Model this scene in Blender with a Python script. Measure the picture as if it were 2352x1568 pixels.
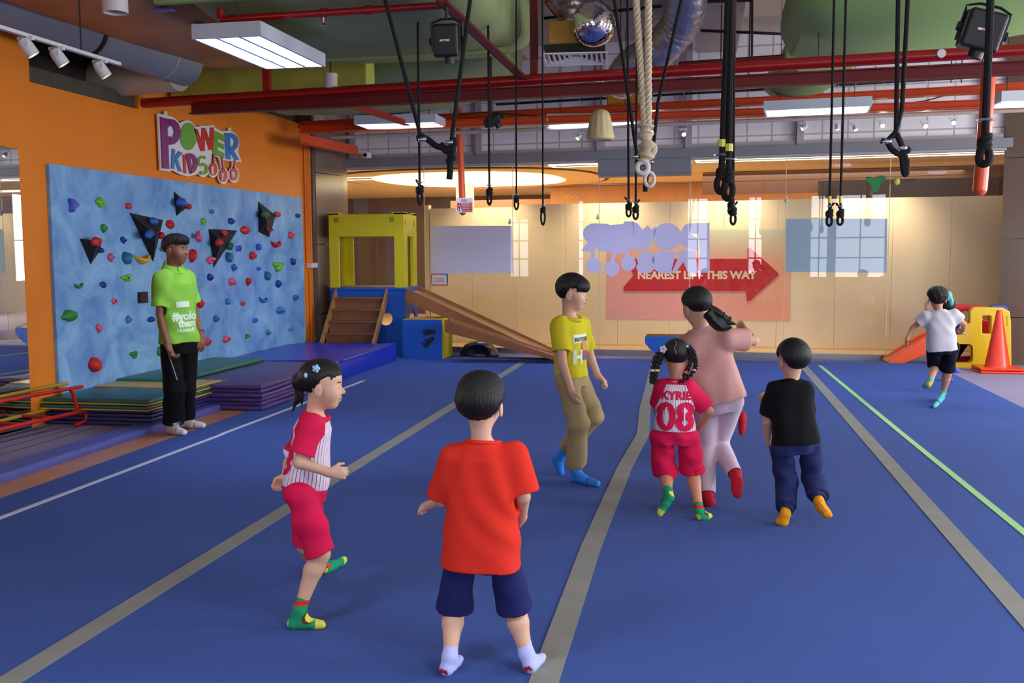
import bpy, bmesh, math, random
import numpy as np
from mathutils import Vector, Matrix, noise
from mathutils.bvhtree import BVHTree

for o in list(bpy.data.objects): bpy.data.objects.remove(o)
SC = bpy.context.scene
COL = SC.collection
PI = math.pi
random.seed(7)

# ------------------------------------------------------------------ camera
F = 2287.0; H = 1.58; ROLL = 0.0062
_xr = 432*math.cos(ROLL) + 207*math.sin(ROLL); _up = 207*math.cos(ROLL) - 432*math.sin(ROLL)
_p = math.atan(_up/F); _yaw = math.atan(_xr/math.hypot(F, _up))
_f = np.array([-math.sin(_yaw)*math.cos(_p), math.cos(_yaw)*math.cos(_p), -math.sin(_p)])
_r0 = np.array([math.cos(_yaw), math.sin(_yaw), 0]); _u0 = np.cross(_r0, _f)
_r = _r0*math.cos(ROLL) - _u0*math.sin(ROLL); _u = _u0*math.cos(ROLL) + _r0*math.sin(ROLL)
CAM = np.array([0, 0, H])
cd = bpy.data.cameras.new('camera'); cam = bpy.data.objects.new('camera', cd); COL.objects.link(cam)
cd.sensor_fit = 'HORIZONTAL'; cd.sensor_width = 36.0; cd.lens = 36.0*F/2352.0; cd.clip_start = 0.05; cd.clip_end = 200
cam.matrix_world = Matrix(((_r[0], _u[0], -_f[0], 0), (_r[1], _u[1], -_f[1], 0), (_r[2], _u[2], -_f[2], H), (0, 0, 0, 1)))
SC.camera = cam

# ------------------------------------------------------------------ world, exposure
SC.view_settings.view_transform = 'Standard'
SC.view_settings.look = 'None'
SC.view_settings.exposure = 0.0
SC.view_settings.gamma = 1.0
SC.view_settings.use_curve_mapping = False
w = bpy.data.worlds.new('world'); SC.world = w; w.use_nodes = True
bg = w.node_tree.nodes['Background']; bg.inputs[0].default_value = (0.75, 0.86, 1.0, 1); bg.inputs[1].default_value = 1.6
SC.cycles.max_bounces = 7; SC.cycles.diffuse_bounces = 4; SC.cycles.glossy_bounces = 4; SC.cycles.transparent_max_bounces = 12
SC.cycles.caustics_reflective = False; SC.cycles.caustics_refractive = False

# ------------------------------------------------------------------ large area lights
def area(name, loc, size, energy, color, rot=(0, 0, 0), target=None):
    l = bpy.data.lights.new(name, 'AREA'); l.shape = 'RECTANGLE'; l.size, l.size_y = size; l.energy = energy; l.color = color
    o = bpy.data.objects.new(name, l); COL.objects.link(o); o.location = loc
    if target is not None:
        o.rotation_euler = (Vector(target)-Vector(loc)).to_track_quat('-Z', 'Y').to_euler()
    else: o.rotation_euler = rot
    return o
# daylight through the windows in the rear wall, behind the photographer
REARW = [(-8.7, -7.6), (-3.7, -2.9), (-1.5, -0.95), (0.65, 1.3), (1.5, 3.2), (6.9, 7.8)]
for x0, x1 in REARW:
    area('window_daylight', ((x0+x1)/2, -6.1, 2.1), (x1-x0, 2.9), 60*(x1-x0), (0.93, 0.96, 1.0), target=((x0+x1)/2, 0, 2.1))
# daylight through the side windows to the right
SIDEW = [(-0.5, 1.5), (3.5, 5.5), (7.5, 9.5), (10.8, 12.8)]  # last one is an added window, put in to brighten the back area
for y0, y1 in SIDEW:
    area('window_daylight', (8.05, (y0+y1)/2, 2.1), (2.0, 2.6), 260, (0.94, 0.97, 1.0), target=(0, (y0+y1)/2, 2.1))

# ------------------------------------------------------------------ projection helpers (photo pixel + a real distance -> point in the room)
def ray(x, y): return _f*F + _r*(x-1176) - _u*(y-784)
def onz(x, y, z=0.0):
    d = ray(x, y); return CAM + d*(z-H)/d[2]
def onY(x, y, Y):
    d = ray(x, y); return CAM + d*Y/d[1]
def onX(x, y, X):
    d = ray(x, y); return CAM + d*X/d[0]
GA = math.radians(-4.21)                      # the glass wall runs a little off square
GD = np.array([math.cos(GA), math.sin(GA), 0]); GN = np.array([-GD[1], GD[0], 0])   # along / away from camera
G0 = np.array([-5.79, 16.02, 0])
def onG(x, y, back=0.0):
    d = ray(x, y); q = G0 + GN*back; return CAM + d*((q-CAM).dot(GN)/d.dot(GN))
def G(u, v, z):                               # glass wall frame: u along, v behind, z up
    return G0 + GD*u + GN*v + np.array([0, 0, z])
def gu(x, y, back=0.0):                       # pixel -> (u, z) on the glass wall plane
    p = onG(x, y, back); return float((p-G0).dot(GD)), float(p[2])

# ------------------------------------------------------------------ materials
MATS = {}
def srgb(c):
    if isinstance(c, str): c = tuple(int(c[i:i+2], 16)/255 for i in (0, 2, 4))
    return tuple((x/12.92 if x <= 0.04045 else ((x+0.055)/1.055)**2.4) for x in c) + (1,)
def mat(name, col, rough=0.6, metal=0.0, spec=0.5, var=0.0, vscale=8.0, bump=0.0, bscale=60.0, emit=0.0, coat=0.0, sss=0.0, sheen=0.0, bstretch=None):
    if name in MATS: return MATS[name]
    m = bpy.data.materials.new(name); m.use_nodes = True; nt = m.node_tree; b = nt.nodes['Principled BSDF']
    c = srgb(col); b.inputs['Base Color'].default_value = c; b.inputs['Roughness'].default_value = rough
    b.inputs['Metallic'].default_value = metal; b.inputs['Specular IOR Level'].default_value = spec
    if coat: b.inputs['Coat Weight'].default_value = coat; b.inputs['Coat Roughness'].default_value = 0.15
    if sss: b.inputs['Subsurface Weight'].default_value = sss; b.inputs['Subsurface Radius'].default_value = (0.02, 0.008, 0.004)
    if sheen: b.inputs['Sheen Weight'].default_value = sheen
    if emit: b.inputs['Emission Color'].default_value = c; b.inputs['Emission Strength'].default_value = emit
    if var or bump:
        tc = nt.nodes.new('ShaderNodeTexCoord')
    if var:
        n = nt.nodes.new('ShaderNodeTexNoise'); n.inputs['Scale'].default_value = vscale; n.inputs['Detail'].default_value = 6
        nt.links.new(tc.outputs['Object'], n.inputs['Vector'])
        r = nt.nodes.new('ShaderNodeValToRGB'); r.color_ramp.elements[0].position = 0.3; r.color_ramp.elements[1].position = 0.7
        r.color_ramp.elements[0].color = tuple(max(0, x*(1-var)) for x in c[:3])+(1,)
        r.color_ramp.elements[1].color = tuple(min(1, x*(1+var)) for x in c[:3])+(1,)
        nt.links.new(n.outputs['Fac'], r.inputs['Fac']); nt.links.new(r.outputs['Color'], b.inputs['Base Color'])
    if bump:
        n2 = nt.nodes.new('ShaderNodeTexNoise'); n2.inputs['Scale'].default_value = bscale; n2.inputs['Detail'].default_value = 4
        if bstretch:
            mp = nt.nodes.new('ShaderNodeMapping'); mp.inputs['Scale'].default_value = bstretch; nt.links.new(tc.outputs['Object'], mp.inputs[0]); nt.links.new(mp.outputs[0], n2.inputs['Vector'])
        else: nt.links.new(tc.outputs['Object'], n2.inputs['Vector'])
        bp = nt.nodes.new('ShaderNodeBump'); bp.inputs['Strength'].default_value = bump; bp.inputs['Distance'].default_value = 0.01
        nt.links.new(n2.outputs['Fac'], bp.inputs['Height']); nt.links.new(bp.outputs['Normal'], b.inputs['Normal'])
    MATS[name] = m
    return m
def emat(name, col, strength):
    if name in MATS: return MATS[name]
    m = bpy.data.materials.new(name); m.use_nodes = True; nt = m.node_tree; nt.nodes.clear()
    e = nt.nodes.new('ShaderNodeEmission'); o = nt.nodes.new('ShaderNodeOutputMaterial')
    e.inputs[0].default_value = srgb(col); e.inputs[1].default_value = strength; nt.links.new(e.outputs[0], o.inputs[0])
    MATS[name] = m; return m

# ------------------------------------------------------------------ object helpers
def tag(o, label=None, cat=None, group=None, kind=None):
    if label: o['label'] = label
    if cat: o['category'] = cat
    if group: o['group'] = group
    if kind: o['kind'] = kind
    return o
def empty(name, loc=(0, 0, 0), label=None, cat=None, group=None, rz=0.0, kind=None):
    o = bpy.data.objects.new(name, None); COL.objects.link(o); o.location = loc; o.rotation_euler.z = rz; o.empty_display_size = 0.1
    return tag(o, label, cat, group, kind)
def link(name, me, m, parent=None, smooth=False, loc=None):
    if m is not None and len(me.materials) == 0: me.materials.append(m)
    o = bpy.data.objects.new(name, me); COL.objects.link(o)
    if parent is not None: o.parent = parent
    if loc is not None: o.location = loc
    if smooth:
        me.polygons.foreach_set('use_smooth', [True]*len(me.polygons))
    return o
class MB:
    """collects shapes into ONE mesh; coordinates are relative to the origin given"""
    def __init__(s, org=(0, 0, 0)): s.bm = bmesh.new(); s.o = Vector(org)
    def v(s, p): return s.bm.verts.new(Vector(p)-s.o)
    def box(s, lo, hi, M=None):
        c = [(x, y, z) for x in (lo[0], hi[0]) for y in (lo[1], hi[1]) for z in (lo[2], hi[2])]
        vs = [s.v(M(*p) if M else p) for p in c]
        for f in ((0, 1, 3, 2), (4, 6, 7, 5), (0, 4, 5, 1), (2, 3, 7, 6), (0, 2, 6, 4), (1, 5, 7, 3)): s.bm.faces.new([vs[i] for i in f])
        return s
    def hexa(s, pts):     # 8 points: bottom ring 4, top ring 4
        vs = [s.v(p) for p in pts]
        for f in ((3, 2, 1, 0), (4, 5, 6, 7), (0, 1, 5, 4), (1, 2, 6, 5), (2, 3, 7, 6), (3, 0, 4, 7)): s.bm.faces.new([vs[i] for i in f])
        return s
    def poly(s, pts): s.bm.faces.new([s.v(p) for p in pts]); return s
    def prism(s, pts, d):    # planar polygon pts extruded by vector d
        d = Vector(d); a = [s.v(p) for p in pts]; b = [s.v(Vector(p)+d) for p in pts]; n = len(a)
        s.bm.faces.new(a[::-1]); s.bm.faces.new(b)
        for i in range(n): s.bm.faces.new((a[i], a[(i+1) % n], b[(i+1) % n], b[i]))
        return s
    def tube(s, pts, r, seg=10, closed=False, cap=True):
        pts = [Vector(p) for p in pts]; n = len(pts); rr = r if isinstance(r, (list, tuple)) else [r]*n
        rings = []; prev = None
        for i, p in enumerate(pts):
            if closed: t = pts[(i+1) % n]-pts[i-1]
            else: t = pts[min(i+1, n-1)]-pts[max(i-1, 0)]
            t = t.normalized() if t.length > 1e-9 else Vector((0, 0, 1))
            if prev is None:
                a = Vector((0, 0, 1)) if abs(t.z) < 0.9 else Vector((1, 0, 0)); prev = t.cross(a).normalized()
            prev = (prev-t*prev.dot(t)); prev = prev.normalized() if prev.length > 1e-6 else t.orthogonal().normalized()
            b = t.cross(prev)
            rings.append([s.v(p+(prev*math.cos(2*PI*k/seg)+b*math.sin(2*PI*k/seg))*rr[i]) for k in range(seg)])
        m = n if closed else n-1
        for i in range(m):
            A, B = rings[i], rings[(i+1) % n]
            for k in range(seg): s.bm.faces.new((A[k], A[(k+1) % seg], B[(k+1) % seg], B[k]))
        if cap and not closed:
            s.bm.faces.new(rings[0][::-1]); s.bm.faces.new(rings[-1])
        return s
    def lathe(s, c, prof, seg=24, M=None):   # prof: list of (r, z), around z through c
        c = Vector(c); rings = []
        for r, z in prof:
            rings.append([s.v(c+((M @ Vector((r*math.cos(2*PI*k/seg), r*math.sin(2*PI*k/seg), z))) if M else Vector((r*math.cos(2*PI*k/seg), r*math.sin(2*PI*k/seg), z)))) for k in range(seg)])
        for A, B in zip(rings, rings[1:]):
            for k in range(seg): s.bm.faces.new((A[k], A[(k+1) % seg], B[(k+1) % seg], B[k]))
        if prof[0][0] > 1e-6: s.bm.faces.new(rings[0][::-1])
        if prof[-1][0] > 1e-6: s.bm.faces.new(rings[-1])
        return s
    def ball(s, c, r, sub=2, M=None):
        g = bmesh.ops.create_icosphere(s.bm, subdivisions=sub, radius=1.0)['verts']
        rv = r if isinstance(r, (tuple, list)) else (r, r, r)
        for v in g:
            q = Vector((v.co.x*rv[0], v.co.y*rv[1], v.co.z*rv[2]))
            if M: q = M @ q
            v.co = q+Vector(c)-s.o
        return s
    def mesh(s, name, bevel=0, seg=2):
        bmesh.ops.remove_doubles(s.bm, verts=s.bm.verts, dist=1e-6)
        bmesh.ops.recalc_face_normals(s.bm, faces=s.bm.faces)
        if bevel:
            es = [e for e in s.bm.edges if len(e.link_faces) == 2 and e.calc_face_angle(0) > 0.6]
            bmesh.ops.bevel(s.bm, geom=es, offset=bevel, segments=seg, affect='EDGES', profile=0.5, clamp_overlap=True)
        me = bpy.data.meshes.new(name); s.bm.to_mesh(me); s.bm.free(); return me
    def build(s, name, m, parent=None, smooth=False, bevel=0, seg=2):
        me = s.mesh(name, bevel, seg)
        o = link(name, me, m, parent, smooth)
        if parent is None: o.location = s.o
        if smooth: autosmooth(me)
        return o
def autosmooth(me, ang=0.7):
    bm = bmesh.new(); bm.from_mesh(me)
    for f in bm.faces: f.smooth = True
    for e in bm.edges: e.smooth = not (len(e.link_faces) == 2 and e.calc_face_angle(0) > ang)
    bm.to_mesh(me); bm.free()
def struct(name, mb, m, **k):
    o = mb.build(name, m, **k); o['kind'] = 'structure'; return o
def bez(pts, n=8):       # Catmull-Rom through the points
    P = [Vector(p) for p in pts]; out = []
    for i in range(len(P)-1):
        a, b, c, d = P[max(i-1, 0)], P[i], P[i+1], P[min(i+2, len(P)-1)]
        for k in range(n):
            t = k/n
            out.append(0.5*((2*b)+(c-a)*t+(2*a-5*b+4*c-d)*t*t+(3*b-a-3*c+d)*t**3))
    out.append(P[-1]); return out
def text_mesh(s, size, extrude=0.0, offset=0.0, spacing=1.0, align='LEFT', shear=0.0):
    cu = bpy.data.curves.new('t', 'FONT'); cu.body = s; cu.size = size; cu.extrude = extrude; cu.offset = offset
    cu.space_character = spacing; cu.align_x = align; cu.shear = shear; cu.resolution_u = 3
    o = bpy.data.objects.new('t', cu); COL.objects.link(o)
    dg = bpy.context.evaluated_depsgraph_get(); me = bpy.data.meshes.new_from_object(o.evaluated_get(dg))
    bpy.data.objects.remove(o); bpy.data.curves.remove(cu); return me
def place_mesh(me, org, X, Y, N=None):    # lay a flat mesh (x,y) into world axes
    X = Vector(X); Y = Vector(Y); N = Vector(N) if N is not None else X.cross(Y).normalized()
    for v in me.vertices: v.co = Vector(org)+X*v.co.x+Y*v.co.y+N*v.co.z
    return me
def copy_tree(o, parent=None):
    c = o.copy(); COL.objects.link(c); c.parent = parent
    for ch in list(o.children): copy_tree(ch, c)
    return c
# ================================================================== ROOM
M_orange = mat('orange_paint', (0.92, 0.51, 0.09), 0.55, var=0.03, vscale=2, bump=0.05, bscale=120)
M_blue = mat('blue_carpet', (0.215, 0.325, 0.60), 0.9, spec=0.2, bump=0.5, bscale=420, sheen=0.04, var=0.05, vscale=1.3)
M_lilac = mat('lilac_carpet', (0.57, 0.52, 0.60), 0.95, spec=0.1, bump=0.3, bscale=300)
M_conc = mat('grey_concrete', (0.30, 0.28, 0.27), 0.9, var=0.2, vscale=3)
M_slab = mat('painted_slab', (0.76, 0.68, 0.63), 0.8, var=0.05, vscale=1.5)
M_steel = mat('steel', (0.70, 0.71, 0.74), 0.28, metal=1.0)
M_chrome = mat('chrome', (0.85, 0.86, 0.88), 0.15, metal=1.0)
M_black = mat('black_plastic', (0.06, 0.06, 0.065), 0.45)
M_white = mat('white_paint', (0.86, 0.86, 0.87), 0.5)

def brick_mat(name, c1, cm, bw, bh, mortar=0.01, rough=0.5, axes='XZ', off=0.0):
    m = mat(name, c1, rough); nt = m.node_tree; b = nt.nodes['Principled BSDF']
    tc = nt.nodes.new('ShaderNodeTexCoord'); sx = nt.nodes.new('ShaderNodeSeparateXYZ'); cx = nt.nodes.new('ShaderNodeCombineXYZ')
    br = nt.nodes.new('ShaderNodeTexBrick'); br.inputs['Color1'].default_value = srgb(c1); br.inputs['Color2'].default_value = srgb(tuple(x*0.97 for x in c1))
    br.inputs['Mortar'].default_value = srgb(cm); br.inputs['Mortar Size'].default_value = mortar; br.inputs['Scale'].default_value = 1
    br.inputs['Brick Width'].default_value = bw; br.inputs['Row Height'].default_value = bh; br.offset = off; br.inputs['Mortar Smooth'].default_value = 0.1
    nt.links.new(tc.outputs['Object'], sx.inputs[0]); nt.links.new(sx.outputs[axes[0]], cx.inputs[0]); nt.links.new(sx.outputs[axes[1]], cx.inputs[1])
    nt.links.new(cx.outputs[0], br.inputs['Vector']); nt.links.new(br.outputs['Color'], b.inputs['Base Color'])
    return m
M_tile = brick_mat('white_wall_tiles', (0.95, 0.93, 0.94), (0.72, 0.69, 0.70), 0.36, 0.33, 0.012, 0.6)

# floors
struct('floor', MB().box((-10.5, -6.3, -0.12), (8.2, 15.9, -0.05)), M_lilac)
o = struct('floor_sprung', MB().box((-4.48, -2.5, -0.049), (3.2, 14.75, 0.0)), M_blue)
struct('trim_1', MB().box((-4.78, -2.5, -0.049), (-4.48, 9.6, -0.004)), mat('wood_edge', (0.74, 0.49, 0.32), 0.35, var=0.15, vscale=4))
struct('floor_concourse', MB().hexa([tuple(G(-9, 0.03, -0.12)), tuple(G(16, 0.03, -0.12)), tuple(G(16, 11, -0.12)), tuple(G(-9, 11, -0.12)),
        tuple(G(-9, 0.03, 0.0)), tuple(G(16, 0.03, 0.0)), tuple(G(16, 11, 0.0)), tuple(G(-9, 11, 0.0))]), mat('pale_stone', (0.86, 0.76, 0.60), 0.35))

# tapes on the sprung floor
def tape(name, pts, wd, m, label, cat='tape line', group=None):
    org = Vector((pts[0][0], pts[0][1], 0)); mb = MB(org); P = [Vector((p[0], p[1], 0)) for p in pts]; L = []; R = []
    for i, p in enumerate(P):
        t = (P[min(i+1, len(P)-1)]-P[max(i-1, 0)]).normalized(); n = Vector((-t.y, t.x, 0))
        L.append(p+n*wd/2); R.append(p-n*wd/2)
    for i in range(len(P)-1):
        z0, z1 = Vector((0, 0, 0.0005)), Vector((0, 0, 0.0035))
        mb.hexa([L[i]+z0, R[i]+z0, R[i+1]+z0, L[i+1]+z0, L[i]+z1, R[i]+z1, R[i+1]+z1, L[i+1]+z1])
    return tag(mb.build(name, m), label, cat, group)
M_gtape = mat('grey_velcro', (0.52, 0.52, 0.49), 0.8, var=0.08, vscale=6)
tape('velcro_strip', [(-2.52, 0.5), (-2.51, 6), (-2.5, 14.2)], 0.11, M_gtape, 'grey seam strip on the blue floor running past the striped-jersey girl on the left')
tape('velcro_strip', [(-0.54, 0.5), (-0.55, 3.5), (-0.56, 5.2), (-0.53, 7.2), (-0.47, 8.6), (-0.53, 10), (-0.62, 14.6)], 0.11, M_gtape, 'grey seam strip on the blue floor between the red-shirt boy and the pigtailed girl')
tape('velcro_strip', [(1.4, 0.5), (1.4, 7), (1.41, 14.6)], 0.11, M_gtape, 'grey seam strip on the blue floor right of the boy in black')
tape('floor_tape', [(-4.16, 3), (-4.12, 8), (-4.13, 8.1), (-4.1, 11.75)], 0.045, mat('white_tape', (0.80, 0.82, 0.88), 0.5), 'white tape line along the left side of the blue floor')
tape('floor_tape', [(1.83, 3.5), (1.80, 5.9), (1.73, 9), (1.69, 11.3), (1.64, 14.2)], 0.05, mat('green_tape', (0.60, 0.85, 0.55), 0.5), 'pale green tape line on the right of the blue floor')
tape('floor_tape', [(-1.75, 14.33), (1.62, 14.3)], 0.012, mat('red_tape', (0.62, 0.20, 0.32), 0.6), 'thin red tape line across the far end of the blue floor')
tape('floor_tape', [(-1.42, 14.85), (-1.12, 14.84)], 0.02, mat('white_tape', (0.80, 0.82, 0.88), 0.5), 'short white tape dash at the far edge of the blue floor')

# left wall with mirror opening, service opening
WX = -6.0
def wall_left():
    mb = MB()
    mb.box((WX-0.2, 8.05, -0.12), (WX, 14.9, 3.15))
    mb.box((WX-0.2, 2.6, 2.53), (WX, 8.05, 3.15)); mb.box((WX-0.2, 0.6, -0.12), (WX, 2.6, 3.15))
    mb.box((WX-0.5, 2.6, -0.12), (WX, 8.05, 0.0))
    mb.box((WX-0.2, 10.04, 3.15), (WX, 14.9, 3.55))
    mb.box((WX-0.2, 0.6, 3.15), (WX, 8.25, 4.8))
    return struct('wall_left', mb, M_orange)
wall_left()
struct('wall_left_rear', MB().box((-10.3, -6.2, -0.12), (-10.1, 16, 4.9)), M_slab)
struct('wall_left_far', MB().box((-10.1, 14.95, -0.12), (-6.201, 15.15, 4.8)).box((-6.4, 15.15, -0.12), (-6.201, 17.0, 4.8)), M_slab)
struct('wall_left_return', MB().box((-10.1, 0.4, -0.12), (-6.2, 0.6, 4.8)), M_slab)
struct('trim_2', MB().box((WX-0.6, 8.25, 3.2), (WX-0.35, 10.0, 4.8)), mat('dark_block', (0.20, 0.17, 0.15), 0.9, var=0.3, vscale=4))
struct('trim_3', MB().box((WX-0.2, 8.25, 3.15), (WX-0.02, 10.0, 3.30)), mat('mortar_edge', (0.30, 0.27, 0.22), 0.9, var=0.3, vscale=6))
mir = MB((WX-0.02, 5.3, 1.3)).hexa([(WX+x_, y_, z_) for z_ in (0.001, 2.529) for x_, y_ in ((-0.29, 2.61), (-0.275, 2.61), (0.0, 8.048), (-0.015, 8.048))]).build('wall_mirror', mat('mirror', (0.86, 0.86, 0.84), 0.01, metal=1.0))
tag(mir, 'large mirror set into the orange wall at the left edge', 'mirror')

# rear wall with windows, right wall with windows
def wall_windows(name, wins, z0, z1, top, along, fixed, lo, hi):
    mb = MB(); fr = []
    def B(a0, a1, zz0, zz1, t0=0.0, t1=0.2):
        if along == 'X': mb.box((a0, fixed-t1, zz0), (a1, fixed-t0, zz1))
        else: mb.box((fixed+t0, a0, zz0), (fixed+t1, a1, zz1))
    e = lo
    for a, b in wins:
        B(e, a, -0.12, top); B(a, b, -0.12, z0); B(a, b, z1, top); e = b
    B(e, hi, -0.12, top)
    struct(name, mb, mat('plain_wall', (0.80, 0.78, 0.75), 0.7))
n_w = 1
wall_windows('wall_rear', REARW, 0.6, 3.55, 4.9, 'X', -6.0, -10.3, 8.1)
wall_windows('wall_right', SIDEW, 0.8, 3.4, 4.9, 'Y', 7.9, -6.2, 14.9)
M_frame = mat('window_frame_white', (0.85, 0.87, 0.9), 0.4)
for i, (a, b) in enumerate(REARW):
    mb = MB()
    for z in (0.6, 1.3, 2.0, 2.7, 3.5): mb.box((a, -6.06, z), (b, -6.02, z+0.05))
    for x in (a, (a+b)/2-0.02, b-0.05): mb.box((x, -6.06, 0.6), (x+0.05, -6.02, 3.55))
    struct('window_%d' % n_w, mb, M_frame); n_w += 1
for i, (a, b) in enumerate(SIDEW):
    mb = MB()
    for z in (0.8, 2.0, 3.35): mb.box((7.93, a, z), (7.97, b, z+0.05))
    for y in (a, (a+b)/2, b-0.05): mb.box((7.93, y, 0.8), (7.97, y+0.05, 3.4))
    struct('window_%d' % n_w, mb, M_frame); n_w += 1

# ceiling slab and beams
SLZ = 4.8
struct('ceiling', MB().box((-10.3, -6.2, SLZ), (8.2, 16.9, SLZ+0.2)), M_slab)
for i, (x0, x1) in enumerate(((-3.0, -2.6), (-0.1, 0.5), (3.6, 4.1))):
    struct('ceiling_beam', MB().box((x0, -6, SLZ-0.3), (x1, 15.3, SLZ)), M_slab)
for y0 in (5.0, 9.2, 13.2):
    struct('ceiling_beam', MB().box((-6.2, y0, SLZ-0.28), (7.9, y0+0.4, SLZ)), M_slab)

# granite columns either side of the glass
M_granite = mat('granite', (0.50, 0.42, 0.36), 0.16, spec=0.6, var=0.16, vscale=120)
def granite(name, pts, z1):
    # pts: four plan corners counterclockwise
    mb = MB()
    for a, b in ((-0.12, 0.62), (0.63, 1.72), (1.73, 2.85), (2.86, z1)):
        mb.hexa([(p[0], p[1], a) for p in pts]+[(p[0], p[1], b) for p in pts])
    return struct(name, mb, M_granite)
granite('column_left', [(-6.2, 15.0), (-5.96, 15.0), (-5.80, 16.0), (-6.2, 16.0)], 3.6)
struct('wall_left_corner', MB().box((-6.2, 14.9, -0.12), (-5.97, 15.0, 4.8)), mat('granite_rough', (0.36, 0.31, 0.29), 0.6, var=0.25, vscale=90))
rc = G(9.99, -0.02, 0)
granite('column_right', [(4.19, 15.22), (4.62, 14.95), (5.2, 15.3), (4.8, 16.2)], 4.8)
struct('column_right_side', MB().hexa([(4.64, 14.95, -0.12), (8.0, 13.6, -0.12), (8.0, 13.9, -0.12), (4.7, 15.3, -0.12), (4.64, 14.95, 4.8), (8.0, 13.6, 4.8), (8.0, 13.9, 4.8), (4.7, 15.3, 4.8)]), mat('granite_rough', (0.36, 0.31, 0.29), 0.6))

# glass wall
M_glass = bpy.data.materials.new('clear_glass'); M_glass.use_nodes = True
nt = M_glass.node_tree; nt.nodes.clear()
tr = nt.nodes.new('ShaderNodeBsdfTransparent'); tr.inputs[0].default_value = (0.97, 0.98, 0.97, 1)
gl = nt.nodes.new('ShaderNodeBsdfGlossy'); gl.inputs['Roughness'].default_value = 0.0
fr = nt.nodes.new('ShaderNodeFresnel'); fr.inputs[0].default_value = 1.55
mx = nt.nodes.new('ShaderNodeMixShader'); ou = nt.nodes.new('ShaderNodeOutputMaterial')
ma = nt.nodes.new('ShaderNodeMath'); ma.operation = 'MULTIPLY'; ma.inputs[1].default_value = 1.6
nt.links.new(fr.outputs[0], ma.inputs[0]); nt.links.new(ma.outputs[0], mx.inputs[0]); nt.links.new(tr.outputs[0], mx.inputs[1]); nt.links.new(gl.outputs[0], mx.inputs[2]); nt.links.new(mx.outputs[0], ou.inputs[0])
def gbox(mb, u0, u1, v0, v1, z0, z1):
    return mb.hexa([tuple(G(u, v, z)) for z in (z0, z1) for u, v in ((u0, v0), (u1, v0), (u1, v1), (u0, v1))])
seams = [0.08, 1.34, 2.84, 4.24, 5.65, 7.06, 8.52, 9.98]
for i in range(len(seams)-1):
    a, b = seams[i]+0.006, seams[i+1]-0.006
    mb = MB(); q = [G(a, 0, 0.04), G(b, 0, 0.04), G(b, 0, 3.0 if i != 3 else 2.78), G(a, 0, 3.0 if i != 3 else 2.78)]
    mb.poly([tuple(x) for x in q]); o = struct('window_%d' % n_w, mb, M_glass); n_w += 1
mb = MB(); gbox(mb, 0.05, 10.0, -0.03, 0.05, -0.05, 0.04); struct('trim_4', mb, M_steel)
mb = MB()
for s in seams[1:-1]: gbox(mb, s-0.005, s+0.005, -0.004, 0.004, 0.04, 2.98)
struct('trim_5', mb, mat('sealant', (0.85, 0.78, 0.66), 0.4))
M_beam = mat('beam_grey', (0.50, 0.50, 0.52), 0.5)
mb = MB(); gbox(mb, -0.05, 10.1, -0.16, 0.25, 3.0, 3.13); gbox(mb, 4.24, 5.66, -0.10, 0.2, 2.78, 3.0); gbox(mb, 4.24, 5.66, -0.05, 0.15, 2.74, 2.78); struct('beam_glass_head', mb, M_beam)
mb = MB(); gbox(mb, 0, 10.1, -0.08, 0.05, 2.965, 3.0); struct('trim_6', mb, mat('lilac_trim', (0.68, 0.66, 0.68), 0.5))
# tiled wall above the glass (built in its own frame so that the tiles run square)
def tilewall(u0, u1, z0, z1):
    me = MB().box((u0, 0.0, z0), (u1, 0.2, z1)).mesh('wall_back'); o = link('wall_back', me, M_tile); o.location = Vector(G0)+Vector(GN)*0.02; o.rotation_euler.z = GA; o['kind'] = 'structure'
tilewall(-0.4, 10.6, 3.13, 4.85)
mb = MB()
for s in (0.12, 2.3, 4.26, 5.62, 7.25, 9.75): gbox(mb, s-0.05, s+0.05, -0.08, 0.02, 3.13, 4.8)
gbox(mb, 0, 10, -0.05, 0.02, 3.13, 3.2)
struct('trim_7', mb, mat('lilac_trim', (0.68, 0.66, 0.68), 0.5))

# ================================================================== MALL BEYOND THE GLASS
M_cream = mat('cream_hoarding', (0.96, 0.89, 0.76), 0.55)
def hoarding():
    e = empty('hoarding', tuple(G(1.3, 1.2, 0)), 'tall cream panelled hoarding standing behind the glass wall', 'hoarding')
    us = [1.0, 1.78, 2.58, 3.45, 4.35, 5.22, 6.1, 6.95, 7.85, 8.7, 9.55, 10.35, 11.2, 12.1]
    for a, b in zip(us, us[1:]):
        mb = MB(e.location); gbox(mb, a+0.0018, b-0.0018, 1.2, 1.26, 0.015, 2.40 if a > 2.5 else 2.36); mb.build('panel', M_cream, e)
    mb = MB(e.location); gbox(mb, 0.98, 12.1, 1.262, 1.27, 0.0, 2.35); mb.build('backing', mat('seam_dark', (0.66, 0.56, 0.42), 0.8), e)
hoarding()
mb = MB(); gbox(mb, 0.90, 0.985, 1.2, 1.34, 0.0, 2.42); struct('trim_11', mb, mat('frame_pale', (0.90, 0.84, 0.74), 0.4))
struct('trim_8', (lambda mb: gbox(mb, 0, 12.2, 1.1, 1.2, 0.0, 0.012))(MB()), mat('pale_timber', (0.90, 0.74, 0.52), 0.4))
M_mceil = mat('mall_ceiling', (0.88, 0.78, 0.62), 0.6)
mb = MB(); gbox(mb, -9, 16, 0.25, 11, 3.02, 3.1); struct('ceiling_concourse', mb, M_mceil)
mb = MB(); gbox(mb, 2.2, 16, 5.6, 5.8, 0, 3.0); struct('wall_concourse', mb, mat('orange_timber', (0.74, 0.52, 0.32), 0.5, var=0.08, vscale=3))
mb = MB(); gbox(mb, 5.6, 12, 3.2, 3.4, 2.62, 3.0); struct('trim_9', mb, mat('bronze_soffit', (0.42, 0.26, 0.15), 0.25, spec=0.8))
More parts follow.
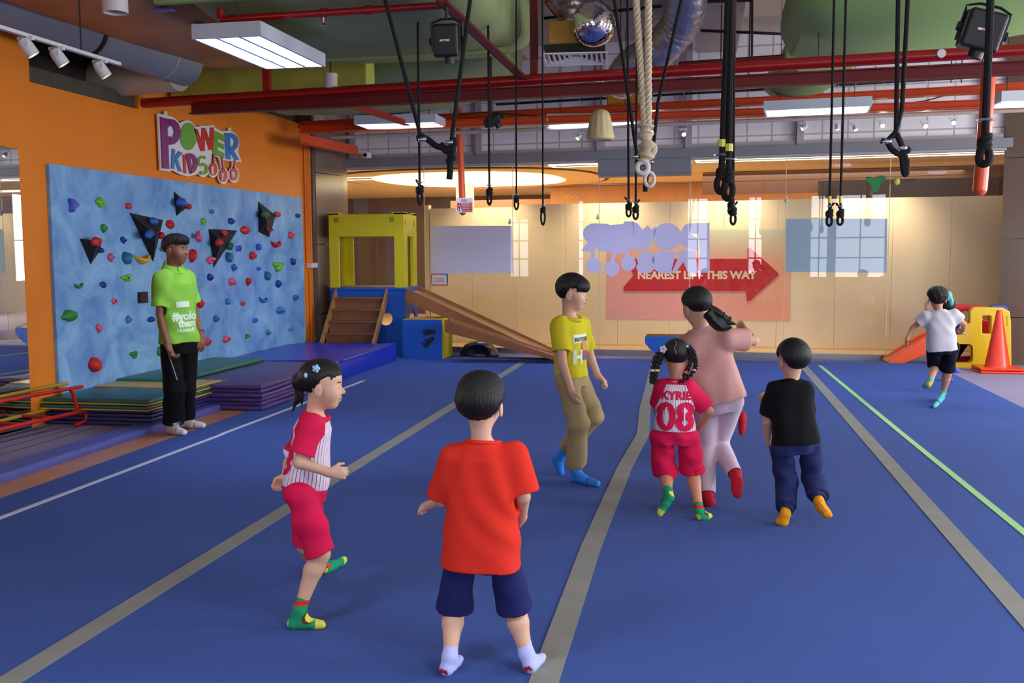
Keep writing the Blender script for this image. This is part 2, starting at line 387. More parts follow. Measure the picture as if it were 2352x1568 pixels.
mb = MB(); gbox(mb, -9, 2.2, 9, 9.2, 0, 3.05); gbox(mb, -9, -8.8, 0.25, 9, 0, 3.05); struct('wall_concourse_far', mb, mat('dark_shopfront', (0.36, 0.27, 0.22), 0.5, var=0.1))
mb = MB(); gbox(mb, 7.6, 11.5, 2.2, 2.3, 2.3, 2.75); struct('trim_10', mb, mat('escalator_side', (0.35, 0.27, 0.20), 0.3))
# oval cove light
def oval(mb, cu, cv, ru, rv, z0, z1, n=40):
    pts = [tuple(G(cu+ru*math.copysign(abs(math.cos(2*PI*k/n))**0.8, math.cos(2*PI*k/n)), cv+rv*math.copysign(abs(math.sin(2*PI*k/n))**0.8, math.sin(2*PI*k/n)), z0)) for k in range(n)]
    mb.prism(pts, (0, 0, z1-z0)); return mb
ol = empty('cove_light', tuple(G(2.35, 2.4, 3.0)), 'glowing oval cove light in the cream ceiling beyond the glass', 'ceiling light')
oval(MB(ol.location), 1.2, 3.2, 2.6, 2.5, 3.005, 3.018).build('rim', mat('dark_groove', (0.16, 0.12, 0.09), 0.6), ol)
oval(MB(ol.location), 1.2, 3.2, 2.52, 2.42, 2.998, 3.004).build('surround', M_mceil, ol)
oval(MB(ol.location), 1.15, 3.2, 1.8, 1.9, 2.985, 2.997).build('diffuser', emat('warm_diffuser', (1.0, 0.88, 0.62), 5.0), ol)
def slotlight(u0, u1, v0, v1, label):
    e = empty('slot_light', tuple(G((u0+u1)/2, (v0+v1)/2, 3.0)), label, 'slot light')
    mb = MB(e.location); t = 0.05
    gbox(mb, u0, u1, v0, v0+t, 2.99, 3.015); gbox(mb, u0, u1, v1-t, v1, 2.99, 3.015)
    gbox(mb, u0, u0+t, v0, v1, 2.99, 3.015); gbox(mb, u1-t, u1, v0, v1, 2.99, 3.015)
    mb.build('light_strip', emat('warm_strip', (1.0, 0.93, 0.78), 5.0), e)
    mb = MB(e.location); gbox(mb, u0+t, u1-t, v0+t, v1-t, 3.0, 3.016); mb.build('recess', mat('recess_dark', (0.10, 0.09, 0.07), 0.7), e)
slotlight(3.3, 4.9, 0.55, 0.95, 'short lit ceiling slot beyond the glass, beside the grey beam drop')
slotlight(5.68, 11.5, 0.42, 0.80, 'long lit ceiling slot beyond the glass on the right')
slotlight(-1.2, 0.7, 1.9, 2.5, 'short lit ceiling slot at the left end beyond the glass')
for u in (2.2, 4.2, 6.2, 8.4, 10.6): # downlights washing the hoarding
    l = bpy.data.lights.new('hoarding_washer', 'SPOT'); l.energy = 120; l.color = (1.0, 0.80, 0.52); l.spot_size = 1.9; l.spot_blend = 0.9; l.shadow_soft_size = 0.05
    o = bpy.data.objects.new('hoarding_washer', l); COL.objects.link(o); o.location = G(u, 0.5, 2.95); o.rotation_euler = (Vector(G(u, 1.5, 0.4))-o.location).to_track_quat('-Z', 'Y').to_euler()
area('concourse_light', tuple(G(5, 3.5, 2.95)), (10, 2.5), 260, (1.0, 0.84, 0.6), target=tuple(G(5, 3.5, 0)))
area('concourse_light', tuple(G(0, 6.5, 2.95)), (3, 3), 110, (1.0, 0.84, 0.65), target=tuple(G(0, 6.5, 0)))
# concourse column seen through the tower
c = G(0.62, 4.5, 0)
e = empty('concourse_column', tuple(c), 'round pale concourse column with a light ring, seen through the yellow tower', 'column')
MB(c).lathe(c, [(0.19, 0), (0.19, 3.0)]).build('shaft', mat('pale_shaft', (0.78, 0.70, 0.68), 0.4), e, smooth=True)
MB(c).lathe(c, [(0.2, 1.42), (0.2, 1.45)]).build('light_ring', emat('warm_strip', (1.0, 0.93, 0.78), 5.0), e)
mb = MB(tuple(G(1.05, 3.0, 0))); gbox(mb, -0.2, 2.15, 6.0, 6.3, 2.42, 2.75)
tag(mb.build('shop_canopy', mat('copper_band', (0.78, 0.55, 0.42), 0.35)), 'copper-coloured canopy band over the far shopfront behind the glass', 'canopy')

# ================================================================== CLIMBING WALL
def paint_mat():
    m = mat('blue_mottled', (0.36, 0.55, 0.80), 0.6); nt = m.node_tree; b = nt.nodes['Principled BSDF']
    tc = nt.nodes.new('ShaderNodeTexCoord'); n = nt.nodes.new('ShaderNodeTexNoise'); n.inputs['Scale'].default_value = 2.2; n.inputs['Detail'].default_value = 9; n.inputs['Roughness'].default_value = 0.65; n.inputs['Distortion'].default_value = 0.6
    r = nt.nodes.new('ShaderNodeValToRGB'); r.color_ramp.elements[0].position = 0.34; r.color_ramp.elements[1].position = 0.68
    r.color_ramp.elements[0].color = srgb((0.36, 0.55, 0.80)); r.color_ramp.elements[1].color = srgb((0.58, 0.78, 0.93))
    nt.links.new(tc.outputs['Object'], n.inputs['Vector']); nt.links.new(n.outputs['Fac'], r.inputs['Fac']); nt.links.new(r.outputs['Color'], b.inputs['Base Color'])
    bp = nt.nodes.new('ShaderNodeBump'); bp.inputs['Strength'].default_value = 0.35; bp.inputs['Distance'].default_value = 0.02
    n2 = nt.nodes.new('ShaderNodeTexNoise'); n2.inputs['Scale'].default_value = 22; nt.links.new(tc.outputs['Object'], n2.inputs['Vector']); nt.links.new(n2.outputs['Fac'], bp.inputs['Height']); nt.links.new(bp.outputs['Normal'], b.inputs['Normal'])
    return m
PX = -5.965
tag(MB((WX, 11.5, 0)).box((WX+0.002, 8.42, -0.05), (PX, 14.45, 2.43)).build('climbing_wall', paint_mat()), 'large mottled blue climbing panel fixed to the orange wall', 'climbing wall')
HC = {'red': (0.78, 0.10, 0.12), 'pink': (0.88, 0.36, 0.50), 'lime': (0.42, 0.75, 0.22), 'green': (0.20, 0.55, 0.22), 'blue': (0.18, 0.36, 0.72), 'navy': (0.14, 0.22, 0.58),
      'sky': (0.16, 0.50, 0.76), 'teal': (0.13, 0.44, 0.58), 'yellow': (0.92, 0.66, 0.12), 'violet': (0.33, 0.36, 0.76), 'aqua': (0.15, 0.55, 0.58), 'rose': (0.85, 0.22, 0.30), 'dkgreen': (0.10, 0.40, 0.24)}
def hp(cx, cy): return cx/2.936, 340+cy/2.936
def blob(p, w, h, d, seed, kind, M=None):
    """a moulded hold: p on the wall, w along the wall (Y), h up, d out (+X)"""
    bm = bmesh.new(); bmesh.ops.create_icosphere(bm, subdivisions=3, radius=1.0); rnd = random.Random(seed); ph = rnd.random()*9
    for v in bm.verts:
        c = v.co.copy(); n = noise.noise(c*1.3+Vector((ph, seed, 0)))
        s = 1+0.28*n
        if kind == 'ribbed': s *= 1-0.22*(0.5+0.5*math.cos(c.z*9+c.y*3))**2
        if kind == 'horned': s *= 1+0.3*math.sin(3*math.atan2(c.z, c.y)+ph)
        if kind == 'faceted': s = 1+0.35*noise.cell(c*1.1+Vector((ph, 0, seed)))-0.1
        q = c*s
        if kind == 'mushroom': q.y *= 1.0 if c.z > 0 else 0.62
        if kind == 'wedge': q.y *= 0.7+0.35*c.z
        x = max(q.x, -0.12)
        if kind == 'crescent': q.z = q.z*0.5-0.55+0.9*q.y*q.y
        if kind == 'crescent_side': q.y = q.y*0.5-0.5+0.95*q.z*q.z
        v.co = Vector((x*d, q.y*w/2, q.z*h/2))
    if kind == 'tube':
        bm.free(); mb = MB(); a = Vector((0, 0, 0)); ax = Vector((0.72, 0.45, -0.25)).normalized(); R = ax.to_track_quat('Z', 'Y').to_matrix(); r = h/2
        mb.lathe((0, 0, 0), [(r*1.05, -r*0.6), (r*1.02, r*0.6), (r*0.8, r*1.1), (r*0.62, r*1.15), (r*0.5, r*0.9), (r*0.45, r*0.3), (0.001, r*0.25)], 22, R)
        bm = mb.bm
    me = bpy.data.meshes.new('climbing_hold'); bmesh.ops.recalc_face_normals(bm, faces=bm.faces); bm.to_mesh(me); bm.free(); return me
SEEDN = [0]
def hold(cx, cy, pw, ph, col, kind, label, out=0.0):
    SEEDN[0] += 1
    x, y = hp(cx, cy); px = PX+out; p = onX(x, y, px); a = onX(x-pw/2.936/2, y, px); b = onX(x+pw/2.936/2, y, px); wy = abs(b[1]-a[1]); t = onX(x, y-ph/2.936/2, px); u = onX(x, y+ph/2.936/2, px); hh = abs(t[2]-u[2])
    d = min(max(0.35*min(wy, hh*1.4), 0.025), 0.11); wy = min(max(wy-0.55*d, hh*0.6), hh*2.3)
    me = blob(p, wy, hh, d*1.15, SEEDN[0], kind); o = link('climbing_hold', me, mat('hold_'+col, HC[col], 0.55, bump=0.1, bscale=90), None, True, loc=tuple(p))
    tag(o, label, 'climbing hold', 'moulded climbing holds on the blue wall')
    m2 = MB().lathe((d*1.0, 0, 0), [(0.012, -0.004), (0.012, 0.004)], 10, Matrix.Rotation(PI/2, 3, 'Y'))
    m2.build('bolt', mat('bolt_dark', (0.2, 0.2, 0.22), 0.4, metal=0.8), o)
    return o
HOLDS = [
 (480, 385, 65, 90, 'violet', 'horned', 'violet horned climbing hold at the top left of the blue wall'),
 (668, 370, 65, 70, 'lime', 'mushroom', 'lime mushroom-shaped climbing hold near the top left of the blue wall'),
 (860, 390, 48, 46, 'rose', 'blob', 'small pinkish red climbing hold just above the largest black wedge'),
 (1425, 428, 36, 34, 'aqua', 'ribbed', 'tiny aqua climbing hold right of the topmost black wedge'),
 (1365, 495, 40, 46, 'lime', 'wedge', 'small lime climbing hold above the head of the man'),
 (1555, 492, 48, 44, 'navy', 'blob', 'small round navy climbing hold above the long red hold'),
 (1140, 515, 54, 58, 'red', 'blob', 'round red climbing hold just right of the largest black wedge'),
 (692, 540, 55, 60, 'green', 'wedge', 'green climbing hold with a point, below the lime mushroom-shaped hold'),
 (830, 620, 44, 45, 'navy', 'faceted', 'small navy climbing hold left of the largest black wedge'),
 (740, 737, 48, 66, 'pink', 'crescent_side', 'pink ring-like climbing hold beside the large teal cup hold'),
 (846, 740, 88, 78, 'teal', 'tube', 'large teal cup-shaped climbing hold left of the yellow crescent'),
 (948, 735, 104, 92, 'yellow', 'crescent', 'yellow crescent climbing hold, the only yellow one'),
 (1330, 598, 46, 84, 'pink', 'crescent_side', 'pink curved climbing hold right of the head of the man'),
 (1300, 592, 30, 32, 'teal', 'blob', 'tiny teal climbing hold touching the pink curved one near the head of the man'),
 (1290, 725, 52, 92, 'red', 'blob', 'tall red climbing hold partly behind the face of the man'),
 (1412, 755, 66, 54, 'pink', 'faceted', 'knobbly pink climbing hold on the left edge of the downward black wedge'),
 (1535, 735, 60, 62, 'teal', 'tube', 'teal cup-shaped climbing hold on the right edge of the downward black wedge'),
 (1650, 555, 96, 56, 'red', 'blob', 'long red climbing hold touching the corner of the downward black wedge'),
 (1852, 640, 78, 62, 'red', 'crescent', 'wide red crescent climbing hold below the rightmost black wedge'),
 (2005, 455, 30, 32, 'navy', 'blob', 'small navy climbing hold nearest the top right corner of the blue wall'),
 (1958, 587, 38, 42, 'rose', 'horned', 'small pinkish red pronged climbing hold near the right edge'),
 (1607, 675, 44, 44, 'blue', 'faceted', 'blue climbing hold under the long red one'),
 (1737, 668, 32, 50, 'blue', 'blob', 'narrow blue climbing hold left of the wide red crescent'),
 (1697, 725, 44, 52, 'red', 'blob', 'egg-shaped red climbing hold right of the smaller teal cup hold'),
 (1970, 767, 36, 50, 'navy', 'wedge', 'pointed navy climbing hold right of the lime ribbed one'),
 (1867, 795, 60, 62, 'lime', 'horned', 'lime knobbly climbing hold on the right side of the wall'),
 (1573, 805, 38, 50, 'blue', 'ribbed', 'small ribbed blue climbing hold below the smaller teal cup hold'),
 (1743, 812, 36, 28, 'blue', 'blob', 'tiny blue climbing hold above the third teal cup hold'),
 (1795, 860, 58, 56, 'teal', 'tube', 'teal cup-shaped climbing hold on the right side, lowest of the three cups'),
 (1412, 870, 40, 48, 'navy', 'blob', 'oval navy climbing hold below the tip of the downward black wedge'),
 (1558, 900, 52, 56, 'pink', 'ribbed', 'ribbed pink climbing hold at the height of the shoulder of the man'),
 (1668, 900, 40, 54, 'red', 'wedge', 'small red pointed climbing hold right of the ribbed pink one'),
 (1873, 915, 40, 50, 'navy', 'blob', 'navy climbing hold below the lime knobbly one'),
 (846, 875, 62, 48, 'lime', 'horned', 'lime flat climbing hold below the large teal cup hold'),
 (523, 922, 64, 50, 'green', 'crescent', 'green curved climbing hold above the large green oval one'),
 (690, 920, 46, 44, 'navy', 'faceted', 'navy climbing hold left of the lime flat one'),
 (763, 1030, 52, 46, 'pink', 'faceted', 'pink climbing hold left of the small square block'),
 (467, 1128, 124, 76, 'green', 'blob', 'large green oval climbing hold at the lower left of the wall'),
 (860, 1157, 42, 60, 'sky', 'ribbed', 'sky blue ribbed climbing hold left of the waist of the man'),
 (1015, 1155, 54, 40, 'navy', 'blob', 'navy climbing hold touching the arm of the man in view'),
 (660, 1218, 50, 58, 'pink', 'wedge', 'pink climbing hold above the big round red one'),
 (897, 1390, 50, 46, 'green', 'horned', 'green knobbly climbing hold low beside the hand of the man'),
 (1073, 1368, 40, 62, 'green', 'blob', 'green climbing hold low down, half hidden behind the black trousers'),
 (633, 1460, 98, 98, 'red', 'blob', 'big round red climbing hold, lowest on the left'),
 (1345, 1047, 42, 62, 'red', 'blob', 'oval red climbing hold right of the lime polo shirt'),
 (1530, 1035, 44, 50, 'sky', 'wedge', 'sky blue pointed climbing hold below the ribbed pink one'),
 (1632, 1048, 28, 34, 'rose', 'blob', 'tiny pinkish climbing hold in the middle right of the wall'),
 (1770, 1018, 60, 54, 'sky', 'crescent', 'sky blue crescent climbing hold on the right side'),
 (1888, 1092, 66, 54, 'sky', 'blob', 'sky blue rounded climbing hold on the lower right side'),
 (1990, 1008, 38, 38, 'blue', 'faceted', 'small blue climbing hold near the right edge at mid height'),
 (1452, 1150, 38, 46, 'blue', 'blob', 'small blue climbing hold right of the watch hand of the man'),
 (1717, 1160, 34, 34, 'blue', 'blob', 'small blue climbing hold below the sky blue crescent'),
 (1520, 1287, 52, 54, 'pink', 'ribbed', 'ribbed pink climbing hold low on the wall, just above the blue crash mat'),
 (1665, 1268, 36, 28, 'green', 'horned', 'small green climbing hold just above the blue crash mat'),
 (1808, 1243, 32, 34, 'aqua', 'faceted', 'small aqua climbing hold low on the right, left of its twin'),
 (1957, 1223, 30, 32, 'aqua', 'faceted', 'small aqua climbing hold low at the far right'),
 (1397, 1305, 42, 50, 'rose', 'blob', 'pinkish climbing hold beside the far hand of the man'),
 (1088, 682, 34, 36, 'green', 'blob', 'small green climbing hold right of the tip of the largest black wedge'),
]
for h_ in HOLDS: hold(*h_)
# black wedges (volumes) with the holds bolted onto them
M_wedge = mat('black_wedge', (0.10, 0.095, 0.11), 0.8)
def wedge(pts, apex, depth, label):
    P = [onX(*hp(*p), PX) for p in pts]; A = onX(*hp(*apex), PX+depth); mb = MB(tuple(P[0])); n = len(P)
    vs = [mb.v(p) for p in P]; a = mb.v(A); mb.bm.faces.new(vs[::-1])
    for i in range(n): mb.bm.faces.new((vs[i], vs[(i+1) % n], a))
    return tag(mb.build('climbing_wedge', M_wedge), label, 'climbing volume', 'black angular volumes on the blue wall')
wedge([(1172, 290), (1280, 385), (1190, 458)], (1235, 378), 0.13, 'small black wedge volume, topmost on the blue wall')
wedge([(872, 435), (1100, 485), (1033, 770)], (1050, 590), 0.2, 'largest black wedge volume, left of the head of the man')
wedge([(535, 610), (680, 628), (680, 685), (610, 785)], (655, 650), 0.14, 'small black wedge volume at the far left with a red hold')
wedge([(1405, 545), (1600, 555), (1440, 810)], (1490, 625), 0.16, 'black wedge volume pointing down, right of the head of the man')
wedge([(1740, 358), (1860, 455), (1815, 603), (1742, 565)], (1800, 500), 0.14, 'four-sided black wedge volume at the upper right of the wall')
for h_ in ((1220, 365, 78, 58, 'blue', 'blob', 'blue hold bolted on the topmost small black wedge', 0.08), (1270, 395, 46, 40, 'red', 'wedge', 'red hold on the tip of the topmost small black wedge', 0.04),
           (1033, 495, 52, 54, 'blue', 'blob', 'upper blue hold on the largest black wedge', 0.09), (1005, 580, 60, 58, 'blue', 'blob', 'lower blue hold on the largest black wedge', 0.14), (1085, 590, 38, 50, 'red', 'blob', 'red hold on the right edge of the largest black wedge', 0.06),
           (645, 632, 70, 64, 'red', 'blob', 'red hold on the small black wedge at the far left', 0.1), (683, 690, 30, 36, 'navy', 'blob', 'navy hold tucked under the small black wedge at the far left', 0.02),
           (1505, 575, 56, 46, 'red', 'wedge', 'upper red hold on the downward-pointing black wedge', 0.1), (1475, 637, 54, 52, 'red', 'blob', 'lower round red hold on the downward-pointing black wedge', 0.12), (1545, 658, 38, 56, 'dkgreen', 'blob', 'dark green hold on the right edge of the downward-pointing black wedge', 0.04),
           (1785, 447, 50, 46, 'dkgreen', 'blob', 'dark green round hold on the four-sided black wedge', 0.1), (1815, 545, 56, 38, 'red', 'crescent', 'red hold on the lower part of the four-sided black wedge', 0.1), (1872, 447, 42, 36, 'rose', 'blob', 'pinkish red hold on the right corner of the four-sided black wedge', 0.02)):
    hold(*h_)
p = onX(*hp(953, 1007), PX)
tag(MB(tuple(p)).box((PX, p[1]-0.075, p[2]-0.06), (PX+0.04, p[1]+0.075, p[2]+0.06)).build('wall_block', mat('dark_brown_block', (0.16, 0.10, 0.10), 0.7), bevel=0.006), 'small dark square block on the blue wall left of the man', 'block')

# ------------------------------------------------------------------ POWER KIDS gym sign on the orange wall
SX = WX+0.03
def sp(cx, cy): return 330+cx/7.128, 220+cy/7.128     # crop pixel
def wallpoly(pts, x0, x1, name, m, parent, org):
    P = [onX(*sp(*p), x0) for p in pts]; P = [(x0, p[1], p[2]) for p in P]
    return MB(org).prism(P, (x1-x0, 0, 0)).build(name, m, parent)
def ring(cx, cy, rx, ry, n=24, a0=0, a1=360): return [(cx+rx*math.cos(math.radians(a0+(a1-a0)*k/(n if a1-a0 >= 360 else n-1))), cy+ry*math.sin(math.radians(a0+(a1-a0)*k/(n if a1-a0 >= 360 else n-1)))) for k in range(n)]
so = onX(*sp(800, 800), WX); sign = empty('wall_sign', (WX+0.02, so[1], so[2]), 'colourful cut-out gym name sign on a white board on the orange wall', 'sign')
W_ = mat('sign_white', (0.90, 0.88, 0.90), 0.35); sb = (SX, so[1], so[2])
outline = [(208, 295), (315, 312), (320, 255), (345, 245), (362, 262), (362, 322), (440, 345), (520, 395), (565, 455), (600, 425), (670, 402), (740, 415), (800, 470), (815, 505), (895, 505), (900, 490), (990, 490), (1025, 490), (1130, 480), (1140, 520), (1250, 580), (1370, 570), (1372, 530), (1392, 518), (1408, 535), (1408, 580), (1470, 610), (1525, 690), (1545, 790), (1530, 860), (1520, 915), (1585, 1085), (1480, 1080), (1280, 1055), (1150, 985), (1110, 1075), (1050, 1110), (1040, 1200), (1030, 1290), (980, 1330), (925, 1330), (870, 1275), (715, 1320), (605, 1300), (540, 1270), (490, 1240), (420, 1215), (415, 1240), (250, 1222)]
wallpoly(outline, SX, SX+0.02, 'board', W_, sign, sb)
def letter(polys, col, name, holes=()):
    mb = MB(sb)
    for i, pts in enumerate(polys):
        P = [onX(*sp(*p), SX+0.021) for p in pts]; mb.prism([(SX+0.021-0.0001*i, p[1], p[2]) for p in P], (0.014+0.0006*i, 0, 0))
    return mb.build(name, mat('sign_'+col, {'purple': (0.50, 0.15, 0.42), 'green': (0.42, 0.66, 0.20), 'red': (0.78, 0.20, 0.14), 'blue': (0.22, 0.48, 0.74)}[col], 0.3), sign)
def seg(p0, p1, w0, w1=None, vert=False):     # a stroke with a horizontal width
    w1 = w1 or w0; return [(p0[0]-w0/2, p0[1]), (p0[0]+w0/2, p0[1]), (p1[0]+w1/2, p1[1]), (p1[0]-w1/2, p1[1])]
def arcstroke(cx, cy, rx, ry, th, a0, a1, n=14):
    A = [math.radians(a0+(a1-a0)*k/(n-1)) for k in range(n)]
    return [[(cx+rx*math.cos(a), cy+ry*math.sin(a)), (cx+rx*math.cos(b), cy+ry*math.sin(b)), (cx+(rx-th)*math.cos(b), cy+(ry-th*1.15)*math.sin(b)), (cx+(rx-th)*math.cos(a), cy+(ry-th*1.15)*math.sin(a))] for a, b in zip(A, A[1:])]
letter([[(258, 340), (368, 375), (405, 1200), (295, 1185)], [(368, 375), (400, 380), (400, 515), (373, 510)], [(375, 655), (440, 672), (440, 800), (388, 795)]]+arcstroke(420, 590, 165, 212, 98, -95, 95), 'purple', 'letter')
letter([ring(720, 665, 132, 225)], 'green', 'letter')
letter([[(805, 535), (865, 540), (985, 900), (925, 905)], [(945, 525), (990, 530), (985, 905), (925, 905)], [(945, 525), (995, 530), (1120, 885), (1065, 890)], [(1080, 518), (1130, 520), (1120, 885), (1065, 890)]], 'red', 'letter')
letter([[(1135, 560), (1210, 600), (1190, 975), (1118, 935)], [(1190, 590), (1315, 655), (1305, 755), (1190, 690)], [(1190, 745), (1300, 800), (1300, 880), (1185, 820)], [(1185, 880), (1305, 940), (1300, 1022), (1180, 970)]], 'green', 'letter')
letter([[(1312, 608), (1400, 618), (1412, 1042), (1340, 1032)], [(1385, 870), (1450, 880), (1555, 1055), (1480, 1045)]]+arcstroke(1400, 760, 135, 150, 62, -95, 95), 'blue', 'letter')
letter([[(455, 865), (500, 880), (488, 1200), (442, 1190)], [(560, 905), (622, 935), (530, 1040), (478, 1030)], [(490, 1010), (535, 1010), (612, 1245), (560, 1235)]], 'blue', 'letter')
letter([[(632, 962), (668, 968), (685, 1272), (648, 1268)]], 'red', 'letter')
letter([[(675, 950), (735, 935), (790, 1265), (745, 1278)]]+arcstroke(745, 1105, 118, 165, 62, -95, 80), 'purple', 'letter')
letter(arcstroke(945, 1070, 78, 92, 34, 90, 320)+arcstroke(955, 1195, 78, 98, 34, -100, 140), 'green', 'letter')
for cx, cy, tx, ty, ch in ((1130, 1200, 1135, 960, 'g'), (1295, 1305, 1262, 1020, 'y'), (1470, 1285, 1482, 1070, 'm')):
    wallpoly(ring(cx-12, cy+5, 85, 135), SX, SX+0.02, 'bead_backing', W_, sign, sb)
    wallpoly([(tx-45, ty), (tx+8, ty), (cx+8, cy-100), (cx-45, cy-100)], SX, SX+0.02, 'bead_string', W_, sign, sb)
    letter([ring(cx, cy, 62, 105), [(tx-8, ty-20), (tx+8, ty-20), (cx+8, cy-95), (cx-8, cy-95)]], 'red', 'bead')
    me = text_mesh(ch, 0.13, 0.002, 0.004, align='CENTER'); q = onX(*sp(cx, cy+38), SX+0.04)
    place_mesh(me, (SX+0.038, q[1], q[2]), (0, 1, 0), (0, 0, 1)); 
    for v in me.vertices: v.co -= Vector(sb)
    link('letter', me, W_, sign)
for ch in sign.children: ch.location = Vector(sb)-sign.location
# conduits at the end of the orange wall
mb = MB((-5.97, 14.58, 0))
for k in range(4): mb.tube([(-5.975, 14.60+0.06*k, 1.45), (-5.975, 14.60+0.06*k, 3.5)], 0.014, 8)
mb.tube([(-5.975, 14.7, 0.0), (-5.975, 14.7, 1.3)], 0.012, 8)
tag(mb.build('conduit_bundle', M_orange, smooth=True), 'bundle of orange painted conduits down the end of the orange wall', 'conduit')
e = empty('socket_box', (-5.95, 14.5, 1.42), 'white switch box at the foot of the orange conduits', 'switch box')
MB((-5.95, 14.5, 1.42)).box((-5.995, 14.62, 1.36), (-5.90, 14.86, 1.44)).build('casing', M_white, e, bevel=0.01)
MB((-5.95, 14.5, 1.42)).box((-5.90, 14.72, 1.38), (-5.88, 14.80, 1.43)).build('switch', M_white, e, bevel=0.004)
# ================================================================== CEILING SERVICES
M_red = mat('red_pipe', (0.62, 0.07, 0.07), 0.3, spec=0.6)
M_dred = mat('dark_red_beam', (0.42, 0.05, 0.06), 0.5)
M_or2 = mat('orange_tray', (0.85, 0.30, 0.12), 0.45)
M_duct = mat('green_duct', (0.54, 0.60, 0.40), 0.6, var=0.06, vscale=2)
M_ductl = mat('green_duct_light', (0.57, 0.70, 0.42), 0.6)
M_gduct = mat('grey_duct', (0.50, 0.51, 0.54), 0.45)
M_cable = mat('black_cable', (0.05, 0.05, 0.055), 0.7)
M_rod = mat('dark_rod', (0.15, 0.13, 0.12), 0.6)
def A3(p): return tuple(float(x) for x in p)
def pipe(name, a, b, r, m, label, cat='pipe', seg=14, parent=None, group=None):
    a = Vector(A3(a)); b = Vector(A3(b)); o = MB((a+b)/2).tube([a, b], r, seg).build(name, m, smooth=True); return tag(o, label, cat, group)
# main sprinkler pipe with its hangers and the channel beam below it
PA = onX(330, 237, -5.99); PB = onz(2420, 111, PA[2])
mp = pipe('sprinkler_main', PA, PB, 0.052, M_red, 'long glossy red sprinkler main crossing the whole room')
def onpipe(t): return Vector(A3(PA))*(1-t)+Vector(A3(PB))*t
ba = onY(440, 251, PA[1]-0.12); bb = onY(2420, 152, PB[1]-0.12)
bd = Vector(A3(bb))-Vector(A3(ba)); bn = Vector((-bd.y, bd.x, 0)).normalized()
bo = Vector(A3(ba)); mb = MB(bo)
def channel(mb, a, b, hgt, wid, t=0.012):
    a = Vector(a); b = Vector(b); n = Vector((-(b-a).y, (b-a).x, 0)).normalized(); z = Vector((0, 0, 1))
    for (n0, n1, z0, z1) in ((-wid/2, wid/2, hgt/2-t, hgt/2), (-wid/2, wid/2, -hgt/2, -hgt/2+t), (-t/2, t/2, -hgt/2, hgt/2)):
        mb.hexa([p+n*i+z*j for j in (z0, z1) for p, i in ((a, n0), (b, n0), (b, n1), (a, n1))])
    return mb
channel(mb, ba, bb, 0.11, 0.10)
tag(mb.build('steel_channel', M_dred), 'dark red steel beam running directly under the sprinkler main', 'beam')
for px, i in ((613, 0), (1227, 1), (1680, 2)):
    p = onpipe((px-340)/(2420-340)); q = onY(px, 178, p.y); x = float(q[0])
    e = tag(MB((x, p.y, p.z)).box((x-0.035, p.y-0.035, p.z+0.04), (x+0.035, p.y+0.035, SLZ)).build('drop_post', M_red if i != 1 else M_dred),
            ('red square post rising from the sprinkler main at the left', 'dark red square post rising left of the ceiling diffuser', 'dark red post behind the bundle of black ropes')[i], 'post')
# sprinkler heads / ball valves on the main
for px, lab in ((766, 'white round cap on the red main below the white cylinder lamp'), (1507, 'white round cap on the red main right of the thick ropes'), (2161, 'white round cap on the red main near the right black floodlight')):
    p = onpipe((px-335)/(2420-335)); q = onY(px, 178, p.y-0.06); y = p.y-0.055; 
    yy = {766: 210, 1507: 166, 2161: 124}[px]; q = onY(px, yy, p.y-0.06)
    R = Matrix.Rotation(PI/2, 3, 'X'); tag(MB(A3(q)).lathe(A3(q), [(0.001, 0), (0.024, 0), (0.036, 0.01), (0.036, 0.03), (0.001, 0.03)], 18, R).build('pipe_cap', M_white, smooth=True), lab, 'pipe cap')
# small upper pipe
a = onz(507, 45, 3.42); b = onY(1020, 12, float(a[1]))
pp = MB(A3(a)); pp.tube([A3(a), A3(b)], 0.028, 12); pp.tube([A3(a), (a[0], a[1], a[2]+0.1)], 0.03, 12)
for t in (0.05, 0.46, 0.66): 
    c = Vector(A3(a)).lerp(Vector(A3(b)), t); pp.tube([c, c+Vector((0.05, 0, 0))], 0.036, 12)
tag(pp.build('sprinkler_branch', M_red, smooth=True), 'red branch pipe with flaked paint above the nearest bright light fitting', 'pipe')
c = Vector(A3(a)).lerp(Vector(A3(b)), 0.47); tag(MB(c).tube([c-Vector((0, 0, 0.02)), c-Vector((0, 0, 0.07))], [0.012, 0.008], 8).lathe(c-Vector((0, 0, 0.09)), [(0.003, 0.02), (0.02, 0.0), (0.001, -0.002)], 10).build('fire_sprinkler', M_chrome), 'sprinkler head under the flaked red branch pipe', 'sprinkler')
# diagonal braces
def brace(a, b, w, m, label):
    a = Vector(A3(a)); b = Vector(A3(b)); d = (b-a).normalized(); n = d.cross(Vector((0, 0, 1))).normalized(); u = n.cross(d)
    mb = MB(a); mb.hexa([p+n*i+u*j for j in (-w*0.6, -w*0.45) for p, i in ((a, -w/2), (b, -w/2), (b, w/2), (a, w/2))])
    mb.hexa([p+n*i+u*j for j in (-w*0.6, w*0.5) for p, i in ((a, -w/2), (b, -w/2), (b, -w/2+0.012), (a, -w/2+0.012))])
    return tag(mb.build('brace', m), label, 'steel brace')
pr = onpipe(0.42)
brace(onY(1015, -10, pr.y-2.6), onY(1212, 180, pr.y+0.05), 0.085, M_dred, 'slanting dark red brace behind the hanging black floodlight')
brace(onz(790, 232, 3.25), onz(935, 281, 3.25), 0.07, M_red, 'slanting red brace left of the taped ropes, above the far light fitting')
brace(onz(1260, -5, 4.2), onz(1285, 30, 4.2), 0.08, M_dred, 'short dark red brace piece left of the mirror ball')
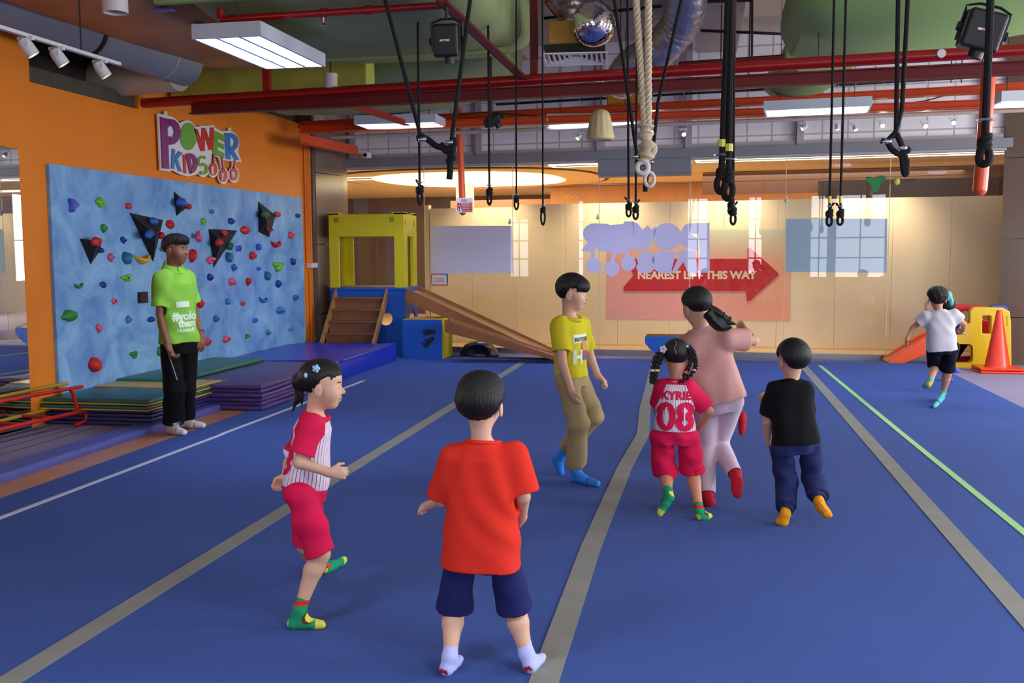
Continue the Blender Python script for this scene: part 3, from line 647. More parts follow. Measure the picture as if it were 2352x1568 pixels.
# orange cable trays near the glass
TZ = 3.46
def tray(y0l, y0r, z, w, hgt, label, x0=690, x1=2420):
    a = Vector(A3(onz(x0, y0l, z))); b = Vector(A3(onz(x1, y0r, z))); mb = MB(a); channel(mb, a, b, hgt, w, 0.01)
    return tag(mb.build('cable_tray', M_or2), label, 'cable tray', None)
tray(298, 233, 3.36, 0.16, 0.10, 'lower orange cable tray just above the tiled wall')
tray(288, 197, 3.52, 0.14, 0.10, 'upper orange cable tray parallel to the lower one')
a = Vector(A3(onz(760, 316, 3.28))); b = Vector(A3(onz(2420, 250, 3.28)))
tag(MB(a).box((0, 0, 0), (0, 0, 0)).bm and MB(a).tube([a, b], 0.028, 10).build('white_conduit', mat('cream_conduit', (0.74, 0.68, 0.62), 0.5), smooth=True), 'cream conduit running below the orange cable trays', 'conduit')
a = Vector(A3(onz(690, 330, 3.3))); 
brace(onY(700, 318, 13.2), onY(830, 345, 15.6), 0.14, M_or2, 'orange bracket running back along the granite column')
# orange padded poles hanging
def pole(pts, r, label, px):
    mb = MB(pts[0]); mb.tube(bez(pts, 6), r, 20); mb.ball(pts[-1], r, 2); return tag(mb.build('padded_pole', mat('orange_pad', (0.88, 0.30, 0.08), 0.3, coat=0.3), smooth=True), label, 'pole')
PY1 = 14.2
pole([(float(onY(1052, 240, PY1)[0])-0.01, PY1, SLZ), A3(onY(1052, 240, PY1)), A3(onY(1058, 360, PY1)), A3(onY(1063, 487, PY1))], 0.048, 'slim orange hanging pole with a warning notice on its end', 0)
PY2 = 9.6
pole([A3(onY(2271, 155, PY2)), A3(onY(2262, 300, PY2)), A3(onY(2251, 435, PY2))], 0.062, 'thick orange hanging pole at the right behind a black rope', 0)
# warning notice on the slim pole
def card(x0, y0, x1, y1, Y, name, m, label, cat, th=0.004):
    p = onY(x0, y0, Y); q = onY(x1, y1, Y); e = empty(name, A3((p+q)/2), label, cat)
    MB(e.location).box((p[0], Y-th/2, q[2]), (q[0], Y+th/2, p[2])).build('sheet', m, e); return e, p, q
def rect_on(e, p, q, fx0, fy0, fx1, fy1, Y, name, m, th=0.003):
    x0 = p[0]+(q[0]-p[0])*fx0; x1 = p[0]+(q[0]-p[0])*fx1; z0 = p[2]+(q[2]-p[2])*fy0; z1 = p[2]+(q[2]-p[2])*fy1
    return MB(e.location).box((x0, Y-th, z1), (x1, Y, z0)).build(name, m, e)
YN = PY1-0.06
e, p, q = card(1047, 455, 1086, 488, YN, 'warning_notice', mat('paper', (0.92, 0.88, 0.88), 0.6), 'white and red warning notice with an exclamation mark on the slim orange pole', 'notice')
rect_on(e, p, q, 0.08, 0.32, 0.94, 0.93, YN-0.003, 'red_panel', mat('notice_red', (0.78, 0.24, 0.16), 0.6))
rect_on(e, p, q, 0.3, 0.07, 0.66, 0.25, YN-0.003, 'logo', mat('notice_logo', (0.62, 0.66, 0.70), 0.6))
for k in range(5): rect_on(e, p, q, 0.36 if k else 0.3, 0.38+k*0.11, 0.86, 0.41+k*0.11, YN-0.006, 'text_line', mat('paper', (0.92, 0.88, 0.88), 0.6))
x0 = p[0]+(q[0]-p[0])*0.08; z1 = p[2]+(q[2]-p[2])*0.93; ww = q[0]-p[0]; hh = p[2]-q[2]
MB(e.location).prism([(x0, YN-0.007, z1), (x0+ww*0.3, YN-0.007, z1), (x0+ww*0.13, YN-0.007, z1+hh*0.5)], (0, -0.002, 0)).build('triangle', mat('paper', (0.92, 0.88, 0.88), 0.6), e)
me = text_mesh('!', hh*0.45, 0.001, 0.003); place_mesh(me, (x0+ww*0.08, YN-0.011, z1+hh*0.05), (1, 0, 0), (0, 0, 1)); 
for v in me.vertices: v.co -= e.location
link('exclamation_mark', me, M_black, e)

# green ducts
def duct(secs, m, label, name='air_duct', ex=4.0, strips=()):
    """secs: list of (center, half width vector, half height) superellipse sections"""
    mb = MB(secs[0][0]); n = 28; rings = []
    for c, wv, hz in secs:
        c = Vector(c); wv = Vector(wv); r = []
        for k in range(n):
            t = 2*PI*k/n; cx = math.copysign(abs(math.cos(t))**(2/ex), math.cos(t)); sz = math.copysign(abs(math.sin(t))**(2/ex), math.sin(t))
            r.append(mb.v(c+wv*cx+Vector((0, 0, hz*sz))))
        rings.append(r)
    for A, B in zip(rings, rings[1:]):
        for k in range(n): mb.bm.faces.new((A[k], A[(k+1) % n], B[(k+1) % n], B[k]))
    mb.bm.faces.new(rings[0][::-1]); mb.bm.faces.new(rings[-1])
    return mb.build(name, m, smooth=True)
# big duct A: runs away from the camera, sagging towards a flange
def ductA():
    e = empty('air_duct', (-3.2, 8.5, 3.6), 'large sagging green air duct above the nearest bright light fitting', 'air duct')
    secs = []
    for y, dz in ((3.0, 0.0), (5.0, 0.0), (6.9, 0.02), (7.25, 0.0), (7.9, -0.06), (8.8, -0.05), (9.5, 0.0), (9.75, 0.03), (10.2, 0.06), (10.6, 0.16), (10.8, 0.3)):
        xl = -4.15-0.14*(y-8.5)*0.6; xr = -1.7-0.03*(y-8.5)
        secs.append(((( xl+xr)/2, y, 3.92+dz*0.5), ((xr-xl)/2, 0, 0), 0.42-dz*0.5))
    o = duct(secs, M_duct, '', 'duct_skin', 5.0); loc = o.location.copy(); o.parent = e; o.location = loc-e.location
    for y, zz in ((7.15, 3.475), (9.68, 3.50)):
        mb = MB(e.location); mb.box((-4.1, y-0.035, zz), (-1.85, y+0.035, zz+0.06)); mb.build('flange', M_ductl, e, bevel=0.01)
ductA()
o = duct([((-5.6, 12.3, 3.86), (0, 1.35, 0), 0.40), ((-4.2, 12.4, 3.80), (0, 1.35, 0), 0.36), ((-3.2, 12.2, 3.80), (0, 1.2, 0), 0.34), ((-2.6, 11.9, 3.84), (0, 1.0, 0), 0.30), ((-2.15, 11.5, 3.92), (0, 0.7, 0), 0.24)], M_duct, '', 'air_duct', 3.6)
tag(o, 'wide green air duct behind the sprinkler main at the left', 'air duct')
# yellow-green upright duct face behind the bright light
tag(MB((-4.9, 10.9, 3.8)).box((-5.95, 10.62, 3.34), (-3.6, 10.9, 4.4)).build('duct_plenum', mat('yellow_green', (0.72, 0.72, 0.30), 0.6, var=0.12, vscale=3), bevel=0.02), 'yellow-green duct box behind the nearest bright light fitting', 'air duct')
# brown wrapped duct at the upper left
o = duct([((-5.1, 3.0, 4.05), (0.75, 0, 0), 0.42), ((-5.05, 6.0, 4.02), (0.75, 0, 0), 0.42), ((-4.95, 8.6, 3.92), (0.72, 0, 0), 0.38), ((-4.9, 9.8, 3.88), (0.7, 0, 0), 0.36), ((-4.9, 10.4, 3.9), (0.7, 0, 0), 0.3)], None, '', 'wrapped_duct', 3.2)
o.data.materials.append(mat('brown_wrap', (0.74, 0.50, 0.22), 0.45, var=0.2, vscale=2)); tag(o, 'brown wrapped air duct with blue foil patches at the upper left', 'air duct')
rnd = random.Random(3)
for px, py, w, h_ in ((375, 25, 0.34, 0.05), (435, 62, 0.36, 0.1), (465, 85, 0.3, 0.06), (560, 142, 0.3, 0.05)):
    P = onz(px, py, 3.62)
    bm_ = MB(A3(P)); N = 9; c = Vector(A3(onz(px, py, 3.60)))
    pts = [(c.x+w/2*math.cos(2*PI*k/N)*rnd.uniform(0.6, 1.1), c.y+h_*1.6*math.sin(2*PI*k/N)*rnd.uniform(0.5, 1.1), 0) for k in range(N)]
    bm_ = MB(c); bm_.prism([(x, y, c.z) for x, y, _ in pts], (0, 0, 0.012))
    q = bm_.build('foil_patch', mat('blue_foil', (0.42, 0.45, 0.75), 0.35, metal=0.3)); q.parent = o; q.location = c-o.location
# grey round ducts
a = Vector(A3(onz(-60, -20, 3.7))); b = Vector(A3(onz(425, 145, 3.55)))
gd = empty('round_duct', b, 'large grey round duct pointing into the room at the upper left', 'air duct')
d = (b-a).normalized(); mb = MB(b); mb.tube([a-d*1.5, b], 0.235, 28); mb.tube([b-d*1.28, b-d*1.25], 0.242, 28); mb.build('tube', M_gduct, gd, smooth=True)
mb = MB(b); mb.tube([b-d*0.36, b-d*0.345], 0.241, 28); mb.build('seam_ring', mat('light_seam', (0.66, 0.66, 0.68), 0.4), gd, smooth=True)
mb = MB(b); mb.tube([b-d*1.32, b-d*1.28], 0.246, 28); mb.build('clamp_band', M_cable, gd, smooth=True)
a2 = b+Vector((-0.05, -0.05, -0.10)); 
tag(MB(a2).tube([a2+Vector((0.0, 0.0, 0.0)), a2+Vector((-1.5, 0.25, -0.02))], 0.19, 24).build('round_duct', mat('pale_duct', (0.74, 0.70, 0.62), 0.5), smooth=True), 'pale round duct branching left into the wall opening', 'air duct')
# right green duct with rounded end
o = duct([((0.85, 10.9, 4.02), (0, 0.75, 0), 0.16), ((0.95, 10.9, 4.0), (0, 0.95, 0), 0.34), ((1.25, 10.8, 3.98), (0, 1.05, 0), 0.42), ((2.2, 10.5, 3.98), (0, 1.05, 0), 0.43), ((3.0, 10.2, 4.05), (0, 1.0, 0), 0.42), ((4.2, 9.8, 4.15), (0, 1.0, 0), 0.42)], M_ductl, '', 'air_duct', 2.6)
tag(o, 'big bright green rounded air duct at the upper right', 'air duct')
o = duct([((1.35, 11.9, 3.85), (0.42, 0, 0), 0.3), ((1.3, 12.8, 3.78), (0.42, 0, 0), 0.26), ((1.2, 13.8, 3.78), (0.40, 0, 0), 0.22)], M_ductl, '', 'air_duct', 2.4)
tag(o, 'small green duct elbow above the right light fitting', 'air duct')
e = tag(MB((3.4, 9.0, 4.0)).box((2.35, 8.9, 3.95), (4.6, 9.3, 4.02)).build('duct_flange', M_ductl), 'pale green strip above the right black floodlight', 'duct strip')
# silver flexible ducts
def flex(pts, r, label):
    P = bez(pts, 14); n = len(P); rr = [r*(1+0.03*math.sin(i*1.7)+0.02*random.random()) for i in range(n)]
    m = mat('silver_foil', (0.72, 0.68, 0.68), 0.28, metal=0.85, bump=0.9, bscale=26)
    return tag(MB(P[0]).tube(P, rr, 24).build('flexible_duct', m, smooth=True), label, 'flexible duct')
FY = 11.0
flex([A3(onY(1590, -90, FY-0.8)), A3(onY(1578, 0, FY-0.5)), A3(onY(1560, 60, FY-0.2)), A3(onY(1510, 115, FY)), A3(onY(1455, 150, FY+0.4)), A3(onY(1425, 190, FY+0.9))], 0.20, 'crumpled silver flexible duct behind the thick ropes')
flex([A3(onY(1318, -60, FY+0.3)), A3(onY(1315, 20, FY+0.3)), A3(onY(1312, 85, FY+0.3))], 0.17, 'silver flexible duct dropping behind the mirror ball')
# diffusers
def diffuser(c, w, label, yaw=0.0):
    e = empty('ceiling_diffuser', c, label, 'air diffuser', rz=yaw)
    mb = MB(); t = 0.05*w
    for k in range(6):
        s = w/2*(1-k*0.155); z = 0.035*(k % 2)*0+k*0.006
        i = s-w*0.035
        for (x0, y0, x1, y1) in ((-s, -s, s, -i), (-s, i, s, s), (-s, -i, -i, i), (i, -i, s, i)):
            cx, cy = (x0+x1)/2, (y0+y1)/2
            mb.box((x0, y0, z), (x1, y1, z+0.01))
    mb.build('louvres', mat('diffuser_white', (0.88, 0.88, 0.90), 0.5), e)
    MB().box((-w*0.46, -w*0.46, 0.05), (w*0.46, w*0.46, 0.09)).build('throat', mat('recess_dark', (0.10, 0.09, 0.07), 0.7), e)
    MB().box((-w*0.40, -w*0.40, 0.10), (w*0.40, w*0.40, 0.32)).build('plenum_box', mat('ochre_box', (0.80, 0.58, 0.20), 0.6), e, bevel=0.02)
    return e
z_ = 3.42; cc = onz(1322, 137, z_); diffuser(A3(cc), 0.62, 'square white ceiling diffuser under the mirror ball', 0.08)
cc = onz(1432, 262, 3.52); diffuser(A3(cc), 0.55, 'second ceiling diffuser behind the cream pendant speaker', 0.0)

# fluorescent fittings
def fitting(c, L, W, label, az, on, lit, cells):
    """long axis along local Y"""
    e = empty('light_fitting', c, label, 'light fitting', 'louvred light fittings', rz=az)
    mb = MB(); h = 0.10; t = 0.02
    for (x0, y0, x1, y1) in ((-W/2, -L/2, -W/2+t, L/2), (W/2-t, -L/2, W/2, L/2), (-W/2+t, -L/2, W/2-t, -L/2+t), (-W/2+t, L/2-t, W/2-t, L/2)): mb.box((x0, y0, 0), (x1, y1, h))
    mb.box((-W/2, -L/2, h), (W/2, L/2, h+0.01)); mb.build('housing', mat('fitting_white', (0.78, 0.80, 0.84), 0.4), e)
    mb = MB(); rows = 3
    for i in range(1, rows): x = -W/2+W*i/rows; mb.box((x-0.012, -L/2+t, 0.004), (x+0.012, L/2-t, 0.06))
    for k in range(1, cells):
        y = -L/2+L*k/cells; mb.box((-W/2+t, y-0.002, 0.004), (W/2-t, y+0.002, 0.06))
    mb.build('louvre', mat('louvre_metal', (0.80, 0.82, 0.90), 0.25, metal=0.7), e)
    mb = MB()
    for i in range(rows):
        x = -W/2+W*(i+0.5)/rows; mb.tube([(x, -L/2+0.03, 0.07), (x, L/2-0.03, 0.07)], 0.014, 8)
    mb.build('tubes', emat('tube_%g' % on, (0.82, 0.88, 1.0), on), e)
    mb = MB(); [mb.tube([(0, y_, h), (0, y_, SLZ-c[2])], 0.004, 5) for y_ in (-L*0.35, L*0.35)]; mb.build('suspension_rods', M_rod, e)
    if c[2] < 3.8: return e
    l = bpy.data.lights.new('fitting_glow', 'AREA'); l.shape = 'RECTANGLE'; l.size = W*0.85; l.size_y = L*0.9; l.energy = lit; l.color = (0.84, 0.90, 1.0)
    o = bpy.data.objects.new('fitting_glow', l); COL.objects.link(o); o.location = Vector(c)+Vector((0, 0, 0.06)); o.rotation_euler.z = az
    return e
P = [onz(x, y, 3.2) for x, y in ((447, 90), (590, 80), (743, 153), (617, 161))]
c = sum(P)/4; d = (P[2]-P[1]); az = math.atan2(-d[0], d[1])
fitting(A3(c), 1.28, 0.56, 'nearest and brightest white louvred light fitting, upper left', az, 130, 90, 16)
def fit_lat(x0, y0, x1, y1, z, L, W, lab, on=150, lit=60):
    a = onz(x0, y0, z); b = onz(x1, y1, z); c = (a+b)/2; d = b-a; az = math.atan2(-d[0], d[1]); n = np.array([-d[1], d[0], 0])/np.hypot(d[0], d[1]); n = n if n[1] > 0 else -n
    return fitting(A3(c+n*W/2), float(np.linalg.norm(d)), W, lab, az, on, lit, 14)
fit_lat(813, 286, 1000, 280, 3.32, 1.2, 0.55, 'louvred light fitting at the left, above the taped black ropes')
fit_lat(1256, 280, 1470, 277, 3.34, 1.2, 0.55, 'louvred light fitting behind the cream pendant speaker')
fit_lat(1754, 254, 2003, 243, 3.2, 1.2, 0.6, 'louvred light fitting at the right, between the black ropes')
fit_lat(2300, 232, 2520, 226, 3.2, 1.2, 0.6, 'louvred light fitting cut by the right edge')
# the same fittings carry on over the camera and to the right, outside the frame; last two added to brighten the back wall
for i, (x, y) in enumerate(((-2.6, 1.0), (1.8, 2.0), (4.6, 5.0), (4.5, -2.0), (6.4, 9.0), (6.4, 12.6))):
    fitting((x, y, 3.9), 1.2, 0.56, ('louvred light fitting overhead outside the picture', )[0], 0, 12, 185, 12)
# cylinder lamps and downlights
def cyl(c, r, h, label, on=0.0):
    e = empty('cylinder_lamp', c, label, 'ceiling lamp')
    MB(c).lathe(c, [(r*0.9, h*0.0+0.03), (r*0.9, 0.0), (r, 0.0), (r, h), (0.001, h)], 24).build('housing', mat('cream_metal', (0.84, 0.80, 0.78), 0.45), e, smooth=True)
    MB(c).lathe(c, [(0.001, 0.03), (r*0.9, 0.03)], 24).build('lens', mat('lens_glass', (0.7, 0.68, 0.66), 0.2, metal=0.3), e)
    MB(c).tube([Vector(c)+Vector((0, 0, h)), (c[0], c[1], SLZ)], 0.008, 6).build('rod', M_rod, e)
    return e
cyl(A3(onY(265, 30, 6.4)), 0.085, 0.24, 'pale cylinder lamp cut by the top edge at the left')
cyl(A3(onY(760, 206, 9.9)), 0.07, 0.16, 'small white cylinder lamp just above the red main')
for (x, y, z, lab) in ((1367, 195, 3.35, 'round lit downlight over the red beam right of centre'), (2081, 172, 3.35, 'round lit downlight over the red beam behind the right black ropes')):
    c = onz(x, y, z); e = empty('downlight', A3(c), lab, 'ceiling lamp')
    MB(c).lathe(c, [(0.085, 0.0), (0.095, 0.0), (0.095, 0.07), (0.001, 0.07)], 24).build('trim_ring', M_white, e, smooth=True)
    MB(c).lathe(c, [(0.001, 0.008), (0.085, 0.008)], 24).build('lens', emat('downlight_glow', (1.0, 0.86, 0.62), 14), e)
    MB(c).tube([Vector(c)+Vector((0, 0, 0.07)), (c[0], c[1], SLZ)], 0.007, 6).build('rod', M_rod, e)
# track lights at the left
ta = Vector(A3(onX(-40, 52, -5.2))); tb = Vector(A3(onX(274, 147, -5.2)))
zt = (ta.z+tb.z)/2; ta.z = tb.z = zt; 
ta = Vector(A3(onz(-40, 50, 3.08))); tb = Vector(A3(onz(274, 147, 3.08)))
te = empty('light_track', ta.lerp(tb, 0.6), 'white ceiling light track at the upper left', 'light track')
mb = MB(te.location); dd = (tb-ta).normalized(); nn = dd.cross(Vector((0, 0, 1)))
mb.hexa([p+nn*i+Vector((0, 0, j)) for j in (-0.012, 0.012) for p, i in ((ta-dd, -0.017), (tb, -0.017), (tb, 0.017), (ta-dd, 0.017))]); mb.build('rail', M_white, te)
c = ta.lerp(tb, 0.68); MB(te.location).tube([c, (c.x, c.y, SLZ)], 0.006, 6).build('rod', M_rod, te)
def spot(top, aim, label, on, r=0.036, L=0.11, grp='spotlights on the left track', energy=0, col=(1.0, 0.93, 0.80)):
    top = Vector(A3(top)); e = empty('spotlight', top, label, 'spotlight', grp)
    d = (Vector(aim)-top).normalized(); c = top+Vector((0, 0, -0.075)); R = d.to_track_quat('Z', 'Y').to_matrix()
    MB(top).box(top+Vector((-0.07, -0.015, -0.03)), top+Vector((0.05, 0.015, -0.005))).build('adapter', M_white, e, bevel=0.004)
    sx = R @ Vector((1, 0, 0)); up = Vector((0, 0, 1))
    MB(top).tube([c+sx*(r+0.008)+up*0.0, c+sx*(r+0.008)+up*0.055, c-sx*(r+0.008)+up*0.055, c-sx*(r+0.008)], 0.005, 6).build('yoke', M_white, e)
    MB(top).lathe(c, [(r*0.45, -L*0.5), (r*0.8, -L*0.42), (r, -L*0.1), (r, L*0.5), (r*0.85, L*0.5), (r*0.8, L*0.4)], 20, R).build('lamp_head', M_white, e, smooth=True)
    MB(top).lathe(c, [(0.001, L*0.42), (r*0.84, L*0.42)], 20, R).build('lens', emat('spot_glow_%g' % on, col, on), e)
    if 'tiled' in grp: MB(top).tube([top, (top.x, top.y, SLZ)], 0.004, 5).build('stem', M_white, e)
    if energy:
        l = bpy.data.lights.new('spot_beam', 'SPOT'); l.energy = energy; l.color = col; l.spot_size = 0.9; l.spot_blend = 0.6; l.shadow_soft_size = 0.03
        o = bpy.data.objects.new('spot_beam', l); COL.objects.link(o); o.location = c+d*L*0.6; o.rotation_euler = d.to_track_quat('-Z', 'Y').to_euler()
    return e
for (x, y), lab in zip(((62, 88), (133, 112), (232, 142)), ('first white spotlight from the left edge on the left track', 'middle white spotlight on the left track', 'white spotlight at the end of the left track, beside the pale duct')):
    c = onz(x, y-6, 3.08); spot(c, (c[0]+1.4, c[1]+1.0, 0.5), lab, 3.0, 0.045, 0.13, energy=30)
# track spots in front of the tiled wall
SPY = 14.7
for (x, y, on, lab, aim) in ((1330, 310, 8, 'spotlight left of the cream pendant speaker in front of the tiles', (-3.5, 13, 1)), (1497, 300, 60, 'dazzling spotlight seen through the thick rope bundle', (0.1, 3, 1.3)), (1570, 302, 10, 'small lit spotlight right of the thick ropes', (0.6, 9, 0)),
     (1672, 294, 6, 'lit spotlight behind the black rope bundle', (0.6, 12, 0)), (1848, 288, 8, 'spotlight turned left, under the right light fitting', (-2, 13.5, 1)), (1924, 286, 6, 'spotlight pointing down, under the right light fitting', (1.9, 14, 0)), (1964, 288, 8, 'spotlight left of the brightest right-hand one', (3.0, 13, 0)),
     (2028, 283, 22, 'warm bright spotlight left of the looped black ropes', (1.0, 6, 0.6)), (2126, 284, 20, 'bright spotlight right of the looped black ropes', (2.2, 5, 0.6)), (2192, 275, 14, 'last spotlight of the row at the right', (1.2, 9, 0.4))):
    c = onY(x, y-8, SPY); spot(c, aim, lab, on, 0.034, 0.09, 'spotlights in front of the tiled wall', energy=35 if on > 15 else 0, col=(1.0, 0.86, 0.66))
# tall downlight spots on conduit between (rail they hang on)
a = Vector(A3(onY(1300, 296, SPY))); b = Vector(A3(onY(2230, 262, SPY)))
tag(MB(a).tube([a+Vector((0, 0, 0.02)), b+Vector((0, 0, 0.02))], 0.01, 6).build('light_rail', M_white), 'thin white rail carrying the spotlights in front of the tiles', 'light track')

# mirror ball
c = Vector(A3(onY(1364, 55, 9.3))); mbm = bpy.data.materials.new('mirror_tiles'); mbm.use_nodes = True; nt = mbm.node_tree; b = nt.nodes['Principled BSDF']
b.inputs['Metallic'].default_value = 1; b.inputs['Roughness'].default_value = 0.06; b.inputs['Base Color'].default_value = (0.85, 0.85, 0.85, 1)
e = empty('mirror_ball', c, 'large mirror ball hanging near the top centre', 'mirror ball')
mb = MB(c); R_ = 0.205; nl = 36
for i in range(nl):
    t0, t1 = PI*i/nl-PI/2, PI*(i+1)/nl-PI/2; tm = (t0+t1)/2; m_ = max(6, int(72*math.cos(tm)))
    for k in range(m_):
        p0, p1 = 2*PI*k/m_, 2*PI*(k+1)/m_; pm = (p0+p1)/2; n_ = Vector((math.cos(tm)*math.cos(pm), math.cos(tm)*math.sin(pm), math.sin(tm)))
        n_ = (n_+Vector((random.uniform(-1, 1), random.uniform(-1, 1), random.uniform(-1, 1)))*0.03).normalized()
        u_ = n_.cross(Vector((0, 0, 1))).normalized(); v_ = u_.cross(n_); cen = c+Vector((math.cos(tm)*math.cos(pm), math.cos(tm)*math.sin(pm), math.sin(tm)))*R_
        hu = R_*math.cos(tm)*(p1-p0)/2*0.92; hv = R_*(t1-t0)/2*0.92
        q = [cen-u_*hu-v_*hv, cen+u_*hu-v_*hv, cen+u_*hu+v_*hv, cen-u_*hu+v_*hv]
        vs = [mb.v(x) for x in q]; mb.bm.faces.new(vs)
me = bpy.data.meshes.new('m'); mb.bm.to_mesh(me); mb.bm.free(); link('mirror_tiles', me, mbm, e)
MB(c).ball(c, R_*0.985, 3).build('core', mat('ball_core', (0.45, 0.42, 0.38), 0.5), e, smooth=True)
MB(c).tube([c+Vector((0, 0, R_)), (c.x, c.y, SLZ)], 0.006, 6).build('cord', M_rod, e)
# pendant speaker
c = Vector(A3(onY(1379, 322, 10.6))); e = empty('pendant_speaker', c, 'cream bell-shaped pendant speaker hanging right of centre', 'speaker')
n = 48; mb = MB(c); prof = [(0.120, 0.0), (0.143, 0.015), (0.146, 0.035), (0.136, 0.10), (0.122, 0.18), (0.105, 0.25), (0.085, 0.29), (0.05, 0.315), (0.02, 0.325)]; rings = []
for r, z in prof: rings.append([mb.v(c+Vector((r*(1-(0.05 if 0.05 < z < 0.28 and k % 4 < 2 else 0))*math.cos(2*PI*k/n), r*(1-(0.05 if 0.05 < z < 0.28 and k % 4 < 2 else 0))*math.sin(2*PI*k/n), z))) for k in range(n)])
for A_, B_ in zip(rings, rings[1:]):
    for k in range(n): mb.bm.faces.new((A_[k], A_[(k+1) % n], B_[(k+1) % n], B_[k]))
mb.bm.faces.new(rings[-1]); mb.build('shell', mat('cream_plastic', (0.85, 0.78, 0.58), 0.45), e, smooth=True)
MB(c).lathe(c, [(0.001, 0.008), (0.12, 0.004)], 32).build('grille', mat('grille_grey', (0.55, 0.52, 0.48), 0.5), e)
MB(c).tube([c+Vector((0, 0, 0.32)), (c.x, c.y, SLZ)], 0.005, 6).build('cable', M_rod, e)
# floodlights / projectors
def flood(c, w, h, dp, tilt, label, logo=True, roll=0.0):
    e = empty('floodlight', c, label, 'floodlight'); R = Matrix.Rotation(roll, 3, 'Y') @ Matrix.Rotation(tilt, 3, 'X'); c = Vector(c)
    M = lambda x, y, z: tuple(c+R @ Vector((x, y, z)))
    MB(c).box((-w/2, -dp/2, -h/2), (w/2, dp/2, h/2), M).build('housing', M_black, e, bevel=0.02, seg=3)
    mb = MB(c); [mb.box((-w/2-0.012, -dp/2+0.02+k*dp/7, -h*0.3), (w/2+0.012, -dp/2+0.03+k*dp/7, h*0.42), M) for k in range(7)]; mb.build('fins', M_black, e)
    MB(c).lathe(c, [(w*0.2, 0), (w*0.2, 0.05), (w*0.15, 0.05), (0.001, 0.03)], 20, R @ Matrix.Translation((0, 0, 0)).to_3x3() @ Matrix.Rotation(PI, 3, 'X')).build('lens_tube', M_black, e)
    for ch in e.children:
        if ch.name.startswith('lens_tube'): ch.location = R @ Vector((w*0.05, 0, -h/2+0.005))
    p = [M(-w/2-0.02, 0, 0.0), M(-w/2-0.02, 0, h*0.55), M(-w/2+0.05, 0, h*0.66), M(w/2-0.05, 0, h*0.66), M(w/2+0.02, 0, h*0.55), M(w/2+0.02, 0, 0)]
    MB(c).tube(p, 0.009, 6).build('yoke', M_black, e)
    mb = MB(c)
    for s in (-1, 1): mb.lathe(M(s*(w/2+0.025), 0, 0), [(0.028, -0.012), (0.028, 0.012)], 12, R @ Matrix.Rotation(PI/2, 3, 'Y'))
    mb.build('knobs', M_black, e)
    t = Vector(M(0, 0, h*0.66)); MB(c).tube([t, (t.x, t.y, SLZ)], 0.012, 8).build('hanger', M_rod, e)
    if logo:
        MB(c).box((-w*0.20, -dp/2-0.004, -h*0.04), (w*0.18, -dp/2-0.001, h*0.02), M).build('logo_plate', M_white, e)
        MB(c).box((-w*0.08, -dp/2-0.006, -h*0.04), (w*0.05, -dp/2-0.003, -h*0.01), M).build('logo_mark', mat('logo_red', (0.8, 0.15, 0.1), 0.5), e)
    return e
flood(A3(onY(1028, 94, 7.2)), 0.19, 0.23, 0.16, 0.12, 'boxy black floodlight hanging between the black ropes at the left')
flood(A3(onY(2255, 72, 6.6)), 0.22, 0.23, 0.18, 0.1, 'boxy black floodlight tilted at the upper right behind a rope', roll=0.28)
c = Vector(A3(onY(1135, 276, 10.2))); flood(tuple(c), 0.15, 0.09, 0.13, 0.3, 'small black projector tilted beside a single black rope', False, roll=-0.5)

# hanging ropes
M_rope = mat('black_rope', (0.035, 0.035, 0.04), 0.85, bump=0.6, bscale=160)
M_clip = mat('wire_clip', (0.80, 0.82, 0.84), 0.25, metal=0.9)
def knot(mb, c, r): 
    for k in range(3):
        a = k*1.1; pts = [Vector(c)+Vector((r*1.5*math.cos(t), r*1.5*math.sin(t), r*0.9*math.sin(t+a)+r*(k-1)*1.1)) for t in np.linspace(0, 2*PI, 14)[:-1]]; mb.tube(pts, r*0.95, 8, closed=True)
def loop(mb, c, w, h, r):
    pts = [Vector(c)+Vector((w/2*math.sin(t), 0.01*math.sin(2*t), -h/2+h/2*math.cos(t))) for t in np.linspace(0, 2*PI, 20)[:-1]]; mb.tube(pts, r, 8, closed=True)
def rope(x0, x1, yk, ye, Y, r, label, tail=1, clip=True, grp='black hanging ropes', lw=0.035, ycl=None, yellow=False):
    """from the slab down past pixel (x1,yk) where it is knotted into a loop that ends at ye"""
    k = Vector(A3(onY(x1, yk, Y))); t = Vector(A3(onY(x0, 0, Y))); d = (t-k); top = k+d*((SLZ-k.z)/d.z); bot = Vector(A3(onY(x1, ye, Y)))
    e = empty('hanging_rope', top, label, 'rope', grp); org = e.location
    MB(org).tube([top, k], r, 8).build('line', M_rope, e, smooth=True)
    mb = MB(org); knot(mb, k, r*(1.3 if r < 0.015 else 0.78)); lp = k.z-bot.z; loop(mb, k-Vector((0, 0, r*1.5)), lw, lp-r*1.5, r*1.05)
    if tail: mb.tube([k+Vector((0, 0, r*3)), k+Vector((0.03*tail, 0, r*5+0.03))], r*0.95, 6)
    mb.build('knotted_loop', M_rope, e, smooth=True)
    if clip:
        q = k+Vector((0, 0, r*5.5)); mb = MB(org); mb.lathe(q, [(r*1.7, -0.006), (r*2.0, 0), (r*1.7, 0.006)], 12); mb.box(q+Vector((-r*2.6, -0.006, -0.004)), q+Vector((r*2.6, 0.006, 0.004))); mb.build('clamp', M_clip, e)
    if yellow:
        q = k+Vector((0, 0, r*8)); MB(org).tube([q, q+Vector((0, 0, 0.05))], r*1.35, 8).build('tape', mat('yellow_tape', (0.86, 0.85, 0.35), 0.5), e)
    return e
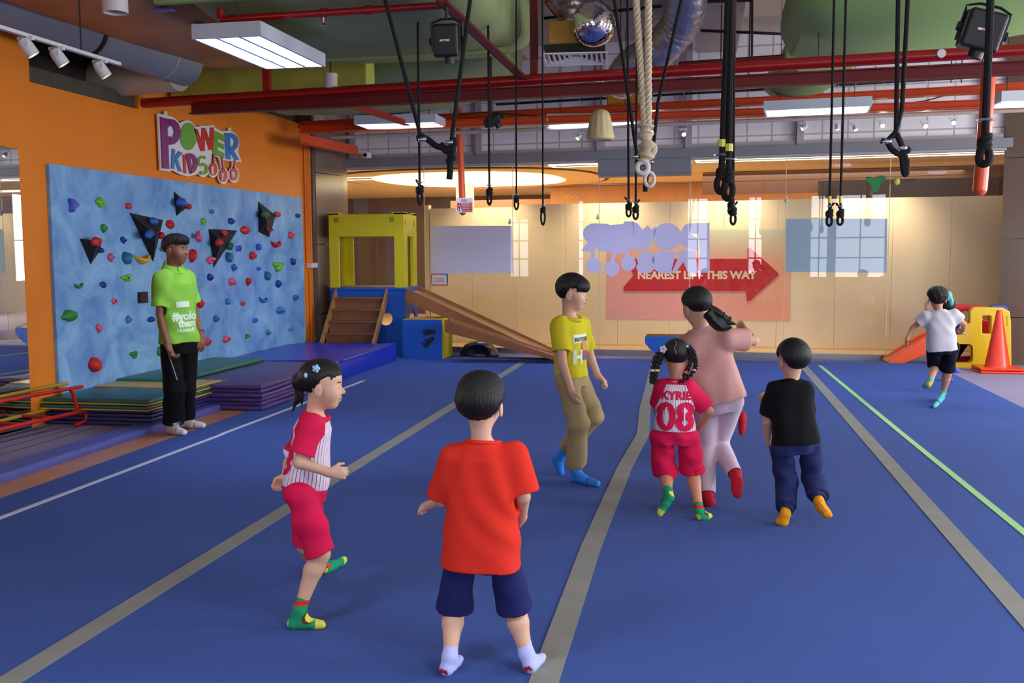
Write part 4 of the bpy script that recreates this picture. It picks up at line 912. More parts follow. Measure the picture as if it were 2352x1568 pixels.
ROPES = [ # x at top, x at knot, y knot, y end, depth, radius, label
 (959, 964, 436, 470, 8.0, 0.011, 'black rope loop hanging lowest behind the V-shaped pair at the left', -1, False),
 (1121, 1124, 440, 470, 8.6, 0.010, 'single black rope beside the small black projector', 0, False),
 (1186, 1186, 458, 481, 8.6, 0.008, 'single black rope left of the dark red post', 0, False),
 (1246, 1247, 482, 516, 8.6, 0.008, 'single black rope right of the dark red post', 0, False),
 (1441, 1444, 474, 497, 8.0, 0.009, 'left of the two thin looped ropes before the thick rope bundle', -1, False),
 (1464, 1460, 480, 503, 8.0, 0.009, 'right of the two thin looped ropes before the thick rope bundle', 1, False),
 (1683, 1679, 470, 492, 7.6, 0.009, 'thin black rope loop in the dark bundle right of centre, second lowest', 0, False),
 (1687, 1684, 486, 515, 7.6, 0.009, 'thin black rope of the dark bundle right of centre, hanging lowest', 1, False),
 (1916, 1905, 490, 518, 7.4, 0.009, 'left rope of the thin looped pair at the right', 1, False),
 (1943, 1930, 490, 516, 7.4, 0.009, 'right rope of the thin looped pair at the right', -1, True)]
for r_ in ROPES:
    rope(r_[0], r_[1], r_[2], r_[3], r_[4], r_[5], r_[6], r_[7], True, yellow=(r_[0] > 1900))
rope(1672, 1657, 395, 441, 7.0, 0.021, 'thick black rope with yellow tape, left in the dark bundle', 0, True, 'thick black ropes with yellow tape', 0.06, yellow=True)
rope(1680, 1673, 405, 457, 7.0, 0.021, 'thick black rope with yellow tape, right in the dark bundle', 0, True, 'thick black ropes with yellow tape', 0.06, yellow=True)
rope(2275, 2262, 325, 377, 5.6, 0.020, 'thick black rope hanging in front of the thick orange pole', 0, True, 'black hanging ropes', 0.05)
# V pair at the left, joined by a knotted strap
VY = 6.4
def PY_(x, y, Y): return Vector(A3(onY(x, y, Y)))
def vrope(name, lines, body, clips, label, r, Y, r2):
    top = PY_(lines[0][0][0], lines[0][0][1], Y); top = top+(top-PY_(*lines[0][1], Y)).normalized()*2.0
    e = empty(name, top, label, 'rope', None)
    for ln in lines:
        P = [PY_(x, y, Y) for x, y in ln]; d = (P[0]-P[1]); P[0] = P[1]+d*((SLZ-P[1].z)/d.z); MB(top).tube(P, r, 8).build('line', M_rope, e, smooth=True)
    for b_ in body:
        P = bez([PY_(x, y, Y) for x, y in b_], 6); MB(top).tube(P, r2, 10).build('strap', M_rope, e, smooth=True)
    for x, y in clips:
        mb = MB(top); q = PY_(x, y, Y-0.02); mb.ball(q, (r*2.2, r*1.2, r*1.1), 2); mb.tube([q+Vector((-r*2, 0, -r)), q+Vector((r*2, 0, r))], r*0.5, 6); mb.build('clamp', M_clip, e, smooth=True)
    return e
vrope('rope_swing', [[(885, 0), (966, 312)], [(1080, 0), (1037, 322)]],
      [[(966, 312), (985, 322), (1000, 334), (1012, 338), (1030, 342), (1036, 348)], [(1012, 330), (1022, 345), (1034, 350)], [(1036, 322), (1040, 345), (1034, 365), (1034, 390), (1032, 412)], [(958, 318), (972, 316)], [(1034, 340), (1044, 330), (1040, 318)], [(1030, 356), (1041, 362), (1030, 370), (1040, 372)]],
      [(970, 320), (1031, 327)], 'pair of black ropes hanging in a V and joined by a knotted strap', 0.014, VY, 0.021)
vrope('rope_swing', [[(1411, 0), (1462, 352)], [(1565, 0), (1512, 232), (1498, 362)]],
      [[(1462, 350), (1466, 372), (1462, 384)], [(1498, 360), (1490, 385), (1484, 412), (1482, 440)]],
      [(1458, 360), (1493, 372)], 'pair of black ropes closing in a V around the thick rope bundle', 0.012, 7.2, 0.018)
vrope('rope_swing', [[(2063, 0), (2058, 300)], [(2085, 0), (2072, 250), (2056, 310)]],
      [[(2058, 304), (2046, 316), (2040, 326), (2048, 342), (2060, 352), (2072, 356)], [(2058, 306), (2068, 325), (2076, 348)], [(2074, 350), (2080, 365), (2078, 395)], [(2070, 352), (2086, 346), (2080, 338)], [(2024, 323), (2038, 326)], [(2072, 358), (2076, 395), (2082, 398), (2083, 365)]],
      [(2038, 325), (2073, 340)], 'pair of black ropes ending in a looped knot at the right', 0.014, 6.6, 0.018)
# cream thick climbing ropes with ring end
M_manila = mat('cream_rope', (0.80, 0.74, 0.62), 0.8, bump=0.5, bscale=120)
RY = 6.6
def twist(a, b, r, parent, org, turns_per_m=9):
    a = Vector(a); b = Vector(b); L = (b-a).length; d = (b-a).normalized(); u = d.orthogonal().normalized(); v = d.cross(u)
    for s in range(3):
        n = int(L*turns_per_m*10); pts = []; ph0 = 2*PI*s/3
        for i in range(n+1):
            t = i/n; ph = ph0+2*PI*turns_per_m*L*t; pts.append(a+d*(L*t)+(u*math.cos(ph)+v*math.sin(ph))*r*0.5)
        MB(org).tube(pts, r*0.56, 6).build('strand', M_manila, parent, smooth=True)
t0 = PY_(1461, 0, RY); k0 = PY_(1481, 290, RY); t1 = PY_(1489, 0, RY); k1 = PY_(1489, 290, RY)
e = empty('climbing_rope', t1+(t1-k1)*0.5, 'doubled thick cream climbing rope ending in a frayed bundle with a ring', 'rope'); org = e.location
for t_, k_ in ((t0, k0), (t1, k1)):
    d_ = t_-k_; twist(k_+d_*((SLZ-k_.z)/d_.z), k_, 0.024, e, org)
mb = MB(org); mb.tube(bez([PY_(1483, 285, RY), PY_(1482, 305, RY), PY_(1486, 330, RY), PY_(1484, 355, RY), PY_(1478, 372, RY)], 6), [0.045+0.015*math.sin(i*1.1) for i in range(25)], 14)
mb.tube(bez([PY_(1492, 330, RY), PY_(1502, 338, RY), PY_(1500, 350, RY), PY_(1490, 358, RY)], 5), 0.022, 8); mb.build('frayed_bundle', M_manila, e, smooth=True)
R = Matrix.Rotation(PI/2, 3, 'X'); c = PY_(1476, 385, RY-0.03); pts = [c+R @ Vector((0.035*math.cos(t), 0.035*math.sin(t), 0)) for t in np.linspace(0, 2*PI, 25)[:-1]]; MB(org).tube(pts, 0.018, 12, closed=True).build('rope_eye', mat('pale_rope', (0.86, 0.84, 0.80), 0.7), e, smooth=True)
pts = [c+R @ Vector((0.02*math.cos(t), 0.02*math.sin(t), 0)) for t in np.linspace(0, 2*PI, 21)[:-1]]; MB(org).tube(pts, 0.007, 8, closed=True).build('thimble', mat('dark_metal', (0.2, 0.2, 0.2), 0.3, metal=0.8), e, smooth=True)
c = PY_(1492, 412, RY); pts = [c+R @ Vector((0.03*math.cos(t), 0.045*math.sin(t), 0)) for t in np.linspace(0, 2*PI, 25)[:-1]]; MB(org).tube(pts, 0.012, 8, closed=True).build('rope_eye', mat('pale_rope', (0.86, 0.84, 0.80), 0.7), e, smooth=True)
# thin dark conduits and hangers below the slab
for i, (x0, y0, x1, y1, z, lab) in enumerate(((1250, 42, 1520, 14, 4.3, 'thin black conduit under the ceiling behind the mirror ball'), (1600, 4, 1725, 0, 4.2, 'thin black conduit at the top right of the silver duct'), (1610, 70, 1800, 78, 4.25, 'thin black conduit crossing behind the dark rope bundle'), (1140, 240, 2260, 176, 3.9, 'long black conduit high on the tiled wall'))):
    a = Vector(A3(onz(x0, y0, z))); b = Vector(A3(onz(x1, y1, z)))
    if i == 3: a = Vector(A3(onG(x0, y0, -0.12))); b = Vector(A3(onG(x1, y1, -0.12)))
    tag(MB(a).tube([a, b], 0.018, 8).build('ceiling_conduit', M_cable, smooth=True), lab, 'conduit')
a = Vector(A3(onz(1727, 2, 4.2))); b = Vector(A3(onz(1727, 150, 4.2))); tag(MB(a).tube([a, b], 0.016, 8).build('ceiling_conduit', M_cable), 'black conduit running away from the camera right of the dark rope bundle', 'conduit')
a = Vector(A3(onz(1560, 147, 3.6))); b = Vector(A3(onz(1800, 130, 3.6))); tag(MB(a).tube([a+Vector((0, 0, -0.12)), a, b], 0.025, 10).build('sprinkler_branch', M_dred, smooth=True), 'short dark red branch pipe left of the bright green duct', 'pipe')
rnd = random.Random(5)
for i, (px, Y, lab) in enumerate(((1140, 12.5, 'thin hanger rod above the small projector'), (1425, 12.6, 'thin hanger rod left of the silver flexible duct'), (1655, 12.4, 'thin hanger rod left of the dark rope bundle'), (1720, 12.2, 'thin hanger rod right of the dark rope bundle'), (1880, 10.2, 'thin hanger rod in front of the bright green duct'), (2184, 13.2, 'thin hanger rod above the orange trays at the right'), (2208, 13.2, 'thin hanger rod beside the one above the orange trays at the right'))):
    p = onY(px, 190 if px != 1880 else 130, Y); q = (p[0], p[1], SLZ); tag(MB(A3(p)).tube([A3(p), q], 0.007, 6).build('hanger_rod', M_rod), lab, 'hanger rod')
# sagging cables over the orange trays
for i, (pts, lab) in enumerate((([(1255, 268), (1400, 276), (1500, 270), (1600, 262), (1690, 245), (1750, 236)], 'black cable lying slack over the orange trays behind the ropes'), ([(1050, 265), (1120, 258), (1240, 268), (1340, 272)], 'black cable hanging slack near the small projector'), ([(2010, 245), (2120, 232), (2200, 214), (2330, 208)], 'black cable lying over the orange trays at the right'))):
    P = bez([A3(onY(x, y, 13.6)) for x, y in pts], 6); tag(MB(P[0]).tube(P, 0.008, 6).build('slack_cable', M_cable, smooth=True), lab, 'cable')
# camera on the tiled wall
c = Vector(A3(onY(846, 358, 15.6))); e = empty('security_camera', c, 'small white security camera by the granite column', 'security camera')
MB(c).box(c+Vector((-0.05, -0.16, -0.04)), c+Vector((0.05, 0.02, 0.05))).build('housing', M_white, e, bevel=0.015); MB(c).lathe(c+Vector((0, -0.165, 0)), [(0.001, 0), (0.03, 0)], 16, Matrix.Rotation(PI/2, 3, 'X')).build('lens', M_black, e)
MB(c).tube([c, c+Vector((0, 0.1, 0.1))], 0.015, 8).build('bracket', M_white, e)
# green board and ball on a stick on the glass
YG = 13.9
def glasspiece(pts, m, name, label, cat, back=-0.02, th=0.01):
    P = [A3(onG(x, y, back)) for x, y in pts]; return tag(MB(P[0]).prism(P, tuple(-GN*th)).build(name, m), label, cat)
wire = [A3(onG(1250, 430, -0.03)), A3(onG(2245, 400, -0.03))]
a, b = Vector(wire[0]), Vector(wire[1]); tag(MB(a).tube([a, b], 0.003, 5).build('stretched_wire', M_rod), 'thin wire stretched across the glass wall', 'wire')
glasspiece([(1987, 412), (1992, 405), (2008, 409), (2022, 402), (2034, 406), (2032, 416), (2022, 424), (2018, 436), (2010, 442), (2003, 438), (2004, 430), (1996, 420)], mat('green_foam', (0.08, 0.50, 0.26), 0.6), 'foam_shape', 'green three-lobed foam shape hanging on a wire by the glass', 'foam shape')
c = Vector(A3(onG(2059, 417, -0.08))); tag(MB(c).ball(c, 0.052, 3).build('tennis_ball', mat('tennis_yellow', (0.72, 0.76, 0.30), 0.8), smooth=True), 'yellow tennis ball strung beside the green foam shape', 'ball')
a, b = Vector(A3(onG(2066, 416, -0.08))), Vector(A3(onG(2103, 412, -0.08))); tag(MB(a).tube([a, b], [0.022, 0.014], 8).build('hanging_stick', mat('stick_brown', (0.30, 0.24, 0.20), 0.6)), 'short dark stick beside the yellow tennis ball', 'stick')
# ================================================================== GRAPHICS ON AND BEHIND THE GLASS
M_lav = mat('lavender_film', (0.82, 0.80, 0.94), 0.5, coat=0.9)
M_wf = mat('white_film', (0.86, 0.84, 0.92), 0.5, coat=0.9); M_bg = mat('blue_grey_film', (0.58, 0.67, 0.73), 0.5, coat=0.9)
for m_ in (M_lav, M_wf, M_bg): m_.node_tree.nodes['Principled BSDF'].inputs['Coat Roughness'].default_value = 0.01
def film(pts, back, th, m, name, parent=None, org=None):
    P = [A3(onG(x, y, back)) for x, y in pts]
    mb = MB(org if org is not None else P[0]); mb.prism(P, tuple(-GN*th)); return mb.build(name, m, parent)
tag(film([(989, 519), (1176, 518.5), (1177, 627), (990, 628)], -0.005, 0.004, M_wf, 'glass_poster'), 'blank pale lilac poster on the glass right of the yellow tower', 'poster')
e = empty('glass_notice', A3(onG(1008, 640, -0.01)), 'small notice with coloured border under the blank poster', 'notice'); org = e.location
film([(990, 628), (1029, 628), (1029, 656), (991, 656)], -0.006, 0.003, mat('multi_border', (0.80, 0.40, 0.32), 0.5), 'border', e, org)
film([(993, 631), (1025, 631), (1026, 653), (993, 653)], -0.010, 0.002, mat('paper', (0.92, 0.88, 0.88), 0.6), 'sheet', e, org)
film([(1016, 628), (1029, 628), (1029, 650), (1026, 650), (1026, 631), (1016, 631)], -0.0095, 0.003, mat('border_blue', (0.20, 0.50, 0.72), 0.5), 'border_corner', e, org)
for k in range(3): film([(998, 638+k*4), (1021, 638+k*4), (1021, 639.2+k*4), (998, 639.2+k*4)], -0.0125, 0.001, mat('notice_red', (0.78, 0.24, 0.16), 0.6), 'text_line', e, org)
# reversed gym sign (back of the film)
e = empty('glass_sign', A3(onG(1480, 570, -0.01)), 'lavender back of the gym name sign, reading in reverse on the glass', 'sign'); org = e.location
def lav(polys, name):
    mb = MB(org)
    for i, pts in enumerate(polys): P = [A3(onG(x, y, -0.006-0.0006*(i % 7))) for x, y in pts]; mb.prism(P, tuple(-GN*0.003))
    return mb.build(name, M_lav, e)
def q_(x, y): return 1250+x/3.36, 450+y/3.36
def Q(L): return [q_(*p) for p in L]
lav([Q([(1275, 207), (1278, 590), (1205, 592), (1200, 415), (1190, 300)]), Q([(1278, 207), (1270, 300), (1130, 290), (1060, 260), (1090, 220), (1160, 207)]), Q([(1185, 330), (1190, 425), (1110, 405), (1050, 370), (1040, 300), (1080, 260)])], 'letter')
lav([Q(ring(950, 312, 108, 105, 30))], 'letter')
lav([Q([(850, 235), (870, 240), (835, 350), (790, 415), (700, 410), (680, 200), (720, 210), (760, 260), (800, 225), (830, 260)])], 'letter')
lav([Q([(690, 195), (620, 195), (610, 215), (500, 225), (485, 290), (490, 430), (640, 440), (660, 400), (695, 410)])], 'letter')
lav([Q(ring(390, 290, 92, 80, 24)), Q([(400, 212), (500, 215), (500, 432), (410, 425)]), Q([(360, 330), (420, 360), (390, 430), (278, 425)])], 'letter')
lav([Q([(1165, 420), (1190, 590), (1110, 590), (1060, 480), (1030, 440), (1060, 420)]), Q([(1100, 470), (1010, 600), (985, 590), (1050, 440)])], 'letter')
lav([Q(ring(905, 505, 75, 85, 24)), Q([(900, 430), (1020, 430), (975, 600), (900, 590)])], 'letter')
lav([Q(ring(785, 490, 68, 62, 20)), Q(ring(780, 550, 70, 48, 20))], 'letter')
for cx, cy, tx, ty in ((380, 535, 365, 430), (522, 560, 540, 435), (650, 520, 635, 435)):
    lav([Q(ring(cx, cy, 58, 58, 24)), Q([(tx-15, ty-10), (tx+20, ty-10), (cx+15, cy-40), (cx-15, cy-40)])], 'bead')
tag(film([(1806, 502.5), (2038, 502), (2036.5, 626), (1804, 624)], -0.005, 0.004, M_bg, 'glass_poster'), 'blank blue-grey poster on the glass at the right', 'poster')
# lift poster on the hoarding
def grad():
    m = mat('lift_gradient', (0.9, 0.6, 0.5), 0.5); nt = m.node_tree; b = nt.nodes['Principled BSDF']; tc = nt.nodes.new('ShaderNodeTexCoord'); sp_ = nt.nodes.new('ShaderNodeSeparateXYZ')
    nt.links.new(tc.outputs['Generated'], sp_.inputs[0])
    r1 = nt.nodes.new('ShaderNodeValToRGB'); r2 = nt.nodes.new('ShaderNodeValToRGB'); mx = nt.nodes.new('ShaderNodeMix'); mx.data_type = 'RGBA'
    for r, c in ((r1, ((0.95, 0.70, 0.74), (0.95, 0.66, 0.66), (0.76, 0.76, 0.72))), (r2, ((0.97, 0.68, 0.55), (0.97, 0.74, 0.60), (0.82, 0.86, 0.78)))):
        r.color_ramp.elements[0].color = srgb(c[0]); r.color_ramp.elements[0].position = 0.15; r.color_ramp.elements[1].color = srgb(c[2]); r.color_ramp.elements[1].position = 0.95
        el = r.color_ramp.elements.new(0.6); el.color = srgb(c[1]); nt.links.new(sp_.outputs['Z'], r.inputs['Fac'])
    nt.links.new(sp_.outputs['X'], mx.inputs[0]); nt.links.new(r1.outputs[0], mx.inputs[6]); nt.links.new(r2.outputs[0], mx.inputs[7]); nt.links.new(mx.outputs[2], b.inputs['Base Color']); return m
e = empty('lift_poster', A3(onG(1600, 630, 1.19)), 'pink and peach poster with a red arrow pointing to the nearest lift', 'poster'); org = e.location
film([(1393, 527), (1816, 527), (1815, 736), (1393, 731)], 1.196, 0.004, grad(), 'backdrop', e, org)
AR = [(1444, 594), (1717, 594), (1717, 572), (1722, 568), (1786, 625), (1788, 632), (1724, 690), (1716, 692), (1714, 668), (1434, 668), (1432, 660), (1456, 631), (1440, 600)]
film(AR, 1.190, 0.012, mat('arrow_red', (0.80, 0.14, 0.18), 0.5), 'arrow', e, org)
pL = onG(1464, 640, 1.176); pR = onG(1738, 640, 1.176)
me = text_mesh('NEAREST LIFT THIS WAY', 0.2, 0.001, 0.007, 0.96); wd = max(v.co.x for v in me.vertices); s_ = float(np.linalg.norm(pR-pL))/wd
me.transform(Matrix.Scale(s_, 4)); place_mesh(me, pL, GD, (0, 0, 1), -GN)
for v in me.vertices: v.co -= org
link('lettering', me, mat('letter_cream', (0.95, 0.90, 0.82), 0.5), e)
# corner marks / stand-off fixings on the glass
for i, (x, y, lab) in enumerate(((1373, 500, 'small clear fixing on the glass above the reversed sign'), (1806, 460, 'small clear fixing on the glass above the blue-grey poster'), (1171, 511, 'small clear fixing at the top right corner of the blank poster'))):
    c = Vector(A3(onG(x, y, -0.02))); tag(MB(c).tube([c, c+Vector((0, 0, 0.06))], 0.012, 8).ball(c, 0.03, 1).build('glass_fixing', mat('clear_plastic', (0.80, 0.78, 0.76), 0.3)), lab, 'fixing')

# ================================================================== FLOOR EQUIPMENT
# tumble track pads on the left
M_pad = mat('pad_violet', (0.30, 0.33, 0.60), 0.6, var=0.05); M_bed = mat('bed_lilac', (0.57, 0.52, 0.60), 0.9, spec=0.1, bump=0.3, bscale=300)
e = empty('tumble_track', (-5.4, 6.5, 0), 'long low lilac tumble track along the left side', 'tumble track')
MB(e.location).box((-5.98, 2.5, -0.048), (-5.06, 10.8, 0.02)).build('bed', M_bed, e, bevel=0.01)
MB(e.location).box((-5.055, 2.5, -0.048), (-4.79, 10.5, 0.055)).build('edge_pad', M_pad, e, bevel=0.03, seg=3)
M_bl = mat('net_line', (0.25, 0.23, 0.30), 0.9)
mb = MB(e.location)
for k in range(4): mb.box((-5.9, 3, 0.0205), (-5.9+0.02, 8.2, 0.023)) if k == 0 else mb.box((-5.9+0.17*k, 3, 0.0205), (-5.9+0.17*k+0.008, 8.1, 0.023))
mb.build('seam', M_bl, e)
def softmat(x0, x1, y0, y1, z0, z1, m, name, label, cat, grp=None, sag=0.006, seed=0, parent=None, rz=0.0):
    bm = bmesh.new(); nx, ny = 10, 14; c = Vector(((x0+x1)/2, (y0+y1)/2, z0)); h = z1-z0; r = min(0.02, h*0.45)
    g = bmesh.ops.create_grid(bm, x_segments=nx, y_segments=ny, size=1.0)['verts']
    me = MB(c); rnd = random.Random(seed)
    prof = [(-r, 0.0), (0, r), (0, h-r), (-r, h)] if False else [(0.6, 0.0), (1.0, 0.25), (1.0, 0.75), (0.6, 1.0)]
    rings = []; N = 4*12
    def pt(k):      # rounded rectangle parameter
        s = k/N*4; i = int(s); f = s-i; a = [(-1, -1), (1, -1), (1, 1), (-1, 1)]; p, q = a[i % 4], a[(i+1) % 4]; return p[0]+(q[0]-p[0])*f, p[1]+(q[1]-p[1])*f
    bm.free(); hx, hy = (x1-x0)/2, (y1-y0)/2
    for inset, zz in ((r, 0.0), (r*0.3, h*0.12), (0, h*0.4), (0, h*0.6), (r*0.3, h*0.88), (r, h)):
        ring_ = []
        for k in range(N):
            u_, v_ = pt(k); x = u_*(hx-inset); y = v_*(hy-inset); w_ = noise.noise(Vector((x*4+seed, y*4, zz*9)))*sag
            ring_.append(me.v(c+Vector((x+w_*0.5, y+w_*0.5, zz+(w_ if zz > 0 else 0)))))
        rings.append(ring_)
    for A_, B_ in zip(rings, rings[1:]):
        for k in range(N): me.bm.faces.new((A_[k], A_[(k+1) % N], B_[(k+1) % N], B_[k]))
    me.bm.faces.new(rings[0][::-1]); me.bm.faces.new(rings[-1])
    o = me.build(name, m, parent, smooth=True)
    if parent is None: tag(o, label, cat, grp)
    return o
M_navy = mat('mat_navy', (0.17, 0.16, 0.38), 0.42, coat=0.2); M_dg = mat('mat_green', (0.07, 0.32, 0.30), 0.42, coat=0.2); M_ye = mat('mat_yellow', (0.85, 0.66, 0.16), 0.45, coat=0.2); M_pu = mat('mat_purple', (0.31, 0.22, 0.46), 0.42, coat=0.2); M_gr2 = mat('mat_bright_green', (0.10, 0.42, 0.32), 0.45, coat=0.2)
# stack beside the man
z = 0.02; names = ['bottom', 'second', 'third', 'topmost']
for k in range(4):
    softmat(-5.97, -4.90+0.01*(k % 2), 8.2+0.01*k, 9.72, z, z+0.036, M_navy, 'folding_mat', '%s navy mat in the stack left of the man' % names[k].replace('topmost', 'upper'), 'gym mat', 'navy mats in the stack left of the man', seed=k); z += 0.0362
for k in range(2):
    t = softmat(-5.98, -4.90, 8.16+0.02*k, 9.74, z, z+0.05, M_dg, 'folding_mat', ('lower', 'upper')[k]+' dark green mat with yellow edge in the stack left of the man', 'gym mat', None, seed=9+k)
    c = t.location
    mb = MB((0, 0, 0)); hx = 0.545; hy = 0.795
    mb.box((-0.548, -0.797, 0.001), (0.548, 0.797, 0.014)); o = mb.build('edge_band', M_ye, t, bevel=0.004)
    z += 0.052
t.name = 'folding_mat'; o = MB((0, 0, 0)).box((-0.5, 0.0, 0.045), (0.54, 0.62, 0.0575)).build('yellow_panel', M_ye, t, bevel=0.004)
# purple stack behind the man
z = 0.0
nm = ['bottom', 'second lowest', 'third lowest', 'middle', 'third highest', 'second highest', 'topmost']
for k in range(6):
    softmat(-5.95+0.02*(k % 2), -4.33-0.012*((k*2) % 3), 9.32+0.015*((k*5) % 3), 11.55, z, z+0.042, M_pu, 'folding_mat', '%s purple mat in the wide stack behind the man' % nm[k if k < 5 else 6], 'gym mat', 'purple mats in the wide stack', seed=20+k, sag=0.01); z += 0.0425
softmat(-5.97, -5.3, 9.36, 11.5, z+0.002, z+0.045, M_gr2, 'folding_mat', 'bright green mat lying on the purple stack against the wall', 'gym mat', seed=40)
# blue crash mat
cm_ = empty('crash_mat', (-5.2, 12.85, 0), 'thick shiny royal blue crash mat below the wooden steps', 'crash mat')
M_vinyl = mat('blue_vinyl', (0.12, 0.20, 0.72), 0.28, spec=0.6, bump=0.25, bscale=7)
o = softmat(-5.92, -4.40, 11.62, 14.1, -0.048, 0.25, M_vinyl, 'vinyl_cover', '', '', seed=50, parent=cm_, sag=0.025); o.location = Vector((-5.16, 12.86, -0.048))-cm_.location
MB(cm_.location).box((-4.405, 11.8, 0.225), (-4.38, 13.95, 0.25)).build('flap', M_vinyl, cm_, bevel=0.005)

# ladders of bent tube on the left
def ladder(P0, P1, w, hgt, m, label, rungs, org=None):
    """two side rails that bend down into feet, joined by rungs"""
    a = Vector(P0); b = Vector(P1); d = (b-a).normalized(); n = Vector((-d.y, d.x, 0)); e = empty('tube_hurdle', b, label, 'tubular frame'); z = Vector((0, 0, 1)); org = b; r = 0.017
    for s, nm_ in ((0, 'side_frame'), (1, 'side_frame')):
        o_ = n*w*s
        up = bez([a+o_+z*hgt, b+o_+z*hgt-d*0.12, b+o_+z*(hgt-0.01)-d*0.04, b+o_+z*(hgt-0.05), b+o_+d*0.05+z*hgt*0.4], 5)
        lo = bez([a+o_+z*0.13, b+o_+z*0.13-d*0.1, b+o_+z*0.14+d*0.06, b+o_+z*0.11+d*0.15, b+o_+z*0.04+d*0.14, b+o_+z*0.02+d*0.0], 5)
        MB(org).tube(up, r, 10).tube(lo, r, 10).build(nm_, m, e, smooth=True)
    L = (b-a).length
    for k in range(rungs):
        c = b-d*(0.25+k*0.36)
        if (c-a).dot(d) < 0: break
        MB(org).tube([c+z*0.13, c+z*0.13+n*w], r*0.9, 8).build('rung', m, e, smooth=True)
    return e
M_rt = mat('red_tube', (0.80, 0.14, 0.11), 0.35); M_yt = mat('yellow_tube', (0.72, 0.58, 0.16), 0.4)
a = onz(-420, 1080, 0.02); b = onz(205, 975, 0.02)
ladder((-5.95, 4.9, 0.02), (b[0]-0.05, b[1]-0.15, 0.02), 0.55, 0.36, M_rt, 'red tubular frame lying on the lilac track at the left', 6)
ladder((-5.98, 5.6, 0.02), (b[0]-0.42, b[1]+0.2, 0.02), 0.45, 0.34, M_yt, 'yellow tubular frame behind the red one at the left', 5)

# play tower
TY = 15.0
tw = empty('play_tower', (-5.0, TY, -0.05), 'yellow and blue castle play tower in the left corner', 'play tower'); O = tw.location
M_ty = mat('tower_yellow', (0.82, 0.76, 0.08), 0.5, bump=0.05); M_tb = mat('tower_blue', (0.10, 0.36, 0.72), 0.45); M_wood = mat('wood_brown', (0.58, 0.36, 0.20), 0.5, var=0.15, vscale=5); M_wood2 = mat('wood_side', (0.66, 0.46, 0.26), 0.5, var=0.12, vscale=5)
TX0 = float(onY(757, 600, TY)[0]); TX1 = float(onY(928, 600, TY)[0]); ZP = float(onY(800, 660, TY)[2]); ZT = float(onY(800, 490, TY)[2]); TB = TY+0.72; pw = 0.155
# blue base: front with round hole, right side with arch, back open
def panel_hole(name, x0, x1, z0, z1, y, th, hc, hr, m, axis='x'):
    mb = MB(O); n = 28; c = [(hc[0]+hr*math.cos(2*PI*k/n), hc[1]+hr*math.sin(2*PI*k/n)) for k in range(n)]
    def outer(k):
        a = 2*PI*k/n; dx, dz = math.cos(a), math.sin(a); t = 1e9
        if dx > 1e-6: t = min(t, (x1-hc[0])/dx)
        if dx < -1e-6: t = min(t, (x0-hc[0])/dx)
        if dz > 1e-6: t = min(t, (z1-hc[1])/dz)
        if dz < -1e-6: t = min(t, (z0-hc[1])/dz)
        return (hc[0]+dx*t, hc[1]+dz*t)
    def W(p, yy): return (p[0], yy, p[1]) if axis == 'x' else (yy, p[0], p[1])
    ci = [mb.v(W(p, y)) for p in c]; co = [mb.v(W(outer(k), y)) for k in range(n)]; di = [mb.v(W(p, y+th)) for p in c]; do = [mb.v(W(outer(k), y+th)) for k in range(n)]
    corners = [(x0, z0), (x1, z0), (x1, z1), (x0, z1)]
    for k in range(n):
        j = (k+1) % n; mb.bm.faces.new((ci[k], ci[j], co[j], co[k])); mb.bm.faces.new((di[k], do[k], do[j], di[j])); mb.bm.faces.new((ci[k], di[k], di[j], ci[j])); mb.bm.faces.new((co[k], co[j], do[j], do[k]))
        pk, pj = outer(k), outer(j)
        if abs(pk[0]-pj[0]) > 1e-6 and abs(pk[1]-pj[1]) > 1e-6:
            q = min(corners, key=lambda c_: (c_[0]-pk[0])**2+(c_[1]-pk[1])**2+(c_[0]-pj[0])**2+(c_[1]-pj[1])**2)
            v0, v1 = mb.v(W(q, y)), mb.v(W(q, y+th)); mb.bm.faces.new((co[k], co[j], v0)); mb.bm.faces.new((do[k], v1, do[j]))
    return mb.build(name, m, tw)
hc = onY(886, 731, TY); panel_hole('base_panel', TX0, TX1, -0.045, ZP-0.04, TY, 0.02, (float(hc[0]), float(hc[2])), 0.11, M_tb)
panel_hole('side_panel', TY+0.02, TB, -0.045, ZP-0.04, TX1-0.02, 0.02, (TY+0.42, 0.52), 0.17, M_tb, 'y')
MB(O).box((TX0, TY+0.02, -0.045), (TX0+0.02, TB, ZP-0.04)).build('side_panel', M_tb, tw)
MB(O).box((TX0-0.01, TY-0.02, ZP-0.04), (TX1+0.03, TB+0.02, ZP)).build('deck', M_tb, tw, bevel=0.006)
MB(O).box((TX0+0.03, TY+0.02, ZP), (TX1-0.02, TB-0.02, ZP+0.012)).build('deck_board', mat('deck_wood', (0.55, 0.38, 0.28), 0.6), tw)
def castle(x0, x1, y, th, name, axis='x', lo=ZP, hi=ZT, hd=0.36):
    mb = MB(O)
    def B(a0, a1, z0, z1): mb.box((a0, y, z0), (a1, y+th, z1)) if axis == 'x' else mb.box((y, a0, z0), (y+th, a1, z1))
    B(x0, x0+pw, lo, hi); B(x1-pw, x1, lo, hi); B(x0+pw, x1-pw, hi-hd, hi-0.015)
    for s in (x0, x1-0.19):
        for k in range(5): B(s+k*0.038, s+k*0.038+0.026, hi, hi+0.015)
        B(s, s+0.19, hi-0.02, hi)
    mb.build(name, M_ty, tw)
castle(TX0, TX1, TY, 0.05, 'castle_panel'); castle(TX0, TX1, TB-0.05, 0.05, 'castle_panel')
castle(TY+0.05, TB-0.05, TX1-0.05, 0.05, 'castle_panel', 'y'); castle(TY+0.05, TB-0.05, TX0, 0.05, 'castle_panel', 'y')
M_win = mat('yellow_shade', (0.62, 0.52, 0.10), 0.6)  # shaded tower yellow: recess shade put into the colour of flat plates
